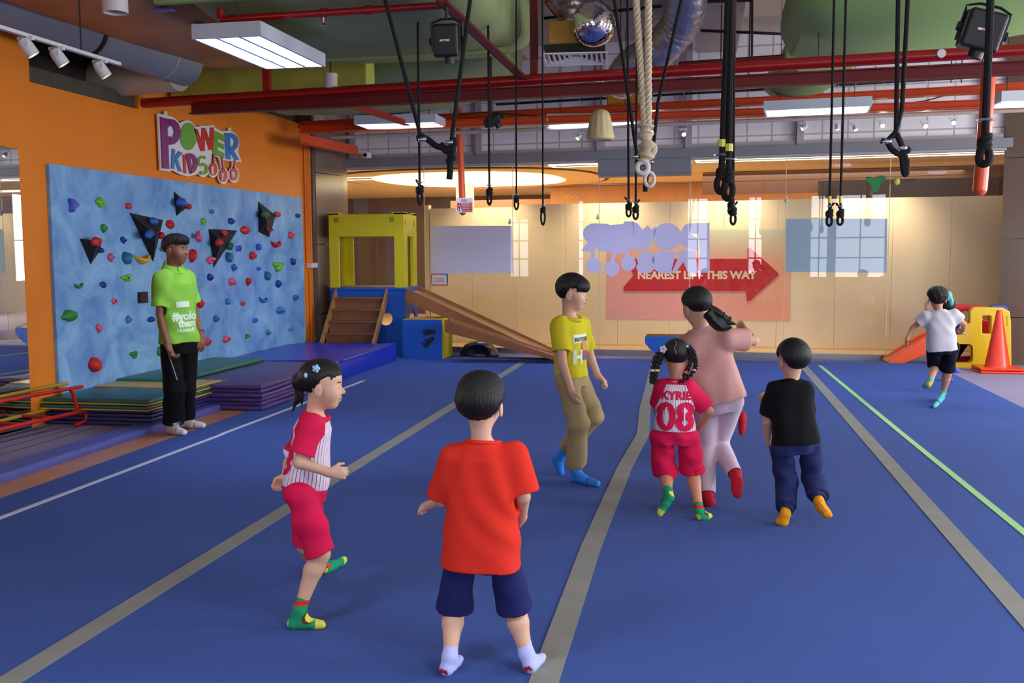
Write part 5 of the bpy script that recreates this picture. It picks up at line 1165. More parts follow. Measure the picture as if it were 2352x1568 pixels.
for px_, py_ in ((773, 505), (899.5, 504)):
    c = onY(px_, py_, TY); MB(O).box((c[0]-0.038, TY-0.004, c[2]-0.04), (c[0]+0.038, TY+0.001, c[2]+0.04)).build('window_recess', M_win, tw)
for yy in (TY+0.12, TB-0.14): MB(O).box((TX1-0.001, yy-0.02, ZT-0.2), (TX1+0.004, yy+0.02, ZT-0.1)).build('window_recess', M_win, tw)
# wooden steps leaning on the tower
st = empty('wooden_steps', (-5.2, 14.6, 0), 'brown wooden steps with side boards leaning on the blue tower', 'steps'); O2 = st.location
xs0 = float(onY(775, 668, TY)[0]); xs1 = float(onY(887, 668, TY)[0]); yb = 14.13; zt = ZP-0.02; zb = -0.03
def rail(x, nm): # leaning board
    MB(O2).hexa([(x, TY-0.02, zt-0.17), (x+0.035, TY-0.02, zt-0.17), (x+0.03, yb, zb), (x, yb, zb), (x, TY-0.02, zt), (x+0.03, TY-0.02, zt), (x+0.03, yb-0.11, zb+0.01), (x, yb-0.11, zb+0.01)]).build(nm, M_wood2, st)
rail(xs0-0.03, 'side_board'); rail(xs1, 'side_board')
for k in range(6):
    t = (k+0.5)/6; y = TY-0.06-(TY-yb-0.05)*t; zz = zt-0.06-(zt-zb)*t
    MB(O2).box((xs0, y-0.05, zz-0.0), (xs1, y+0.02, zz+0.018)).build('tread', M_wood, st)
    MB(O2).box((xs0, y+0.0, zz-0.16), (xs1, y+0.015, zz+0.02)).build('riser', M_wood, st)
# slides
def slide(top, bot, w, board, label, bed_m, nm='wooden_slide'):
    a = Vector(top); b = Vector(bot); d = (b-a).normalized(); n = Vector((-d.y, d.x, 0)).normalized(); u = n.cross(d) if n.cross(d).z > 0 else d.cross(n)
    e = empty(nm, (b.x, b.y, -0.02), label, 'slide'); org = e.location
    for s, off in (('side_board', 0.0), ('side_board', w)):
        o_ = n*off
        q = [a+o_+Vector((0, 0, 0.02)), a+o_-Vector((0, 0, board)), b+o_-Vector((0.25, 0, 0))*0+Vector((-0.02, 0, 0)), b+o_+Vector((0.0, 0, 0.05))]
        MB(org).prism([q[0], q[1], q[2], q[3]], n*0.03).build(s, M_wood, e)
    MB(org).prism([a+n*0.03-Vector((0, 0, 0.04)), a+n*0.03-Vector((0, 0, 0.06)), b+n*0.03+Vector((0, 0, 0.0)), b+n*0.03+Vector((0, 0, 0.02))], n*(w-0.03)).build('slide_bed', bed_m, e)
    return e
slide(A3(onY(932, 664, 14.75)), A3(onY(1268, 826, 14.35)), 0.50, 0.20, 'longer wooden slide running down from the tower deck', mat('slide_laminate', (0.66, 0.48, 0.30), 0.3))
slide(A3(onY(1021, 737, 13.85)), A3(onY(1285, 829, 13.95)), 0.36, 0.16, 'shorter wooden slide with a pale bed running down from the blue cube', mat('slide_pale', (0.80, 0.74, 0.80), 0.25))
# cube
c0 = onz(926, 824, 0.0); cx0, cy0 = float(c0[0]), float(c0[1]); cx1 = float(onz(1016, 825, 0)[0]); cz = float(onY(970, 734, cy0)[2])
cb = empty('play_cube', ((cx0+cx1)/2, cy0+0.3, 0), 'blue and yellow play cube with two black hand prints', 'play cube'); O3 = cb.location
MB(O3).box((cx0, cy0, 0.002), (cx1, cy0+0.02, cz)).build('front_panel', M_tb, cb); 
MB(O3).box((cx0, cy0+0.02, 0.002), (cx0+0.02, cy0+0.62, cz-0.02)).build('side_panel', M_tb, cb)
MB(O3).box((cx1-0.02, cy0+0.02, 0.002), (cx1+0.004, cy0+0.62, cz-0.02)).build('side_panel', M_ty, cb)
MB(O3).box((cx0-0.0, cy0+0.015, cz-0.02), (cx1+0.01, cy0+0.64, cz+0.004)).build('lid', M_ty, cb)
MB(O3).box((cx0+0.03, cy0+0.05, cz+0.004), (cx1-0.06, cy0+0.6, cz+0.008)).build('lid_inset', mat('lid_tan', (0.74, 0.52, 0.20), 0.5), cb)
def handprint(cx, cy, s, ang, nm):
    mb = MB(O3); y = cy0-0.004; ca, sa = math.cos(ang), math.sin(ang); c = onY(cx, cy, cy0)
    def W(px, pz): return (c[0]+(px*ca-pz*sa)*s, y, c[2]+(px*sa+pz*ca)*s)
    mb.prism([W(*p) for p in ((1.1, -0.32), (0.25, -0.30), (0, -0.4), (-0.25, -0.3), (-0.3, 0.1), (-0.15, 0.32), (0.2, 0.34), (1.1, 0.2))], (0, 0.003, 0))
    for k, (fx, fz, a2, L) in enumerate(((-0.28, 0.28, 2.55, 0.38), (-0.32, 0.1, 2.95, 0.48), (-0.3, -0.08, 3.3, 0.46), (-0.22, -0.24, 3.7, 0.38), (0.1, 0.3, 1.9, 0.36))):
        e_ = (fx+L*math.cos(a2), fz+L*math.sin(a2)); nx_, nz_ = -math.sin(a2)*0.08, math.cos(a2)*0.08
        mb.prism([W(fx+nx_, fz+nz_), W(e_[0]+nx_*0.8, e_[1]+nz_*0.8), W(e_[0]-nx_*0.8, e_[1]-nz_*0.8), W(fx-nx_, fz-nz_)], (0, 0.003, 0))
    return mb.build(nm, M_black, cb)
handprint(983, 763, 0.105, 0.12, 'hand_print'); handprint(982, 787, 0.115, 0.75, 'hand_print')
# half balance ball
c = Vector(A3(onz(1100, 812, 0.0))); c.z = -0.045; e = empty('balance_dome', c, 'dark blue half balance ball on the floor under the slides', 'balance ball')
MB(c).lathe(c, [(0.30, 0.03), (0.30, 0.06), (0.28, 0.12), (0.22, 0.19), (0.13, 0.235), (0.001, 0.25)], 36).build('dome', mat('dome_navy', (0.07, 0.12, 0.28), 0.25, coat=0.4), e, smooth=True)
MB(c).lathe(c, [(0.001, 0.0), (0.31, 0.0), (0.32, 0.03), (0.30, 0.04)], 36).build('base', M_black, e, smooth=True)
# seesaw
sA = onY(1483, 770, 14.9); sB = onY(1560, 771, 14.9); x0 = float(sA[0]); x1 = x0+1.15; zt = float(sA[2])
se = empty('rocking_seesaw', ((x0+x1)/2, 14.9, -0.05), 'blue curved rocker seesaw behind the girl in pink', 'seesaw'); O4 = se.location
for y in (14.72, 15.06):
    pts = [(x0, y, zt), (x1, y, zt)]+[(x1-0.0-(x1-x0)*t, y, zt-0.1-(zt+0.03)*0.75*math.sin(PI*t)**0.7 if 0 < t < 1 else zt-0.1) for t in np.linspace(0, 1, 16)]
    MB(O4).prism(pts, (0, 0.03, 0)).build('rocker', M_tb, se)
MB(O4).box((x0+0.03, 14.75, zt-0.07), (x1-0.03, 15.06, zt-0.05)).build('seat_board', M_wood, se); MB(O4).box((x0+0.02, 15.0, zt-0.02), (x1-0.02, 15.06, zt+0.012)).build('rail', M_wood, se)

# plastic playset at the right
ps = empty('plastic_playset', (3.6, 14.8, -0.05), 'red, yellow and blue plastic climber with an orange slide at the right', 'plastic climber'); O5 = ps.location
PY = 14.75; M_pr = mat('plastic_red', (0.74, 0.06, 0.08), 0.35, coat=0.2); M_py = mat('plastic_yellow', (0.86, 0.70, 0.08), 0.35, coat=0.2); M_pb = mat('plastic_blue', (0.16, 0.26, 0.66), 0.4); M_po = mat('plastic_orange', (0.95, 0.34, 0.12), 0.3, coat=0.3)
def shell(pts, Y, th, m, name, holes=(), bevel=0.03):
    """outline minus holes, extruded; pixel outline at depth Y, made by a 2-D curve fill"""
    cu = bpy.data.curves.new('t', 'CURVE'); cu.dimensions = '2D'; cu.fill_mode = 'BOTH'; cu.extrude = th/2; cu.bevel_depth = bevel*0.5; cu.bevel_resolution = 2
    for L in [pts]+list(holes):
        s = cu.splines.new('POLY'); P = [onY(x, y, Y) for x, y in L]; s.points.add(len(P)-1)
        for i, p in enumerate(P): s.points[i].co = (p[0]-O5.x, p[2]-O5.z, 0, 1)
        s.use_cyclic_u = True
    o = bpy.data.objects.new('t', cu); COL.objects.link(o); me = bpy.data.meshes.new_from_object(o.evaluated_get(bpy.context.evaluated_depsgraph_get())); bpy.data.objects.remove(o)
    for v in me.vertices: v.co = Vector((v.co.x, Y-O5.y-v.co.z, v.co.y))
    q = link(name, me, m, ps, True); autosmooth(me, 0.9); return q
def rrect(x0, y0, x1, y1, r, n=4):
    out = []
    for cx, cy, a0 in ((x1-r, y0+r, -90), (x1-r, y1-r, 0), (x0+r, y1-r, 90), (x0+r, y0+r, 180)):
        out += [(cx+r*math.cos(math.radians(a0+90*k/n)), cy+r*math.sin(math.radians(a0+90*k/n))) for k in range(n+1)]
    return out
shell([(2150, 745), (2165, 706), (2200, 701), (2250, 703), (2276, 708), (2276, 835), (2165, 835)], 15.05, 0.04, M_pr, 'back_panel', [ring(2216, 727, 17, 16, 20), ring(2262, 728, 9, 9, 14), rrect(2192, 790, 2232, 820, 8)])
shell(rrect(2272, 702, 2312, 800, 10), 15.1, 0.05, M_pb, 'side_panel', [rrect(2286, 722, 2300, 750, 3)])
shell([(2228, 714), (2236, 707), (2300, 708), (2314, 716), (2317, 740), (2318, 840), (2192, 848), (2188, 838), (2190, 772), (2195, 752), (2228, 742)], 14.72, 0.10, M_py, 'front_panel',
      [rrect(2251, 722, 2276, 768, 5), rrect(2170, 789, 2232, 832, 10), rrect(2306, 725, 2311, 750, 2)])
mb = MB(O5); a = onY(2128, 772, 14.7); b = onY(2042, 823, 14.7); d = Vector(A3(b-a)); w_ = Vector((0, 0.42, 0))
A_ = Vector(A3(a)); B_ = Vector(A3(b)); B_.z = -0.02
def sl(o_, th): return [A_+o_, B_+o_, B_+o_+Vector((0.08, 0, -0.025)), A_+o_-Vector((-0.05, 0, 0.18))]
MB(O5).prism([A_+Vector((0.35, 0, 0.16)), A_, B_+Vector((0, 0, 0.055)), B_+Vector((-0.02, 0, 0.0)), B_+Vector((0.14, 0, -0.02)), A_+Vector((0.4, 0, -0.08))], (0, 0.05, 0)).build('slide_side', M_po, ps, bevel=0.012)
MB(O5).prism([A_+Vector((0.35, 0.4, 0.16)), A_+Vector((0, 0.4, 0)), B_+Vector((0, 0.4, 0.055)), B_+Vector((-0.02, 0.4, 0.0)), B_+Vector((0.14, 0.4, -0.02)), A_+Vector((0.4, 0.4, -0.08))], (0, 0.05, 0)).build('slide_side', M_po, ps, bevel=0.012)
MB(O5).prism([A_+Vector((0.36, 0.05, 0.10)), A_+Vector((0, 0.05, -0.05)), B_+Vector((-0.02, 0.05, 0.03)), B_+Vector((-0.02, 0.05, 0.0)), A_+Vector((0.4, 0.05, -0.08))], (0, 0.35, 0)).build('slide_bed', M_po, ps)
# cones (two nested)
cc = onz(2290, 856, -0.05); cy = float(cc[1])+0.12; c = Vector((float(onY(2290, 856, cy)[0]), cy, -0.05))
M_cone = mat('cone_orange', (0.93, 0.22, 0.06), 0.35, coat=0.2)
def cone_obj(z, label, h):
    e = empty('traffic_cone', (c.x, c.y, z), label, 'cone', None); b0 = c.x
    MB(e.location).lathe((c.x, c.y, z), [(0.17, 0.03), (0.155, 0.05), (0.035, h), (0.03, h+0.01), (0.001, h+0.01)], 32).build('cone_body', M_cone, e, smooth=True)
    MB(e.location).box((c.x-0.27, c.y-0.25, z+0.001), (c.x+0.27, c.y+0.25, z+0.032)).build('base_plate', M_cone, e, bevel=0.012, seg=3); return e
zt = float(onY(2290, 714, cy)[2]); cone_obj(-0.05, 'lower of two nested orange cones, only its base plate showing', 0.7); cone_obj(-0.012, 'tall plain orange traffic cone nested on another at the right', zt+0.012)
# ================================================================== PEOPLE: signed-distance bodies meshed by surface nets
def nrm(v): v = np.asarray(v, float); return v/max(np.linalg.norm(v), 1e-9)
BIG = 0.15
class Field:
    def __init__(s, lo, hi, vox):
        s.lo = np.asarray(lo, float); s.vox = vox; s.n = np.ceil((np.asarray(hi, float)-s.lo)/vox).astype(int)+1
        s.v = np.full(s.n, BIG, np.float32)
    def _blk(s, prim, pad):
        fn, lo, hi = prim; a = np.clip(np.floor((lo-pad-s.lo)/s.vox).astype(int), 0, s.n); b = np.clip(np.ceil((hi+pad-s.lo)/s.vox).astype(int)+1, 0, s.n)
        if (b <= a).any(): return None
        g = [(s.lo[i]+s.vox*np.arange(a[i], b[i])) for i in range(3)]
        P = np.stack(np.meshgrid(*g, indexing='ij'), -1)
        return (slice(a[0], b[0]), slice(a[1], b[1]), slice(a[2], b[2])), fn(P).astype(np.float32)
    def add(s, prim, k=0.01):
        r = s._blk(prim, k+0.03)
        if r is None: return s
        sl, d = r; a = s.v[sl]; h = np.maximum(k-np.abs(a-d), 0)/k; s.v[sl] = np.minimum(a, d)-h*h*k*0.25; return s
    def sub(s, prim, k=0.005):
        r = s._blk(prim, k+0.02)
        if r is None: return s
        sl, d = r; a = s.v[sl]; d = -d; h = np.maximum(k-np.abs(a-d), 0)/k; s.v[sl] = np.maximum(a, d)+h*h*k*0.25; return s
    def warp(s, fn):
        g = [(s.lo[i]+s.vox*np.arange(s.n[i])) for i in range(3)]; P = np.stack(np.meshgrid(*g, indexing='ij'), -1); s.v = (s.v+fn(P)).astype(np.float32); return s
    def mesh(s, name, org):
        v = s.v; v[0], v[-1] = BIG, BIG; v[:, 0], v[:, -1] = BIG, BIG; v[:, :, 0], v[:, :, -1] = BIG, BIG
        ins = v < 0; n = s.n
        c = sum(ins[i:n[0]-1+i, j:n[1]-1+j, k:n[2]-1+k].astype(np.int8) for i in (0, 1) for j in (0, 1) for k in (0, 1))
        idx = np.argwhere((c > 0) & (c < 8)); m = len(idx)
        if m == 0: return bpy.data.meshes.new(name)
        lut = np.full(n-1, -1, np.int64); lut[tuple(idx.T)] = np.arange(m)
        acc = np.zeros((m, 3)); cnt = np.zeros(m); cor = [(i, j, k) for i in (0, 1) for j in (0, 1) for k in (0, 1)]
        for a in range(8):
            for b in range(a+1, 8):
                A, B = np.array(cor[a]), np.array(cor[b])
                if np.abs(A-B).sum() != 1: continue
                va = v[tuple((idx+A).T)]; vb = v[tuple((idx+B).T)]; x = (va < 0) != (vb < 0)
                t = va/(va-vb+1e-12); p = A+(B-A)*t[:, None]; acc[x] += p[x]; cnt[x] += 1
        V = s.lo+(idx+acc/cnt[:, None])*s.vox-np.asarray(org)
        Fs = []
        for ax in range(3):
            o1, o2 = [(1, 2), (2, 0), (0, 1)][ax]
            sa = [slice(1, n[i]-1) for i in range(3)]; sa[ax] = slice(0, n[ax]-1); sb = list(sa); sb[ax] = slice(1, n[ax])
            x = ins[tuple(sa)] != ins[tuple(sb)]; e = np.argwhere(x)+np.array([0 if i == ax else 1 for i in range(3)])
            flip = ins[tuple(e.T)]; d1 = np.zeros(3, int); d1[o1] = 1; d2 = np.zeros(3, int); d2[o2] = 1
            q = np.stack([lut[tuple((e-d1-d2).T)], lut[tuple((e-d2).T)], lut[tuple(e.T)], lut[tuple((e-d1).T)]], 1)
            q[~flip] = q[~flip][:, ::-1]; Fs.append(q)
        Q = np.concatenate(Fs); Q = Q[(Q >= 0).all(1)]
        # light relaxation
        for _ in range(2):
            sm = np.zeros_like(V); cn = np.zeros(m)
            for a in range(4):
                i, j = Q[:, a], Q[:, (a+1) % 4]
                for ax in range(3): sm[:, ax] += np.bincount(i, V[j, ax], m)+np.bincount(j, V[i, ax], m)
                cn += np.bincount(i, minlength=m)+np.bincount(j, minlength=m)
            V = V*0.5+0.5*sm/np.maximum(cn, 1)[:, None]
        me = bpy.data.meshes.new(name); me.vertices.add(m); me.vertices.foreach_set('co', V.astype(np.float32).ravel())
        f = len(Q); me.loops.add(4*f); me.loops.foreach_set('vertex_index', Q.astype(np.int32).ravel()); me.polygons.add(f); me.polygons.foreach_set('loop_start', np.arange(0, 4*f, 4, dtype=np.int32)); me.update(calc_edges=True); me.validate()
        return me
def cone(a, b, ra, rb, fa=False, fb=False, fold=0.0):
    a = np.asarray(a, float); b = np.asarray(b, float); ab = b-a; L2 = max(ab.dot(ab), 1e-9); L = math.sqrt(L2); r = max(ra, rb)
    def fn(P):
        t_ = (P-a) @ ab/L2; t = np.clip(t_, 0, 1); d = np.linalg.norm(P-(a+t[..., None]*ab), axis=-1)-(ra+(rb-ra)*t)
        if fb: d = np.maximum(d, (t_-1)*L)
        if fa: d = np.maximum(d, -t_*L)
        return d
    return fn, np.minimum(a, b)-r, np.maximum(a, b)+r
def ell(c, r, R=np.eye(3)):       # R rows = axes
    c = np.asarray(c, float); r = np.asarray(r, float); m = r.max()
    def fn(P):
        q = (P-c) @ R.T; k0 = np.linalg.norm(q/r, axis=-1); k1 = np.linalg.norm(q/(r*r), axis=-1); return k0*(k0-1)/np.maximum(k1, 1e-9)
    return fn, c-m, c+m
def prism(o, R, prof, ex=2.5, cap0=True, cap1=False):   # prof: (z, half width, half depth, forward offset)
    o = np.asarray(o, float); pz = [p[0] for p in prof]; w = [p[1] for p in prof]; d_ = [p[2] for p in prof]; yo = [p[3] if len(p) > 3 else 0 for p in prof]
    m = max(max(w), max(d_), abs(pz[0]), abs(pz[-1]))*1.3; cen = o+R[2]*(pz[0]+pz[-1])/2; m2 = math.hypot(max(max(w), max(d_)), (pz[-1]-pz[0])/2)+0.02
    def fn(P):
        q = (P-o) @ R.T; z = q[..., 2]; W = np.interp(z, pz, w); D = np.interp(z, pz, d_); Y = np.interp(z, pz, yo)
        k = (np.abs(q[..., 0]/W)**ex+np.abs((q[..., 1]-Y)/D)**ex+1e-9)**(1/ex); d = (k-1)*np.minimum(W, D)*0.95
        zc = np.maximum(pz[0]-z, z-pz[-1]); return np.maximum(d, zc)
    return fn, cen-m2, cen+m2
def frame(up, az):
    U = nrm(up); Fw = np.array([math.sin(math.radians(az)), math.cos(math.radians(az)), 0]); R_ = nrm(np.cross(Fw, U)); Fw = np.cross(U, R_); return np.array([R_, Fw, U])
SKIN = {'light': (0.85, 0.67, 0.56), 'mid': (0.78, 0.55, 0.43), 'dark': (0.55, 0.36, 0.27)}
M_hair = mat('black_hair', (0.05, 0.042, 0.042), 0.5, spec=0.35, bump=0.6, bscale=60, bstretch=(4, 4, 0.35))
def cloth(name, col, rough=0.85, **k): return mat(name, col, rough, spec=0.2, bump=k.pop('bump', 0.12), bscale=k.pop('bscale', 700), **k)
def folds(o, R, amp, fz=14, fx=9, z0=-9, z1=9, seed=0.0):
    o = np.asarray(o)
    def fn(P):
        q = (P-o) @ R.T; x, y, z = q[..., 0], q[..., 1], q[..., 2]
        a_ = 34*(z+0.55*x)+2.5*np.sin(9*x+3*y+seed)+1.6*np.sin(12*z+seed); b_ = 29*(z-0.7*x)+2.2*np.sin(10*y+8*x+seed*2); c_ = 58*(x+0.25*z)+3*np.sin(8*z+seed)
        return 1.9*amp*(0.7*np.sin(a_)*(0.55+0.45*np.sin(7*x+5*z+seed))+0.6*np.sin(b_)*(0.5+0.5*np.sin(6*z-4*x+seed*2))+0.35*np.sin(c_)*(0.5+0.5*np.sin(9*z+seed)))
    return fn
def hand_prims(w, tip, palmn, s, side, curl, spread=1.0):
    """w wrist, tip rough finger end, palmn = palm normal (towards the palm), s = hand length, side=+1 thumb on +cross"""
    d = nrm(np.asarray(tip)-np.asarray(w)); pn = nrm(palmn-d*np.dot(palmn, d)); lat = np.cross(d, pn)*side; w = np.asarray(w); out = []
    R = np.array([lat, d, pn]); pc = w+d*s*0.27
    out.append((ell(pc, (s*0.23, s*0.30, s*0.115), R), 0.008))
    out.append((cone(w-d*s*0.08, w+d*s*0.12, s*0.155, s*0.16), 0.012))
    for i, (off, ln) in enumerate(((0.165, 0.40), (0.055, 0.45), (-0.055, 0.42), (-0.165, 0.33))):
        b = w+d*s*(0.50-abs(off)*0.25)+lat*s*off*1.05; dirn = nrm(d+lat*off*0.5*spread); a1 = curl*(0.8+0.12*i); L = ln*s
        d1 = nrm(dirn*math.cos(a1*0.6)+pn*math.sin(a1*0.6)); p1 = b+d1*L*0.45; d2 = nrm(dirn*math.cos(a1*1.5)+pn*math.sin(a1*1.5)); p2 = p1+d2*L*0.32; d3 = nrm(dirn*math.cos(a1*2.2)+pn*math.sin(a1*2.2)); p3 = p2+d3*L*0.2
        r = s*0.052
        out += [(cone(b-d*s*0.1, p1, r*1.15, r), 0.004), (cone(p1, p2, r, r*0.92), 0.002), (cone(p2, p3, r*0.92, r*0.8), 0.002)]
    tb = w+d*s*0.14+lat*s*0.15; t1 = tb+nrm(d*0.75+lat*0.75+pn*0.25)*s*0.25; t2 = t1+nrm(d*0.95+lat*0.15+pn*(0.25+curl*0.35))*s*0.2
    out += [(cone(tb, t1, s*0.085, s*0.062), 0.008), (cone(t1, t2, s*0.06, s*0.05), 0.003)]
    return out
def person(name, label, Y0, spec, vox=0.0045):
    J = {}
    for k, v in spec['J'].items(): J[k] = onY(v[0], v[1], Y0+(v[2] if len(v) > 2 else 0))
    for s in spec.get('plant', ''):
        r0 = 0.026*spec['h']/1.15; hx, tx = spec['J']['he'+s], spec['J']['t'+s]; ax = spec['J']['a'+s]
        J['he'+s] = onz(hx[0], hx[1], r0*0.95); J['t'+s] = onz(tx[0], tx[1], r0*0.62); J['a'+s] = onY(ax[0], ax[1], J['he'+s][1]+0.25*(J['t'+s][1]-J['he'+s][1]))
    az = spec['az']; U = J['neck']-J['pelvis']; T = frame(U, az); R_, F_, U_ = T; L = np.linalg.norm(U); h = spec['h']; q = h/1.15
    zs = [J[k][2] for k in J]; base = (J['pelvis'][0], J['pelvis'][1], 0.0); e = empty('person', base, label, 'person'); org = np.array(base)
    allp = np.array(list(J.values())); lo = allp.min(0)-0.24*q; hi = allp.max(0)+0.24*q
    hh = spec['head']; HR = frame(nrm(spec.get('hup', (0, 0, 1))), spec['haz']); hp_ = math.radians(spec.get('pitch', 0))
    HR = np.array([HR[0], HR[1]*math.cos(hp_)+HR[2]*math.sin(hp_), HR[2]*math.cos(hp_)-HR[1]*math.sin(hp_)]); HC = J['head']
    H_ = lambda x, y, z: HC+(HR[0]*x+HR[1]*y+HR[2]*z)*hh
    sk = SKIN[spec.get('skin', 'light')]; m_skin = mat('skin_'+spec.get('skin', 'light'), sk, 0.5, sss=0.06, spec=0.35)
    sh = {}
    hipw = 0.082*q*spec.get('hipk', 1)
    hips = {s: J['pelvis']+R_*hipw*(1 if s == 'R' else -1)-U_*0.03*q for s in 'RL'}
    for s in 'RL':
        if 'hip'+s in J: hips[s] = J['hip'+s]
    # ---- body
    B = Field(lo, hi, vox); k = 0.02*q; g = spec.get('girth', 1.0)
    B.add(prism(J['pelvis'], T, [(-0.06*q, 0.08*q*g, 0.07*q*g), (0.0, 0.10*q*g, 0.08*q*g), (L*0.45, 0.092*q*g, 0.068*q*g), (L*0.8, 0.108*q*g, 0.075*q*g), (L*0.97, 0.06*q*g, 0.05*q)], 2.2), k)
    B.add(cone(J['neck']-U_*0.04*q, H_(0, -0.10, -0.22), 0.040*q*spec.get('neckk', 1), 0.037*q*spec.get('neckk', 1)), 0.02)
    for s in 'RL':
        if 's'+s in J:
            B.add(cone(J['neck']-U_*0.03*q, J['s'+s], 0.036*q, 0.036*q), 0.03*q)
            B.add(cone(J['s'+s], J['e'+s], 0.034*q*g, 0.027*q*g), 0.015*q); B.add(cone(J['e'+s], J['w'+s], 0.027*q*g, 0.0185*q*g), 0.008)
            hd = nrm(J['h'+s]-J['w'+s]); pn = np.array(spec.get('palm'+s, (0, 0, -1)), float); hs = spec.get('hand', 0.125*q)
            for pr_, kk in hand_prims(J['w'+s], J['h'+s], pn, hs, spec.get('thumb'+s, 1), spec.get('curl'+s, 0.7)): B.add(pr_, kk)
    for s in 'RL':
        if 'a'+s not in J: continue
        kk_ = spec['pants'].get('r', (0.072, 0.056, 0.05, 0.042)); lg = spec['pants']['end'] > 1; kr = min(0.042*g, kk_[1]-0.010) if lg else 0.042*g; cr = min(0.041*g, (kk_[1]+kk_[2])/2-0.010) if lg else 0.041*g
        B.add(cone(hips[s], J['k'+s], min(0.062*g, kk_[0]-0.012)*q, kr*q), 0.02*q)
        cf = J['k'+s]*0.7+J['a'+s]*0.3; dn = nrm(J['a'+s]-J['k'+s]); back = nrm(np.cross(np.cross(dn, J['t'+s]-J['a'+s]), dn))*-1
        B.add(cone(J['k'+s], cf+back*0.006*q, min(kr, 0.040*g)*q, cr*q), 0.012*q); B.add(cone(cf+back*0.006*q, J['a'+s], cr*q, 0.024*q*g), 0.015*q)
    # head
    B.add(ell(H_(0, -0.04, 0.13), np.array((0.36, 0.43, 0.36))*hh, HR), 0.02*q)
    B.add(ell(H_(0, 0.10, -0.17), np.array((0.27, 0.29, 0.31))*hh, HR), 0.03*q); B.add(ell(H_(0, 0.24, -0.40), np.array((0.10, 0.09, 0.08))*hh, HR), 0.03*q)
    for sx in (-1, 1): B.add(ell(H_(0.15*sx, 0.24, -0.14), np.array((0.11, 0.10, 0.12))*hh, HR), 0.03*q)
    if spec.get('face', True):
        B.add(cone(H_(0, 0.36, 0.02), H_(0, 0.445, -0.12), 0.028*hh, 0.046*hh), 0.012)
        for sx in (-1, 1):
            B.add(ell(H_(0.05*sx, 0.385, -0.14), np.array((0.035, 0.035, 0.03))*hh, HR), 0.008)
            B.sub(ell(H_(0.14*sx, 0.41, 0.0), np.array((0.09, 0.06, 0.055))*hh, HR), 0.02)
            B.add(ell(H_(0.14*sx, 0.335, -0.005), np.array((0.065, 0.04, 0.04))*hh, HR), 0.006)
        B.add(ell(H_(0, 0.375, -0.25), np.array((0.09, 0.045, 0.03))*hh, HR), 0.008); B.sub(ell(H_(0, 0.405, -0.272), np.array((0.10, 0.03, 0.008))*hh, HR), 0.004); B.add(ell(H_(0, 0.365, -0.30), np.array((0.075, 0.045, 0.028))*hh, HR), 0.008)
    for sx in (-1, 1):
        B.add(ell(H_(0.375*sx, -0.02, -0.10), np.array((0.04, 0.09, 0.14))*hh, HR), 0.006); B.sub(ell(H_(0.42*sx, 0.0, -0.09), np.array((0.025, 0.05, 0.08))*hh, HR), 0.005)
    # bare feet stay inside the socks
    feet = {}
    for s in 'RL':
        if 'a'+s not in J: continue
        a_, t_ = J['a'+s], J['t'+s]; hl = J.get('he'+s, a_); r0 = 0.026*q*spec.get('footk', 1)
        up = nrm(a_-(hl+t_)/2) if np.linalg.norm(a_-(hl+t_)/2) > 0.01 else np.array((0, 0, 1)); fd = nrm(t_-hl); lt = np.cross(fd, up)
        ball = hl*0.32+t_*0.68; feet[s] = [(cone(hl+fd*r0*0.9, a_, r0*1.0, r0*0.98), 0.015), (cone(hl+fd*r0, hl*0.5+t_*0.5+up*0.004, r0*1.0, r0*1.0), 0.012), (cone(ball+lt*r0*0.35, t_-fd*r0*0.6+lt*r0*0.3, r0*0.85, r0*0.62), 0.012), (cone(ball-lt*r0*0.45, t_-fd*r0*0.9-lt*r0*0.6, r0*0.8, r0*0.55), 0.012), (cone(a_, hl*0.55+t_*0.45+up*0.006, r0*1.0, r0*0.9), 0.02)]
        for pr_, kk in feet[s]: B.add((lambda f: (lambda P: f(P)+0.004))(pr_[0]) and ((lambda P, f=pr_[0]: f(P)+0.004), pr_[1], pr_[2]), kk)
    for fn_ in spec.get('body_extra', []): fn_(B, J, H_, HR, T)
    body = link('body', B.mesh('body', org), m_skin, e, True)
    # ---- socks
    for s in 'RL':
        if 'a'+s not in J: continue
        pts = np.array([J['a'+s], J['t'+s], J.get('he'+s, J['a'+s])]); S = Field(pts.min(0)-0.09*q, pts.max(0)+0.09*q, vox*0.9)
        for pr_, kk in feet[s]: S.add(pr_, kk)
        ck = nrm(J['k'+s]-J['a'+s]); cuff = J['a'+s]+ck*spec.get('cuff', 0.03)*q; S.add(cone(J['a'+s], cuff, 0.028*q, 0.030*q, fb=True), 0.012)
        so_ = link('sock', S.mesh('sock', org), spec['sockm'], e, True)
        if 'sockfn' in spec: spec['sockfn'](so_, s, J, org, q)
    # ---- trousers / shorts
    p_ = spec['pants']; pl = Field(lo, hi, vox*1.15); hipk = p_.get('hip', 0.115)*q; dp = p_.get('hipd', 0.095)*q
    pl.add(prism(J['pelvis'], T, [(-0.075*q, hipk*0.92, dp*0.95), (-0.02*q, hipk, dp), (0.03*q, hipk*0.92, dp*0.9), (0.06*q, hipk*0.78, dp*0.76)], 2.3), 0.02)
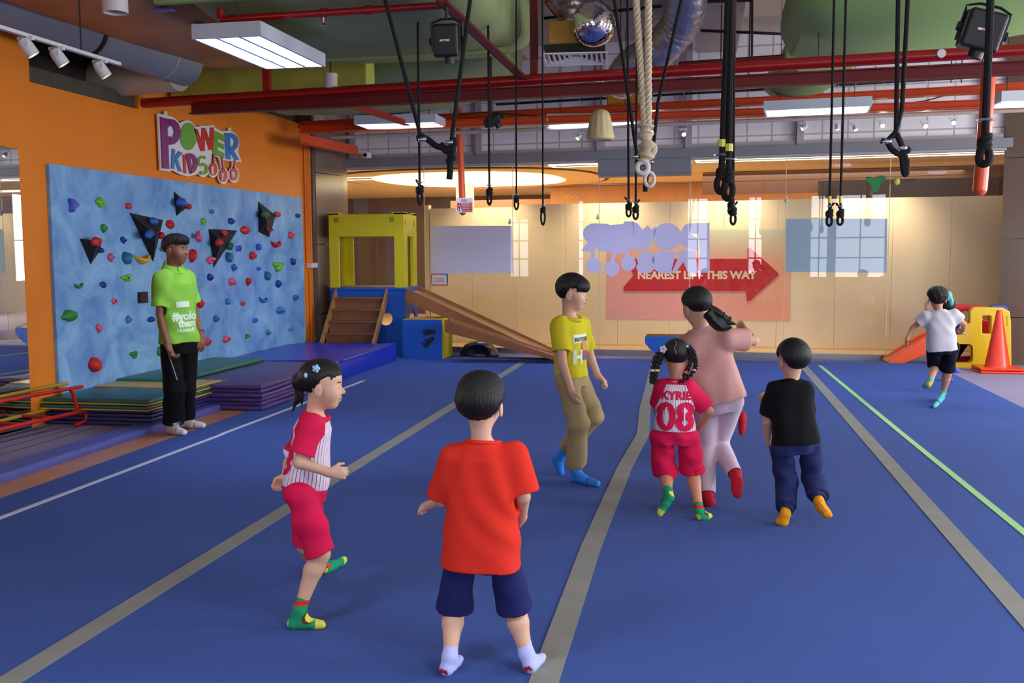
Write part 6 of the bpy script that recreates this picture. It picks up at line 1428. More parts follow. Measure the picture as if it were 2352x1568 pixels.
    for s in 'RL':
        if 'a'+s not in J: continue
        ks = p_.get('r', (0.072, 0.056, 0.05, 0.042)); end = p_['end']    # end: fraction; <1 on the thigh, >1 on the shin
        if end <= 1.0:
            he = hips[s]+(J['k'+s]-hips[s])*end; pl.add(cone(hips[s], he, ks[0]*q, ks[1]*q, fb=True), 0.02)
            pl.sub(cone(he-nrm(he-hips[s])*0.022*q, he+nrm(he-hips[s])*0.03, ks[1]*q-0.015, ks[1]*q-0.014, fa=True), 0.003)
        else:
            pl.add(cone(hips[s], J['k'+s], ks[0]*q, ks[1]*q), 0.02); he = J['k'+s]+(J['a'+s]-J['k'+s])*(end-1); dn = nrm(J['a'+s]-J['k'+s])
            pl.add(cone(J['k'+s], he, ks[1]*q, ks[2]*q, fb=True), 0.015)
            if p_.get('cuffed'): pl.add(cone(he-dn*0.005, he+dn*0.028*q, ks[3]*q, ks[3]*q, fb=True), 0.004)
            pl.sub(cone(he-dn*0.02*q, he+dn*0.05, (ks[3] if p_.get('cuffed') else ks[2])*q-0.009, (ks[3] if p_.get('cuffed') else ks[2])*q-0.009, fa=True), 0.003)
    pl.warp(folds(J['pelvis'], T, p_.get('fold', 0.002), 22, 12, seed=h*7))
    po_ = link(p_['name'], pl.mesh('pants', org), p_['mat'], e, True)
    # ---- shirt
    s_ = spec['shirt']; sf = Field(lo, hi, vox*1.1); prof = [(z*L if abs(z) > 1e-9 else 0, w_*q, d__*q)+((yy*q,)) for z, w_, d__, yy in s_['prof']]
    sf.add(prism(J['pelvis'], T, prof, s_.get('ex', 2.6)), 0.02)
    for s in 'RL':
        if 's'+s in J:
            sf.add(cone(J['neck']-U_*0.035*q, J['s'+s]-U_*0.004, 0.045*q, 0.046*q), 0.035*q)
            sl = s_.get('sleeve'+s, s_['sleeve']); ra, rb = s_.get('sr', (0.058, 0.058)); se = J['s'+s]+(J['e'+s]-J['s'+s])*sl if sl <= 1 else J['e'+s]
            sf.add(cone(J['s'+s], se, ra*q, rb*q, fb=True), 0.022*q); dn = nrm(J['e'+s]-J['s'+s])
    sf.warp(folds(J['pelvis'], T, s_.get('fold', 0.0022), 16, 9, seed=h*3+az))
    for s in 'RL':
        if 's'+s in J:
            sl = s_.get('sleeve'+s, s_['sleeve']); ra, rb = s_.get('sr', (0.058, 0.058)); se = J['s'+s]+(J['e'+s]-J['s'+s])*min(sl, 1); dn = nrm(J['e'+s]-J['s'+s])
            sf.sub(cone(se-dn*0.022*q, se+dn*0.03, rb*q-0.014, rb*q-0.013, fa=True), 0.003)
    sf.sub(prism(J['pelvis'], T, [(prof[0][0]-0.03, prof[0][1]-0.014, prof[0][2]-0.014, prof[0][3]), (prof[0][0]+0.015*q, prof[0][1]-0.014, prof[0][2]-0.014, prof[0][3])], 2.6), 0.003)
    nk = 0.052*q*s_.get('neck', 1.0); sf.sub(cone(J['neck']-U_*0.002+F_*0.012*q, J['neck']+U_*0.1*q+F_*0.03*q, nk, nk*1.3), 0.006)
    if s_.get('vneck'): sf.sub(ell(J['neck']+F_*0.045*q-U_*0.0*q, (0.038*q, 0.05*q, 0.035*q), T), 0.008)
    sme = sf.mesh('shirt', org); shirt = link(s_['name'], sme, s_['mat'], e, True)
    # collar band
    if s_.get('band', True):
        c0 = J['neck']-U_*0.004*q; pts = [Vector(c0+(R_*math.cos(t)*nk*1.06+F_*(math.sin(t)*nk*1.08+0.01*q)+U_*(-0.010*q*math.sin(t)))-org) for t in np.linspace(0, 2*PI, 25)[:-1]]
        MB().tube(pts, 0.010*q, 10, closed=True).build('collar', s_.get('bandm', s_['mat']), shirt, smooth=True)
    # ---- hair
    hs_ = spec['hair']; hf = Field(HC-hh*0.95, HC+hh*0.95, vox*0.8); th = hs_.get('th', 0.06)
    hf.add(ell(H_(0, -0.05, 0.135), np.array((0.36+th, 0.44+th, 0.365+th*1.2))*hh, HR), 0.01)
    for c_, r_ in hs_.get('bulge', []): hf.add(ell(H_(*c_), np.array(r_)*hh, HR), 0.03*q)
    ys, zs_ = hs_['line']
    def cut(P):
        p = (P-HC) @ HR.T/hh; ang = p[..., 1]; zl = np.interp(ang, ys, zs_)+np.clip(np.abs(p[..., 0])-0.20, 0, 0.3)*hs_.get('side', 0.9)*(ang < 0.2)+hs_.get('rag', 0.015)*np.sin(p[..., 0]*55+8*np.sin(p[..., 1]*9)); d = (zl-p[..., 2])*hh*0.8
        return d, zl
    g_ = [(hf.lo[i]+hf.vox*np.arange(hf.n[i])) for i in range(3)]; P = np.stack(np.meshgrid(*g_, indexing='ij'), -1)
    pp_ = (P-HC) @ HR.T/hh; azm = np.arctan2(pp_[..., 0], pp_[..., 1]+0.1); strands = hs_.get('str', 0.012)*hh*(np.sin(azm*41+5*pp_[..., 2])*0.3+np.sin(azm*83+9*pp_[..., 2])*0.3+0.5*np.sin(azm*11+7*pp_[..., 2]+2*np.sin(pp_[..., 2]*9))*np.clip(0.35-pp_[..., 2]+0.2, 0, 1))
    cd_, zl_ = cut(P); tp = hs_.get('taper', 0.5)*th*hh*np.clip(1-(pp_[..., 2]-zl_)/0.16, 0, 1)**2; hf.v = np.maximum(hf.v+strands+tp, cd_).astype(np.float32)
    for sx in (-1, 1): hf.sub(ell(H_(0.42*sx, -0.01, -0.12), np.array((0.12, 0.11, 0.17))*hh, HR), 0.006) if hs_.get('ears', True) else None
    for fn_ in hs_.get('extra', []): fn_(hf, H_, HR, hh)
    hair = link('hair', hf.mesh('hair', org), hs_.get('mat', M_hair), e, True)
    # ---- eyes and brows
    if spec.get('face', True):
        ew = mat('eye_dark', (0.05, 0.03, 0.03), 0.2); wt = mat('eye_white', (0.85, 0.82, 0.80), 0.3)
        for sx in (-1, 1):
            Rm = Matrix(HR.T.tolist()); c = Vector(H_(0.14*sx, 0.352, -0.008)-org)
            ey = MB().ball(c, (0.052*hh, 0.028*hh, 0.017*hh), 2, Rm).build('eye', wt, e, smooth=True)
            MB().ball(Vector(H_(0.14*sx, 0.368, -0.008)-org), (0.022*hh, 0.015*hh, 0.018*hh), 2, Rm).build('iris', ew, ey, smooth=True)
            MB().tube([Vector(H_((0.08+0.04*i)*sx, 0.385-0.012*i*i*0.5, 0.085+0.012*math.sin(i*1.2))-org) for i in range(4)], [0.006*hh, 0.013*hh, 0.012*hh, 0.004*hh], 6).build('eyebrow', M_hair, e, smooth=True)
        MB().tube([Vector(H_(x, 0.412-abs(x)*abs(x)*3.0, -0.273+abs(x)*spec.get('smile', 0.2))-org) for x in np.linspace(-0.10, 0.10, 7)], [0.005*hh, 0.011*hh, 0.013*hh, 0.013*hh, 0.013*hh, 0.011*hh, 0.005*hh], 6).build('lips', mat('lip', (0.66, 0.36, 0.33) if spec.get('skin') != 'dark' else (0.45, 0.25, 0.22), 0.45), e, smooth=True)
    return dict(e=e, J=J, T=T, q=q, org=org, H=H_, HR=HR, hh=hh, shirt=shirt, pants=po_, body=body, hair=hair, L=L)
def decal(flat, target, P0, X, Yv, N, m, name, parent, off=0.003, cell=0.012, maxd=0.5):
    """press a flat mesh (x,y in metres) from P0 along -N onto the target mesh"""
    bm = bmesh.new(); bm.from_mesh(flat)
    bmesh.ops.triangulate(bm, faces=bm.faces)
    for _ in range(4):
        es = [e_ for e_ in bm.edges if e_.calc_length() > cell]
        if not es: break
        bmesh.ops.subdivide_edges(bm, edges=es, cuts=1, use_grid_fill=False); bmesh.ops.triangulate(bm, faces=bm.faces)
    tb = BVHTree.FromPolygons([v.co[:] for v in target.data.vertices], [p.vertices[:] for p in target.data.polygons])
    P0 = Vector(P0); X = Vector(X).normalized(); Yv = Vector(Yv).normalized(); N = Vector(N).normalized(); dead = []
    for v in bm.verts:
        o_ = P0+X*v.co.x+Yv*v.co.y; hit = tb.ray_cast(o_+N*0.3, -N, maxd+0.3)
        if hit[0] is None: dead.append(v); v.co = o_
        else: v.co = hit[0]+N*off*(1+0.0*v.co.z)
    if dead: bmesh.ops.delete(bm, geom=dead, context='VERTS')
    me = bpy.data.meshes.new(name); bm.to_mesh(me); bm.free(); return link(name, me, m, parent)
def poly_mesh(polys):
    bm = bmesh.new()
    for pts in polys: bm.faces.new([bm.verts.new((p[0], p[1], 0)) for p in pts])
    me = bpy.data.meshes.new('p'); bm.to_mesh(me); bm.free(); return me
def print_on(pr, what, px, py, Y0, m, name, size=None, height=None, off=0.003, X=None, U=None, N=None, bold=0.0, sp=1.0):
    """what: text or polygons (metres). centre pressed at photo pixel px,py of that person's shirt"""
    T = pr['T']; me = text_mesh(what, size, 0, bold, sp, 'CENTER') if isinstance(what, str) else poly_mesh(what)
    N = np.asarray(N if N is not None else -T[1]); X = np.asarray(X if X is not None else T[0]); U = np.asarray(U if U is not None else T[2])
    P0 = onY(px, py, Y0)-pr['org']
    return decal(me, pr['shirt'], P0, X, U, N, m, name, pr['shirt'], off)
BOYLINE = ([-0.55, -0.30, -0.10, 0.02, 0.12, 0.25, 0.50], [-0.30, -0.27, -0.14, -0.02, 0.02, 0.17, 0.24])
BANGS = ([-0.55, -0.30, -0.12, 0.00, 0.10, 0.22, 0.50], [-0.30, -0.26, -0.18, 0.0, 0.02, 0.06, 0.085])
BOWL = ([-0.55, -0.30, -0.10, 0.05, 0.2, 0.5], [-0.43, -0.40, -0.12, 0.0, 0.04, 0.06])

# ------------------------------------------------------------------ sock colouring by position
def sock_mat(name, base, parts):
    """base colour with patches: list of (centre, radii, colour) in object space -> real dyed pattern of the sock"""
    m = mat(name, base, 0.85, spec=0.2); nt = m.node_tree; b = nt.nodes['Principled BSDF']; tc = nt.nodes.new('ShaderNodeTexCoord'); last = None
    for c, r, col in parts:
        s1 = nt.nodes.new('ShaderNodeVectorMath'); s1.operation = 'SUBTRACT'; s1.inputs[1].default_value = tuple(c); nt.links.new(tc.outputs['Object'], s1.inputs[0])
        s2 = nt.nodes.new('ShaderNodeVectorMath'); s2.operation = 'DIVIDE'; s2.inputs[1].default_value = tuple(r); nt.links.new(s1.outputs[0], s2.inputs[0])
        s3 = nt.nodes.new('ShaderNodeVectorMath'); s3.operation = 'LENGTH'; nt.links.new(s2.outputs[0], s3.inputs[0])
        lt = nt.nodes.new('ShaderNodeMath'); lt.operation = 'LESS_THAN'; lt.inputs[1].default_value = 1.0; nt.links.new(s3.outputs['Value'], lt.inputs[0])
        mx = nt.nodes.new('ShaderNodeMix'); mx.data_type = 'RGBA'; nt.links.new(lt.outputs[0], mx.inputs[0]); mx.inputs[7].default_value = srgb(col)
        if last is None: mx.inputs[6].default_value = srgb(base)
        else: nt.links.new(last, mx.inputs[6])
        last = mx.outputs[2]
    nt.links.new(last, b.inputs['Base Color']); return m
def recolor(prefix, base, fn):
    def f(o, s, J, org, q):
        o.data.materials.clear(); o.data.materials.append(sock_mat(prefix+'_'+s+str(int(org[0]*100)), base, fn(s, J, org, q)))
    return f
def lion(s, J, org, q):
    a, t, h = J['a'+s]-org, J['t'+s]-org, J['he'+s]-org; fd = nrm(t-h); up = nrm(a-(h+t)/2); md = h*0.42+t*0.58
    Y_ = (0.84, 0.84, 0.32); return [(t-fd*0.012*q, (0.042*q,)*3, Y_), (h, (0.022*q,)*3, Y_), (md+up*0.03*q, (0.034*q,)*3, (0.34, 0.22, 0.10)), (md+fd*0.008*q+up*0.03*q, (0.026*q,)*3, Y_), (a+nrm(J['k'+s]-J['a'+s])*0.034*q, (0.05, 0.05, 0.012*q), (0.86, 0.18, 0.14))]

# ================================================================== the nine people
green_sock = mat('sock_green', (0.13, 0.58, 0.40), 0.85, spec=0.2)
JERSEY = None
def jersey_mat(name, T, org_local, q, az_stripes=True, sleeve_r=None):
    """white with crimson pinstripes; raglan sleeves and collar crimson, by position in the shirt's own frame"""
    m = bpy.data.materials.new(name); m.use_nodes = True; nt = m.node_tree; b = nt.nodes['Principled BSDF']; b.inputs['Roughness'].default_value = 0.8; b.inputs['Specular IOR Level'].default_value = 0.2
    tc = nt.nodes.new('ShaderNodeTexCoord'); s1 = nt.nodes.new('ShaderNodeVectorMath'); s1.operation = 'SUBTRACT'; s1.inputs[1].default_value = tuple(org_local); nt.links.new(tc.outputs['Object'], s1.inputs[0])
    comp = []
    for i in range(3):
        d = nt.nodes.new('ShaderNodeVectorMath'); d.operation = 'DOT_PRODUCT'; d.inputs[1].default_value = tuple(T[i]); nt.links.new(s1.outputs[0], d.inputs[0]); comp.append(d.outputs['Value'])
    def M(op, a, b_=None, c=None):
        n = nt.nodes.new('ShaderNodeMath'); n.operation = op
        for i, x in enumerate((a, b_, c)):
            if x is None: continue
            if isinstance(x, (int, float)): n.inputs[i].default_value = x
            else: nt.links.new(x, n.inputs[i])
        return n.outputs[0]
    x, y, z = comp
    ang = M('ARCTAN2', x, y); st = M('FRACT', M('MULTIPLY', ang, 38/(2*PI))); stripe = M('LESS_THAN', st, 0.17)
    L = jersey_mat.L
    ax = M('ABSOLUTE', x); # raglan line: |x| > 0.055+ (L - z)*0.35
    lim = M('ADD', 0.05*q, M('MULTIPLY', M('SUBTRACT', L, z), 0.42)); red = M('GREATER_THAN', ax, lim); red2 = M('GREATER_THAN', ax, 0.122*q); low = M('GREATER_THAN', z, L*0.30); red = M('MULTIPLY', M('MAXIMUM', red, red2), low); yoke = M('GREATER_THAN', z, L*0.93); red = M('MAXIMUM', red, yoke)
    mx = nt.nodes.new('ShaderNodeMix'); mx.data_type = 'RGBA'; nt.links.new(stripe, mx.inputs[0]); mx.inputs[6].default_value = srgb((0.90, 0.88, 0.93)); mx.inputs[7].default_value = srgb((0.62, 0.10, 0.26))
    m2 = nt.nodes.new('ShaderNodeMix'); m2.data_type = 'RGBA'; nt.links.new(red, m2.inputs[0]); nt.links.new(mx.outputs[2], m2.inputs[6]); m2.inputs[7].default_value = srgb((0.86, 0.10, 0.30)); nt.links.new(m2.outputs[2], b.inputs['Base Color'])
    return m
M_crim = cloth('crimson_cloth', (0.86, 0.10, 0.30))

# 1 the man in the lime polo
man = person('man', 'young man in a lime polo shirt and black trousers standing by the mat stacks', 8.0, dict(
    J=dict(head=(404, 572), neck=(397, 618), pelvis=(411, 783), sR=(372, 640, -0.12), sL=(426, 638, 0.14), eR=(367, 722, -0.16), wR=(386, 792, -0.20), hR=(399, 826, -0.22), eL=(447, 712, 0.18), wL=(460, 766, 0.12), hL=(464, 803, 0.10),
           kR=(401, 893, -0.07), aR=(398, 974, -0.08), heR=(387, 984, -0.07), tR=(427, 994, -0.13), kL=(426, 888, 0.10), aL=(424, 962, 0.14), heL=(415, 971, 0.14), tL=(472, 977, 0.10)),
    plant='RL', hipk=0.72, az=124, haz=97, pitch=-4, h=1.72, head=0.245, skin='dark', hand=0.185, palmR=(0.9, 0.1, 0.2), palmL=(-1, 0.3, 0), curlR=0.85, curlL=0.45, thumbR=1, thumbL=1, smile=0.25, girth=0.80, cuff=0.0,
    sockm=cloth('white_sock', (0.86, 0.85, 0.86)), pants=dict(name='trousers', mat=cloth('black_trouser', (0.035, 0.035, 0.045)), end=1.93, hip=0.088, hipd=0.078, r=(0.056, 0.060, 0.062, 0.06), fold=0.003),
    shirt=dict(name='polo_shirt', mat=cloth('lime_polo', (0.55, 0.78, 0.28)), prof=[(-0.02, 0.112, 0.090, 0), (0.4, 0.104, 0.086, 0), (0.78, 0.118, 0.086, 0), (0.93, 0.088, 0.064, 0), (1.0, 0.05, 0.045, 0)], sleeve=0.78, sr=(0.052, 0.050), fold=0.004, neck=0.9, band=False),
    hair=dict(line=([-0.5, -0.25, -0.1, 0.02, 0.14, 0.25, 0.5], [-0.16, -0.14, -0.06, 0.02, 0.08, 0.17, 0.20]), th=0.05, bulge=[((0, 0.22, 0.36), (0.30, 0.24, 0.14))], rag=0.03, str=0.02)))
T = man['T']; org = man['org']
# polo collar, placket, prints, bracelet, watch, stick
nk = man['J']['neck']-org; col = MB()
for sgn in (-1, 1):
    a0, a1 = (-2.6, -0.05) if sgn < 0 else (0.05, 2.6); A = np.linspace(a0, a1, 12); r0, r1 = 0.066, 0.098
    P0 = [nk+(T[0]*math.sin(t)*r0+T[1]*(math.cos(t)*r0+0.01)+T[2]*(0.050-0.035*math.cos(t))) for t in A]; P1 = [nk+(T[0]*math.sin(t)*r1+T[1]*(math.cos(t)*r1*0.95+0.01)+T[2]*(-0.002-0.042*max(math.cos(t), 0)**1)) for t in A]
    rad = [nrm(T[0]*math.sin(t)+T[1]*math.cos(t)) for t in A]
    rows = [[col.v(p) for p in (P0[i], P1[i], P1[i]+rad[i]*0.010+T[2]*0.003, P0[i]+rad[i]*0.006+T[2]*0.004)] for i in range(12)]
    for a_, b_ in zip(rows, rows[1:]):
        for k in range(4): col.bm.faces.new((a_[k], a_[(k+1) % 4], b_[(k+1) % 4], b_[k]))
    col.bm.faces.new(rows[0]); col.bm.faces.new(rows[-1])
col.build('collar', cloth('lime_polo', (0.55, 0.78, 0.28)), man['shirt'])
M_wp = mat('print_white', (0.88, 0.95, 0.84), 0.6)
FN = T[1]; FX = -T[0]
def fprint(what, u, v, size, name, bold=0.0, pr=man, N=None, X=None, m=None, off=0.003, sp=1.0, shear=0.0):
    me = text_mesh(what, size, 0, bold, sp, 'CENTER', shear) if isinstance(what, str) else poly_mesh(what); T_ = pr['T']; N = N if N is not None else T_[1]; X = X if X is not None else -T_[0]
    P0 = pr['J']['pelvis']-pr['org']+T_[2]*v*pr['L']+X*u
    return decal(me, pr['shirt'], P0, X, T_[2], N, m or M_wp, name, pr['shirt'], off)
fprint([[(-0.06, 0), (0.06, 0), (0.06, 0.05), (-0.06, 0.05)]], 0.0, 0.47, 0, 'chest_patch'); fprint('#yolo', 0.01, 0.30, 0.095, 'hashtag_print', 0.005); fprint('them', 0.03, 0.205, 0.085, 'hashtag_print', 0.005); fprint('Hotstuff', 0.01, 0.13, 0.05, 'hashtag_print', 0.002)
w_ = man['J']['wR']-org; d = nrm(man['J']['hR']-man['J']['wR']); u_ = nrm(np.cross(d, (0, 0, 1) if abs(d[2]) < 0.9 else (1, 0, 0))); v_ = np.cross(d, u_)
MB().tube([Vector(w_-d*0.0+(u_*math.cos(t)+v_*math.sin(t))*0.031) for t in np.linspace(0, 2*PI, 25)[:-1]], 0.0035, 6, closed=True).build('bracelet', M_chrome, man['e'], smooth=True)
w_ = man['J']['wL']-org; d = nrm(man['J']['wL']-man['J']['eL']); u_ = nrm(np.cross(d, (0, 1, 0))); v_ = np.cross(d, u_)
MB().tube([Vector(w_-d*0.02+(u_*math.cos(t)+v_*math.sin(t))*0.033) for t in np.linspace(0, 2*PI, 25)[:-1]], 0.009, 8, closed=True).build('wristwatch', M_chrome, man['e'], smooth=True)
a = Vector(onY(390, 821, 7.775)); b = Vector(onY(407, 872, 7.70)); d = (a-b).normalized()
tag(MB(a).tube([a+d*0.05, b], 0.0045, 8).build('hand_stick', mat('stick_grey', (0.62, 0.62, 0.64), 0.4)), 'thin grey stick held in the hand of the man in the lime polo', 'stick')

# 2 girl in the striped jersey at the left, facing right
def tail1(hf, H_, HR, hh):
    hf.add(ell(H_(0.0, -0.50, 0.02), np.array((0.17, 0.15, 0.17))*hh, HR), 0.012)
    hf.add(cone(H_(0.0, -0.47, -0.05), H_(0.02, -0.50, -0.40), 0.10*hh, 0.06*hh), 0.015); hf.add(cone(H_(0.02, -0.50, -0.35), H_(0.02, -0.58, -0.66), 0.055*hh, 0.012*hh), 0.01); hf.add(cone(H_(0.06, -0.40, -0.25), H_(0.05, -0.38, -0.5), 0.05*hh, 0.01*hh), 0.01)
g1 = person('girl', 'girl stepping right in a crimson and white jersey, hair in a bun with blue clips', 3.98, dict(
    J=dict(head=(741, 882), neck=(723, 950), pelvis=(703, 1112), sR=(716, 975, -0.10), sL=(727, 972, 0.11), eR=(688, 1062, -0.15), wR=(757, 1085, -0.12), hR=(812, 1086, -0.10), eL=(664, 1062, 0.20), wL=(655, 1094, 0.16), hL=(634, 1112, 0.14),
           kR=(737, 1272, -0.06), aR=(688, 1398, -0.08), heR=(662, 1430, -0.09), tR=(749, 1434, -0.14), kL=(702, 1252, 0.13), aL=(741, 1300, 0.45), heL=(744, 1308, 0.56), tL=(794, 1284, 0.70)),
    plant='RL', az=80, haz=78, pitch=-6, h=1.10, head=0.205, skin='light', palmR=(0, 1, -0.3), palmL=(1, 0, 0.3), curlR=1.45, curlL=1.3, cuff=0.052, hand=0.115,
    sockm=green_sock, sockfn=recolor('lion_sock', (0.13, 0.58, 0.40), lion), pants=dict(name='shorts', mat=M_crim, end=0.97, hip=0.095, hipd=0.098, r=(0.072, 0.066, 0.05, 0.05), fold=0.003),
    shirt=dict(name='jersey', mat=M_crim, prof=[(0.0, 0.105, 0.098, 0), (0.12, 0.108, 0.100, 0), (0.5, 0.100, 0.085, 0), (0.8, 0.108, 0.082, 0), (0.94, 0.075, 0.06, 0), (1.0, 0.045, 0.045, 0)], sleeve=0.80, sr=(0.050, 0.056), fold=0.0022, neck=0.95),
    hair=dict(line=([-0.5, -0.25, -0.05, 0.06, 0.16, 0.3, 0.5], [-0.22, -0.20, -0.12, 0.05, 0.12, 0.22, 0.28]), th=0.035, extra=[tail1], rag=0.02, str=0.010)), vox=0.004)
jersey_mat.L = g1['L']; pl_ = g1['J']['pelvis']-g1['org']; g1['shirt'].data.materials.clear(); g1['shirt'].data.materials.append(jersey_mat('jersey_left', g1['T'], pl_, g1['q']))
fprint('08', 0.0, 0.15, 0.17, 'number_print', 0.005, g1, N=-g1['T'][1], X=g1['T'][0], m=M_crim)
fprint('KYRIE', 0.0, 0.66, 0.05, 'name_print', 0.004, g1, N=-g1['T'][1], X=g1['T'][0], m=M_crim)
M_clipb = mat('clip_blue', (0.62, 0.82, 0.95), 0.3); H1 = g1['H']; og = g1['org']
c = H1(0.34, -0.10, 0.36)-og; MB().ball(c, (0.016, 0.012, 0.012), 2).build('hair_clip', M_clipb, g1['hair'], smooth=True)
mb = MB(); [mb.ball(c+np.array((0.012*math.cos(t), -0.004, 0.012*math.sin(t))), 0.007, 1) for t in np.linspace(0, 2*PI, 6)[:-1]]; mb.build('hair_clip', M_clipb, g1['hair'], smooth=True)
c = H1(0.36, -0.30, 0.20)-og; MB().ball(c, (0.008, 0.008, 0.012), 2).build('hair_clip', M_clipb, g1['hair'], smooth=True)
MB().ball(H1(0.41, -0.0, -0.14)-og, 0.004, 1).build('earring', M_chrome, g1['body'])

# 3 boy in the red T-shirt, from behind
M_redt = cloth('red_tshirt', (0.86, 0.19, 0.13)); M_nshort = cloth('navy_shorts', (0.13, 0.15, 0.36)); M_wsock = cloth('pale_sock', (0.72, 0.74, 0.95))
b1 = person('boy', 'small boy seen from behind in a bright red T-shirt and navy shorts', 3.60, dict(
    J=dict(head=(1106, 926, 0.0), neck=(1108, 1014), pelvis=(1106, 1262), sR=(1176, 1046, 0.0), sL=(1043, 1050, 0.0), eL=(1018, 1148, 0.04), wL=(985, 1161, 0.17), hL=(957, 1160, 0.24), eR=(1202, 1140, 0.0), wR=(1199, 1188, 0.12), hR=(1190, 1208, 0.17),
           kL=(1044, 1398, 0.05), aL=(1033, 1508, 0.0), heL=(1020, 1540, -0.03), tL=(1056, 1509, 0.13), kR=(1184, 1398, 0.05), aR=(1209, 1500, 0.02), heR=(1212, 1534, -0.02), tR=(1246, 1506, 0.12)),
    plant='RL', az=2, haz=4, pitch=-4, h=1.13, head=0.205, skin='light', face=True, palmL=(0.3, 0.3, -1), palmR=(-1, 0, 0), curlL=1.5, curlR=1.4, thumbL=1, cuff=0.045, hand=0.105, hipk=1.05,
    sockm=M_wsock, pants=dict(name='shorts', mat=M_nshort, end=0.98, hip=0.108, hipd=0.09, r=(0.056, 0.074, 0.05, 0.05), fold=0.0016),
    shirt=dict(name='t_shirt', mat=M_redt, prof=[(-0.145, 0.155, 0.118, 0), (0.2, 0.145, 0.108, 0), (0.6, 0.132, 0.096, 0), (0.85, 0.116, 0.082, 0), (0.96, 0.075, 0.06, 0), (1.0, 0.05, 0.05, 0)], sleeve=0.92, sr=(0.060, 0.066), fold=0.003, neck=1.15),
    hair=dict(line=([-0.6, -0.35, -0.15, 0.02, 0.12, 0.25, 0.5], [-0.43, -0.39, -0.24, -0.02, 0.02, 0.10, 0.14]), th=0.085, bulge=[((0, -0.05, 0.30), (0.36, 0.40, 0.26)), ((0.0, -0.25, 0.05), (0.38, 0.30, 0.3))], rag=0.02, str=0.014)), vox=0.0038)
mb = MB(); T = b1['T']
MB().ball(b1['H'](0.03, -0.20, 0.575)-b1['org'], (0.006, 0.006, 0.003), 1).build('hair_whorl', mat('scalp', (0.55, 0.42, 0.34), 0.7), b1['hair'])
for s in 'LR':   # red grip dots under the socks
    J_ = b1['J']; a, t, h = J_['a'+s]-b1['org'], J_['t'+s]-b1['org'], J_['he'+s]-b1['org']; fd = nrm(t-h); up = nrm(a-(h+t)/2); lt = np.cross(fd, up); mb = MB()
    for i in range(5):
        for j in range(3): mb.box(tuple(h+lt*(i-2)*0.009-fd*0.0035+up*(0.010*(j)-0.014)-np.array((0.003, 0.003, 0.003))-fd*0.004), tuple(h+lt*(i-2)*0.009-fd*0.0035+up*(0.010*(j)-0.014)+np.array((0.003, 0.003, 0.003))-fd*0.004))
    sk_ = [c_ for c_ in b1['e'].children if c_.name.startswith('sock')][0 if s == 'R' else 1]; mb.build('grip_dots', mat('grip_maroon', (0.55, 0.12, 0.22), 0.6), sk_)

# 4 boy in the yellow T-shirt
M_yt_ = cloth('yellow_tshirt', (0.84, 0.79, 0.15)); M_khaki = cloth('khaki', (0.68, 0.60, 0.43)); M_bsock = cloth('blue_sock', (0.22, 0.55, 0.90))
b2 = person('boy', 'boy walking right in a yellow printed T-shirt, khaki trousers and blue socks', 6.70, dict(
    J=dict(head=(1316, 671), neck=(1308, 729), pelvis=(1312, 856), sR=(1285, 746, -0.09), sL=(1333, 744, 0.10), eR=(1291, 832, -0.16), wR=(1312, 896, -0.18), hR=(1323, 932, -0.19), eL=(1357, 824, 0.16), wL=(1374, 864, 0.14), hL=(1397, 882, 0.12),
           kR=(1328, 968, -0.10), aR=(1322, 1079, -0.06), heR=(1313, 1094, -0.05), tR=(1378, 1112, -0.12), kL=(1362, 952, 0.10), aL=(1296, 1036, 0.20), heL=(1275, 1044, 0.22), tL=(1293, 1092, 0.24)),
    plant='R', hipk=0.62, az=118, haz=98, pitch=-8, h=1.38, head=0.228, skin='light', palmR=(0.8, 0.6, 0), palmL=(-0.3, -0.2, -1), curlR=0.8, curlL=1.2, smile=0.3, cuff=0.0, hand=0.14,
    sockm=M_bsock, pants=dict(name='trousers', mat=M_khaki, end=1.86, hip=0.086, hipd=0.082, r=(0.064, 0.062, 0.058, 0.045), cuffed=True, fold=0.004),
    shirt=dict(name='t_shirt', mat=M_yt_, prof=[(-0.07, 0.098, 0.090, 0), (0.3, 0.095, 0.080, 0), (0.78, 0.105, 0.078, 0), (0.93, 0.080, 0.06, 0), (1.0, 0.05, 0.045, 0)], sleeve=0.70, sr=(0.050, 0.052), fold=0.003, neck=1.1),
    hair=dict(line=BANGS, th=0.07, rag=0.03, str=0.014, bulge=[((0, 0.25, 0.22), (0.30, 0.20, 0.16))])))
Tm = b2['T']
fprint([[(-0.085, 0), (0.085, 0), (0.085, 0.055), (-0.085, 0.055)]], 0.005, 0.56, 0, 'print_patch', pr=b2)
fprint('MATHESE', 0.005, 0.585, 0.036, 'print_word', 0.0016, b2, m=M_black, off=0.006)
fprint([[(-0.035, -0.0), (0.035, -0.0), (0.03, 0.05), (0.04, 0.09), (0.02, 0.14), (-0.02, 0.14), (-0.04, 0.09), (-0.03, 0.05)]], 0.03, 0.24, 0, 'print_figure', pr=b2, m=mat('print_tan', (0.78, 0.60, 0.35), 0.7), off=0.005)
fprint([[(-0.03, 0), (0.03, 0), (0.03, 0.03), (-0.03, 0.03)]], 0.03, 0.33, 0, 'print_figure', pr=b2, m=mat('print_red', (0.80, 0.25, 0.15), 0.7), off=0.007)
fprint([[(-0.03, 0), (0.03, 0), (0.03, 0.035), (-0.03, 0.035)]], 0.03, 0.24, 0, 'print_figure', pr=b2, m=mat('print_denim', (0.35, 0.40, 0.55), 0.7), off=0.007)
fprint('H', -0.045, 0.20, 0.12, 'print_letter', 0.006, b2, off=0.004)

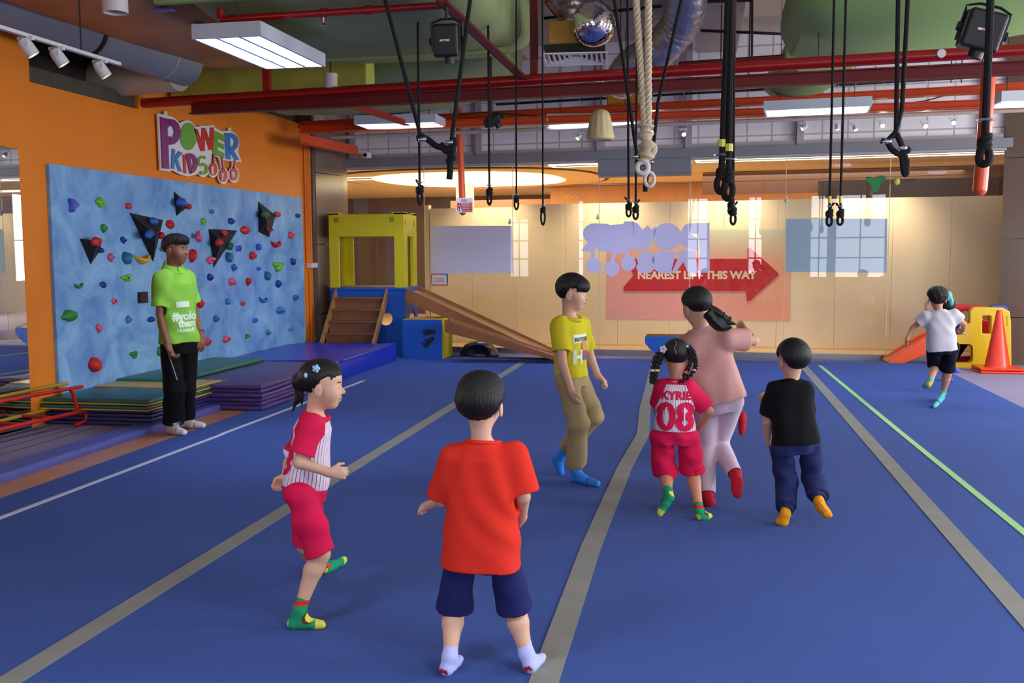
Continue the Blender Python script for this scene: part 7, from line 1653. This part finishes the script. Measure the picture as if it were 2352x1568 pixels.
# 5 pigtailed girl, back
def braids(hf, H_, HR, hh): pass
g2 = person('girl', 'pigtailed girl seen from behind, large crimson numbers on her white jersey back', 5.98, dict(
    J=dict(head=(1553, 818), neck=(1552, 872), pelvis=(1549, 992), sR=(1581, 888, 0.0), sL=(1523, 888, 0.02), eR=(1629, 944, 0.02), wR=(1614, 972, 0.10), hR=(1603, 986, 0.15), eL=(1509, 940, 0.10), wL=(1515, 960, 0.22), hL=(1520, 962, 0.27),
           kL=(1527, 1092, 0.05), aL=(1535, 1130, -0.12), heL=(1543, 1134, -0.16), tL=(1512, 1184, -0.17), kR=(1592, 1082, 0.08), aR=(1606, 1172, 0.0), heR=(1603, 1186, -0.03), tR=(1634, 1184, 0.05)),
    plant='R', az=-4, haz=-3, pitch=-10, h=1.10, head=0.20, skin='mid', face=True, palmR=(-1, 0, 0), palmL=(1, 0, 0), curlR=0.9, curlL=0.9, cuff=0.048, hand=0.11,
    sockm=green_sock, sockfn=recolor('lion_sock', (0.13, 0.58, 0.40), lion), pants=dict(name='shorts', mat=M_crim, end=0.97, hip=0.118, hipd=0.10, r=(0.070, 0.080, 0.05, 0.05), fold=0.004),
    shirt=dict(name='jersey', mat=M_crim, prof=[(0.05, 0.132, 0.105, 0), (0.35, 0.118, 0.098, 0), (0.8, 0.112, 0.085, 0), (0.94, 0.075, 0.06, 0), (1.0, 0.045, 0.045, 0)], sleeve=0.78, sleeveR=0.86, sr=(0.056, 0.060), fold=0.002, neck=0.95),
    hair=dict(line=([-0.6, -0.35, -0.15, 0.02, 0.12, 0.25, 0.5], [-0.44, -0.40, -0.22, 0.02, 0.08, 0.18, 0.24]), th=0.035, side=0.35, ears=False, rag=0.012, str=0.006)), vox=0.0045)
jersey_mat.L = g2['L']; g2['shirt'].data.materials.clear(); g2['shirt'].data.materials.append(jersey_mat('jersey_back', g2['T'], g2['J']['pelvis']-g2['org'], g2['q']))
fprint('KYRIE', 0.0, 0.665, 0.068, 'name_print', 0.003, g2, N=-g2['T'][1], X=g2['T'][0], m=M_crim, off=0.004)
fprint('08', 0.0, 0.10, 0.225, 'number_print', 0.008, g2, N=-g2['T'][1], X=g2['T'][0], m=M_crim, off=0.004)
for u_ in (-0.075, 0.03): fprint([[(-0.004, 0), (0.004, 0), (0.004, 0.11), (-0.004, 0.11)]], u_+0.022, 0.17, 0, 'number_highlight', pr=g2, N=-g2['T'][1], X=g2['T'][0], m=M_white, off=0.006)
M_scalp = mat('scalp', (0.55, 0.42, 0.34), 0.7)
H2 = g2['H']; og = g2['org']
P = [Vector(onY(x, y, 5.78)) for x, y in ((1551, 783), (1554, 790), (1549, 798), (1551, 806), (1553, 812))]
tb = BVHTree.FromPolygons([v.co[:] for v in g2['hair'].data.vertices], [p.vertices[:] for p in g2['hair'].data.polygons]); Q_ = []
for p in bez(P, 4):
    o_ = Vector(p)-Vector(og); h_ = tb.ray_cast(Vector(CAM-og), (o_-Vector(CAM-og)).normalized())
    if h_[0] is not None: Q_.append(h_[0])
if len(Q_) > 2: MB().tube(Q_, 0.0028, 5).build('hair_parting', M_scalp, g2['hair'])
def braid(pts, r, ties, label, parent, og):
    P = bez([Vector(p)-Vector(og) for p in pts], 8); n = len(P); mb = MB()
    for i in range(0, n-1, 2):
        f = i/n; mb.ball(P[i]+Vector((0.35*r*(-1)**(i//2), 0, 0)), (r*1.05*(1-0.3*f), r*(1-0.3*f), r*1.2), 2)
    mb.tube(P, [r*0.8*(1-0.4*i/n) for i in range(n)], 8); o = mb.build('braid', M_hair, parent, smooth=True)
    for p, c in ties: MB().tube([Vector(p)-Vector(og)-Vector((0, 0, 0.006)), Vector(p)-Vector(og)+Vector((0, 0, 0.006))], r*1.1, 10).build('hair_tie', mat('tie_'+c, {'white': (0.9, 0.88, 0.9), 'teal': (0.55, 0.85, 0.85), 'yellow': (0.85, 0.8, 0.3), 'coral': (0.95, 0.35, 0.35), 'pink': (0.9, 0.6, 0.65)}[c], 0.5), o, smooth=True)
    return o
by = 5.93
b_ = lambda L: [tuple(onY(x, y, by)) for x, y in L]
braid(b_([(1522, 803), (1508, 818), (1501, 838), (1497, 862), (1497, 878)]), 0.013, [(onY(1499, 850, by), 'white')], '', g2['hair'], og)
braid(b_([(1524, 806), (1516, 822), (1509, 842), (1505, 860), (1504, 880)]), 0.016, [(onY(1508, 850, by), 'yellow'), (onY(1522, 803, by), 'white')], '', g2['hair'], og)
braid(b_([(1583, 797), (1592, 808), (1597, 825), (1598, 838), (1593, 852), (1578, 868), (1558, 880)]), 0.012, [(onY(1594, 849, by), 'pink'), (onY(1578, 795, by), 'teal')], '', g2['hair'], og)
braid(b_([(1582, 800), (1587, 818), (1584, 838), (1577, 852), (1570, 864)]), 0.012, [(onY(1575, 854, by), 'coral')], '', g2['hair'], og)
c = onY(1523, 802, by-0.02)-og; mb = MB(); [mb.ball(c+np.array((0.014*math.cos(t), 0, 0.014*math.sin(t))), 0.011, 1) for t in np.linspace(0, 2*PI, 6)[:-1]]; mb.build('hair_flower', mat('flower_white', (0.92, 0.86, 0.88), 0.5), g2['hair'], smooth=True)

# 6 older girl in the pink T-shirt running away
M_pinkt = cloth('pink_tshirt', (0.82, 0.62, 0.59)); M_leg = cloth('pale_leggings', (0.84, 0.76, 0.82)); M_rsock = cloth('red_sock', (0.76, 0.14, 0.20))
def pony(hf, H_, HR, hh):
    hf.add(cone(H_(0.02, -0.45, -0.02), H_(0.28, -0.60, -0.16), 0.11*hh, 0.14*hh), 0.02); hf.add(cone(H_(0.28, -0.60, -0.16), H_(0.62, -0.62, -0.26), 0.14*hh, 0.07*hh), 0.02)
g3 = person('girl', 'older girl in a pale pink T-shirt and pale leggings running, ponytail flying out', 6.35, dict(
    J=dict(head=(1600, 702), neck=(1606, 757), pelvis=(1645, 915), sR=(1672, 778, -0.04), sL=(1572, 792, 0.06), eR=(1731, 782, 0.05), wR=(1716, 760, 0.22), hR=(1700, 742, 0.30), eL=(1556, 860, 0.16), wL=(1570, 895, 0.28), hL=(1580, 905, 0.34),
           kL=(1621, 1024, 0.06), aL=(1625, 1140, 0.0), heL=(1621, 1152, -0.03), tL=(1636, 1152, 0.12), kR=(1648, 1018, 0.12), aR=(1690, 1092, -0.14), heR=(1694, 1094, -0.20), tR=(1692, 1144, -0.24)),
    plant='L', hipk=0.8, az=-8, haz=-38, pitch=-10, hup=(-0.12, 0, 1), h=1.42, head=0.225, skin='light', face=True, palmR=(-1, 0, 0), palmL=(1, 0, 0), curlR=1.4, curlL=1.2, cuff=0.035, hand=0.135,
    sockm=M_rsock, pants=dict(name='leggings', mat=M_leg, end=1.94, hip=0.092, hipd=0.080, r=(0.070, 0.056, 0.040, 0.030), fold=0.001),
    shirt=dict(name='t_shirt', mat=M_pinkt, prof=[(-0.05, 0.155, 0.115, 0), (0.2, 0.142, 0.105, 0), (0.7, 0.130, 0.088, 0), (0.9, 0.110, 0.07, 0), (1.0, 0.05, 0.045, 0)], sleeve=0.70, sr=(0.053, 0.060), fold=0.004, neck=1.0),
    hair=dict(line=([-0.6, -0.35, -0.15, 0.02, 0.12, 0.25, 0.5], [-0.40, -0.36, -0.20, 0.02, 0.08, 0.18, 0.24]), th=0.045, side=0.25, rag=0.02, str=0.012)), vox=0.005)
mb = MB(); og = g3['org']
for i, L_ in enumerate((((1628, 712), (1650, 722), (1668, 738), (1690, 744)), ((1628, 716), (1648, 732), (1665, 748), (1682, 752)), ((1626, 718), (1645, 740), (1660, 752), (1668, 748)), ((1632, 714), (1655, 728), (1672, 733), (1680, 728)), ((1630, 720), (1642, 742), (1655, 754), (1675, 756)), ((1632, 712), (1652, 720), (1662, 728), (1664, 716)), ((1626, 714), (1640, 730), (1652, 746), (1660, 752)))):
    P = bez([Vector(onY(x, y, 6.22-0.02*(i % 3)))-Vector(og) for x, y in L_], 6); n = len(P); mb.tube(P, [(0.036 if i != 5 else 0.014)*(1-(k/n)**1.5)+0.002 for k in range(n)], 8)
mb.build('ponytail', M_hair, g3['hair'], smooth=True)
MB().tube([Vector(onY(1630, 712, 6.2))-Vector(og), Vector(onY(1633, 715, 6.2))-Vector(og)], 0.03, 10).build('hair_tie', M_black, g3['hair'], smooth=True)

# 7 child mostly hidden ahead of the girl in pink: only a leg in pink and a red sock show
g4 = person('child', 'hidden child ahead of the girl in pink, only pink leg and sock showing', 7.7, dict(
    J=dict(head=(1612, 790), neck=(1615, 835), pelvis=(1632, 925), sR=(1640, 848), sL=(1592, 848), eR=(1650, 885, 0.1), wR=(1640, 905, 0.2), hR=(1635, 912, 0.26), eL=(1585, 885, 0.1), wL=(1590, 905, 0.2), hL=(1595, 912, 0.26),
           kL=(1618, 985, 0.1), aL=(1616, 1040, 0.0), heL=(1614, 1048, -0.03), tL=(1622, 1046, 0.1), kR=(1668, 948, 0.20), aR=(1704, 955, -0.02), heR=(1706, 960, -0.06), tR=(1703, 1000, -0.10)),
    plant='L', az=5, haz=0, h=1.15, head=0.20, face=False, cuff=0.03, hand=0.11, sockm=cloth('red_sock', (0.76, 0.14, 0.20)),
    pants=dict(name='leggings', mat=cloth('hot_pink', (0.86, 0.22, 0.50)), end=1.8, hip=0.10, hipd=0.09, r=(0.065, 0.068, 0.045, 0.03), fold=0.002),
    shirt=dict(name='t_shirt', mat=cloth('white_cotton', (0.82, 0.81, 0.84)), prof=[(0.0, 0.11, 0.09, 0), (0.8, 0.105, 0.08, 0), (1.0, 0.05, 0.045, 0)], sleeve=0.7, sr=(0.05, 0.05)),
    hair=dict(line=BOWL, th=0.05)), vox=0.007)

# 8 boy in black
M_blackt = cloth('black_tshirt', (0.055, 0.055, 0.065)); M_navyp = cloth('navy_trouser', (0.15, 0.18, 0.36)); M_osock = cloth('amber_sock', (0.93, 0.62, 0.12))
b3 = person('boy', 'small boy running away in a black T-shirt, navy trousers and amber socks', 5.95, dict(
    J=dict(head=(1820, 823), neck=(1815, 872), pelvis=(1826, 1012), sR=(1845, 894, 0.0), sL=(1781, 896, 0.0), eL=(1762, 968, 0.04), wL=(1764, 1005, 0.10), hL=(1762, 1024, 0.13), eR=(1852, 955, 0.16), wR=(1770, 912, 0.32), hR=(1744, 901, 0.33),
           kL=(1806, 1112, 0.06), aL=(1804, 1180, 0.0), heL=(1809, 1198, -0.04), tL=(1780, 1196, 0.06), kR=(1868, 1098, 0.08), aR=(1881, 1152, -0.12), heR=(1878, 1158, -0.17), tR=(1908, 1188, -0.15)),
    plant='L', az=-8, haz=-28, pitch=-6, h=1.15, head=0.208, skin='light', face=True, palmL=(1, 0.3, 0), palmR=(0.2, 0.3, -1), curlL=1.2, curlR=1.5, cuff=0.03, hand=0.11,
    sockm=M_osock, pants=dict(name='trousers', mat=M_navyp, end=1.78, hip=0.112, hipd=0.10, r=(0.064, 0.066, 0.060, 0.042), cuffed=True, fold=0.004),
    shirt=dict(name='t_shirt', mat=M_blackt, prof=[(-0.02, 0.140, 0.112, 0), (0.3, 0.125, 0.10, 0), (0.8, 0.120, 0.088, 0), (0.94, 0.085, 0.065, 0), (1.0, 0.05, 0.05, 0)], sleeve=0.80, sr=(0.056, 0.060), fold=0.003, neck=0.95),
    hair=dict(line=BOWL, th=0.075, bulge=[((0, -0.15, 0.05), (0.40, 0.40, 0.34))], rag=0.006, str=0.004)), vox=0.0045)
J_ = b3['J']; og = b3['org']; h, t, a = J_['heR']-og, J_['tR']-og, J_['aR']-og; fd = nrm(t-h); up = nrm(a-(h+t)/2); lt = np.cross(fd, up); mb = MB(); sk_ = [c_ for c_ in b3['e'].children if c_.name.startswith('sock')][0]
tb = BVHTree.FromPolygons([v.co[:] for v in sk_.data.vertices], [p.vertices[:] for p in sk_.data.polygons]); cm = Vector(CAM-og)
for i in range(4):
    for j in range(6):
        p = Vector(h+fd*(0.012*j)+lt*(i-1.5)*0.012); r_ = tb.ray_cast(cm, (p-cm).normalized())
        if r_[0] is not None: mb.ball(r_[0], 0.0036, 1)
mb.build('grip_dots', mat('grip_maroon', (0.55, 0.12, 0.22), 0.6), sk_)

# 9 boy in white running away at the right
M_whitet = cloth('white_cotton', (0.82, 0.81, 0.84)); M_bnavy = cloth('black_navy', (0.05, 0.06, 0.12)); M_tsock = cloth('aqua_sock', (0.36, 0.70, 0.72))
def twotone(s, J, org, q):
    a, t, h = J['a'+s]-org, J['t'+s]-org, J['he'+s]-org; return [(h, (0.035*q,)*3, (0.80, 0.76, 0.28)), (a+nrm(J['k'+s]-J['a'+s])*0.035*q, (0.05, 0.05, 0.008), (0.80, 0.76, 0.28))]
b4 = person('boy', 'boy in a white T-shirt and dark shorts running away near the orange cone', 10.8, dict(
    J=dict(head=(2153, 686), neck=(2157, 713), pelvis=(2163, 797), sR=(2190, 723, 0.0), sL=(2128, 727, 0.0), eL=(2096, 753, 0.05), wL=(2084, 778, 0.0), hL=(2080, 793, -0.02), eR=(2214, 744, 0.05), wR=(2213, 757, 0.22), hR=(2207, 760, 0.3),
           kL=(2147, 840, 0.16), aL=(2137, 874, -0.14), heL=(2137, 882, -0.18), tL=(2119, 888, -0.10), kR=(2176, 858, 0.10), aR=(2166, 903, 0.0), heR=(2165, 912, -0.06), tR=(2145, 934, -0.02)),
    plant='R', az=-5, haz=8, h=1.18, head=0.215, skin='mid', face=True, palmL=(1, 0, 0), palmR=(-1, 0, 0), cuff=0.035, hand=0.12, girth=1.0,
    sockm=M_tsock, sockfn=recolor('aqua_sock_two', (0.36, 0.70, 0.72), twotone), pants=dict(name='shorts', mat=M_bnavy, end=0.88, hip=0.112, hipd=0.095, r=(0.066, 0.072, 0.05, 0.05), fold=0.003),
    shirt=dict(name='t_shirt', mat=M_whitet, prof=[(-0.1, 0.148, 0.11, 0), (0.3, 0.138, 0.10, 0), (0.8, 0.132, 0.09, 0), (0.93, 0.10, 0.065, 0), (1.0, 0.05, 0.05, 0)], sleeve=0.55, sr=(0.062, 0.066), fold=0.003, neck=0.95),
    hair=dict(line=([-0.6, -0.35, -0.15, 0.02, 0.12, 0.25, 0.5], [-0.28, -0.24, -0.12, 0.02, 0.06, 0.12, 0.16]), th=0.10, rag=0.05, str=0.045, bulge=[((0, -0.05, 0.25), (0.42, 0.42, 0.30))])), vox=0.006)
# 10 girl running behind the boy in white
g5 = person('girl', 'girl in navy with a teal bow, half hidden behind the boy in white', 11.9, dict(
    J=dict(head=(2176, 706), neck=(2172, 730), pelvis=(2172, 792), sR=(2194, 738), sL=(2146, 734), eL=(2132, 722, 0.05), wL=(2128, 704, 0.1), hL=(2132, 690, 0.12), eR=(2192, 764, 0.05), wR=(2202, 764, 0.0), hR=(2213, 765, -0.02),
           kL=(2165, 830, 0.1), aL=(2170, 862, 0.0), heL=(2172, 868, 0), tL=(2188, 874, 0.0), kR=(2182, 832, 0.15), aR=(2186, 850, -0.1), heR=(2190, 848, -0.12), tR=(2206, 853, -0.06)),
    plant='L', az=0, haz=10, h=1.12, head=0.205, skin='mid', face=False, cuff=0.03, hand=0.115, sockm=cloth('violet_sock', (0.38, 0.36, 0.72)),
    pants=dict(name='shorts', mat=M_bnavy, end=0.8, hip=0.11, hipd=0.09, r=(0.075, 0.07, 0.05, 0.05)), shirt=dict(name='t_shirt', mat=cloth('navy_tshirt', (0.08, 0.08, 0.25)), prof=[(0.0, 0.115, 0.09, 0), (0.8, 0.11, 0.08, 0), (1.0, 0.05, 0.045, 0)], sleeve=0.6, sr=(0.05, 0.05)),
    hair=dict(line=BOWL, th=0.06)), vox=0.008)
c = Vector(onY(2176, 680, 11.8))-Vector(g5['org']); MB().ball(c, (0.055, 0.03, 0.06), 2).ball(c+Vector((0.04, 0, -0.06)), (0.03, 0.025, 0.05), 2).build('hair_bow', mat('bow_teal', (0.36, 0.70, 0.70), 0.5), g5['hair'], smooth=True)
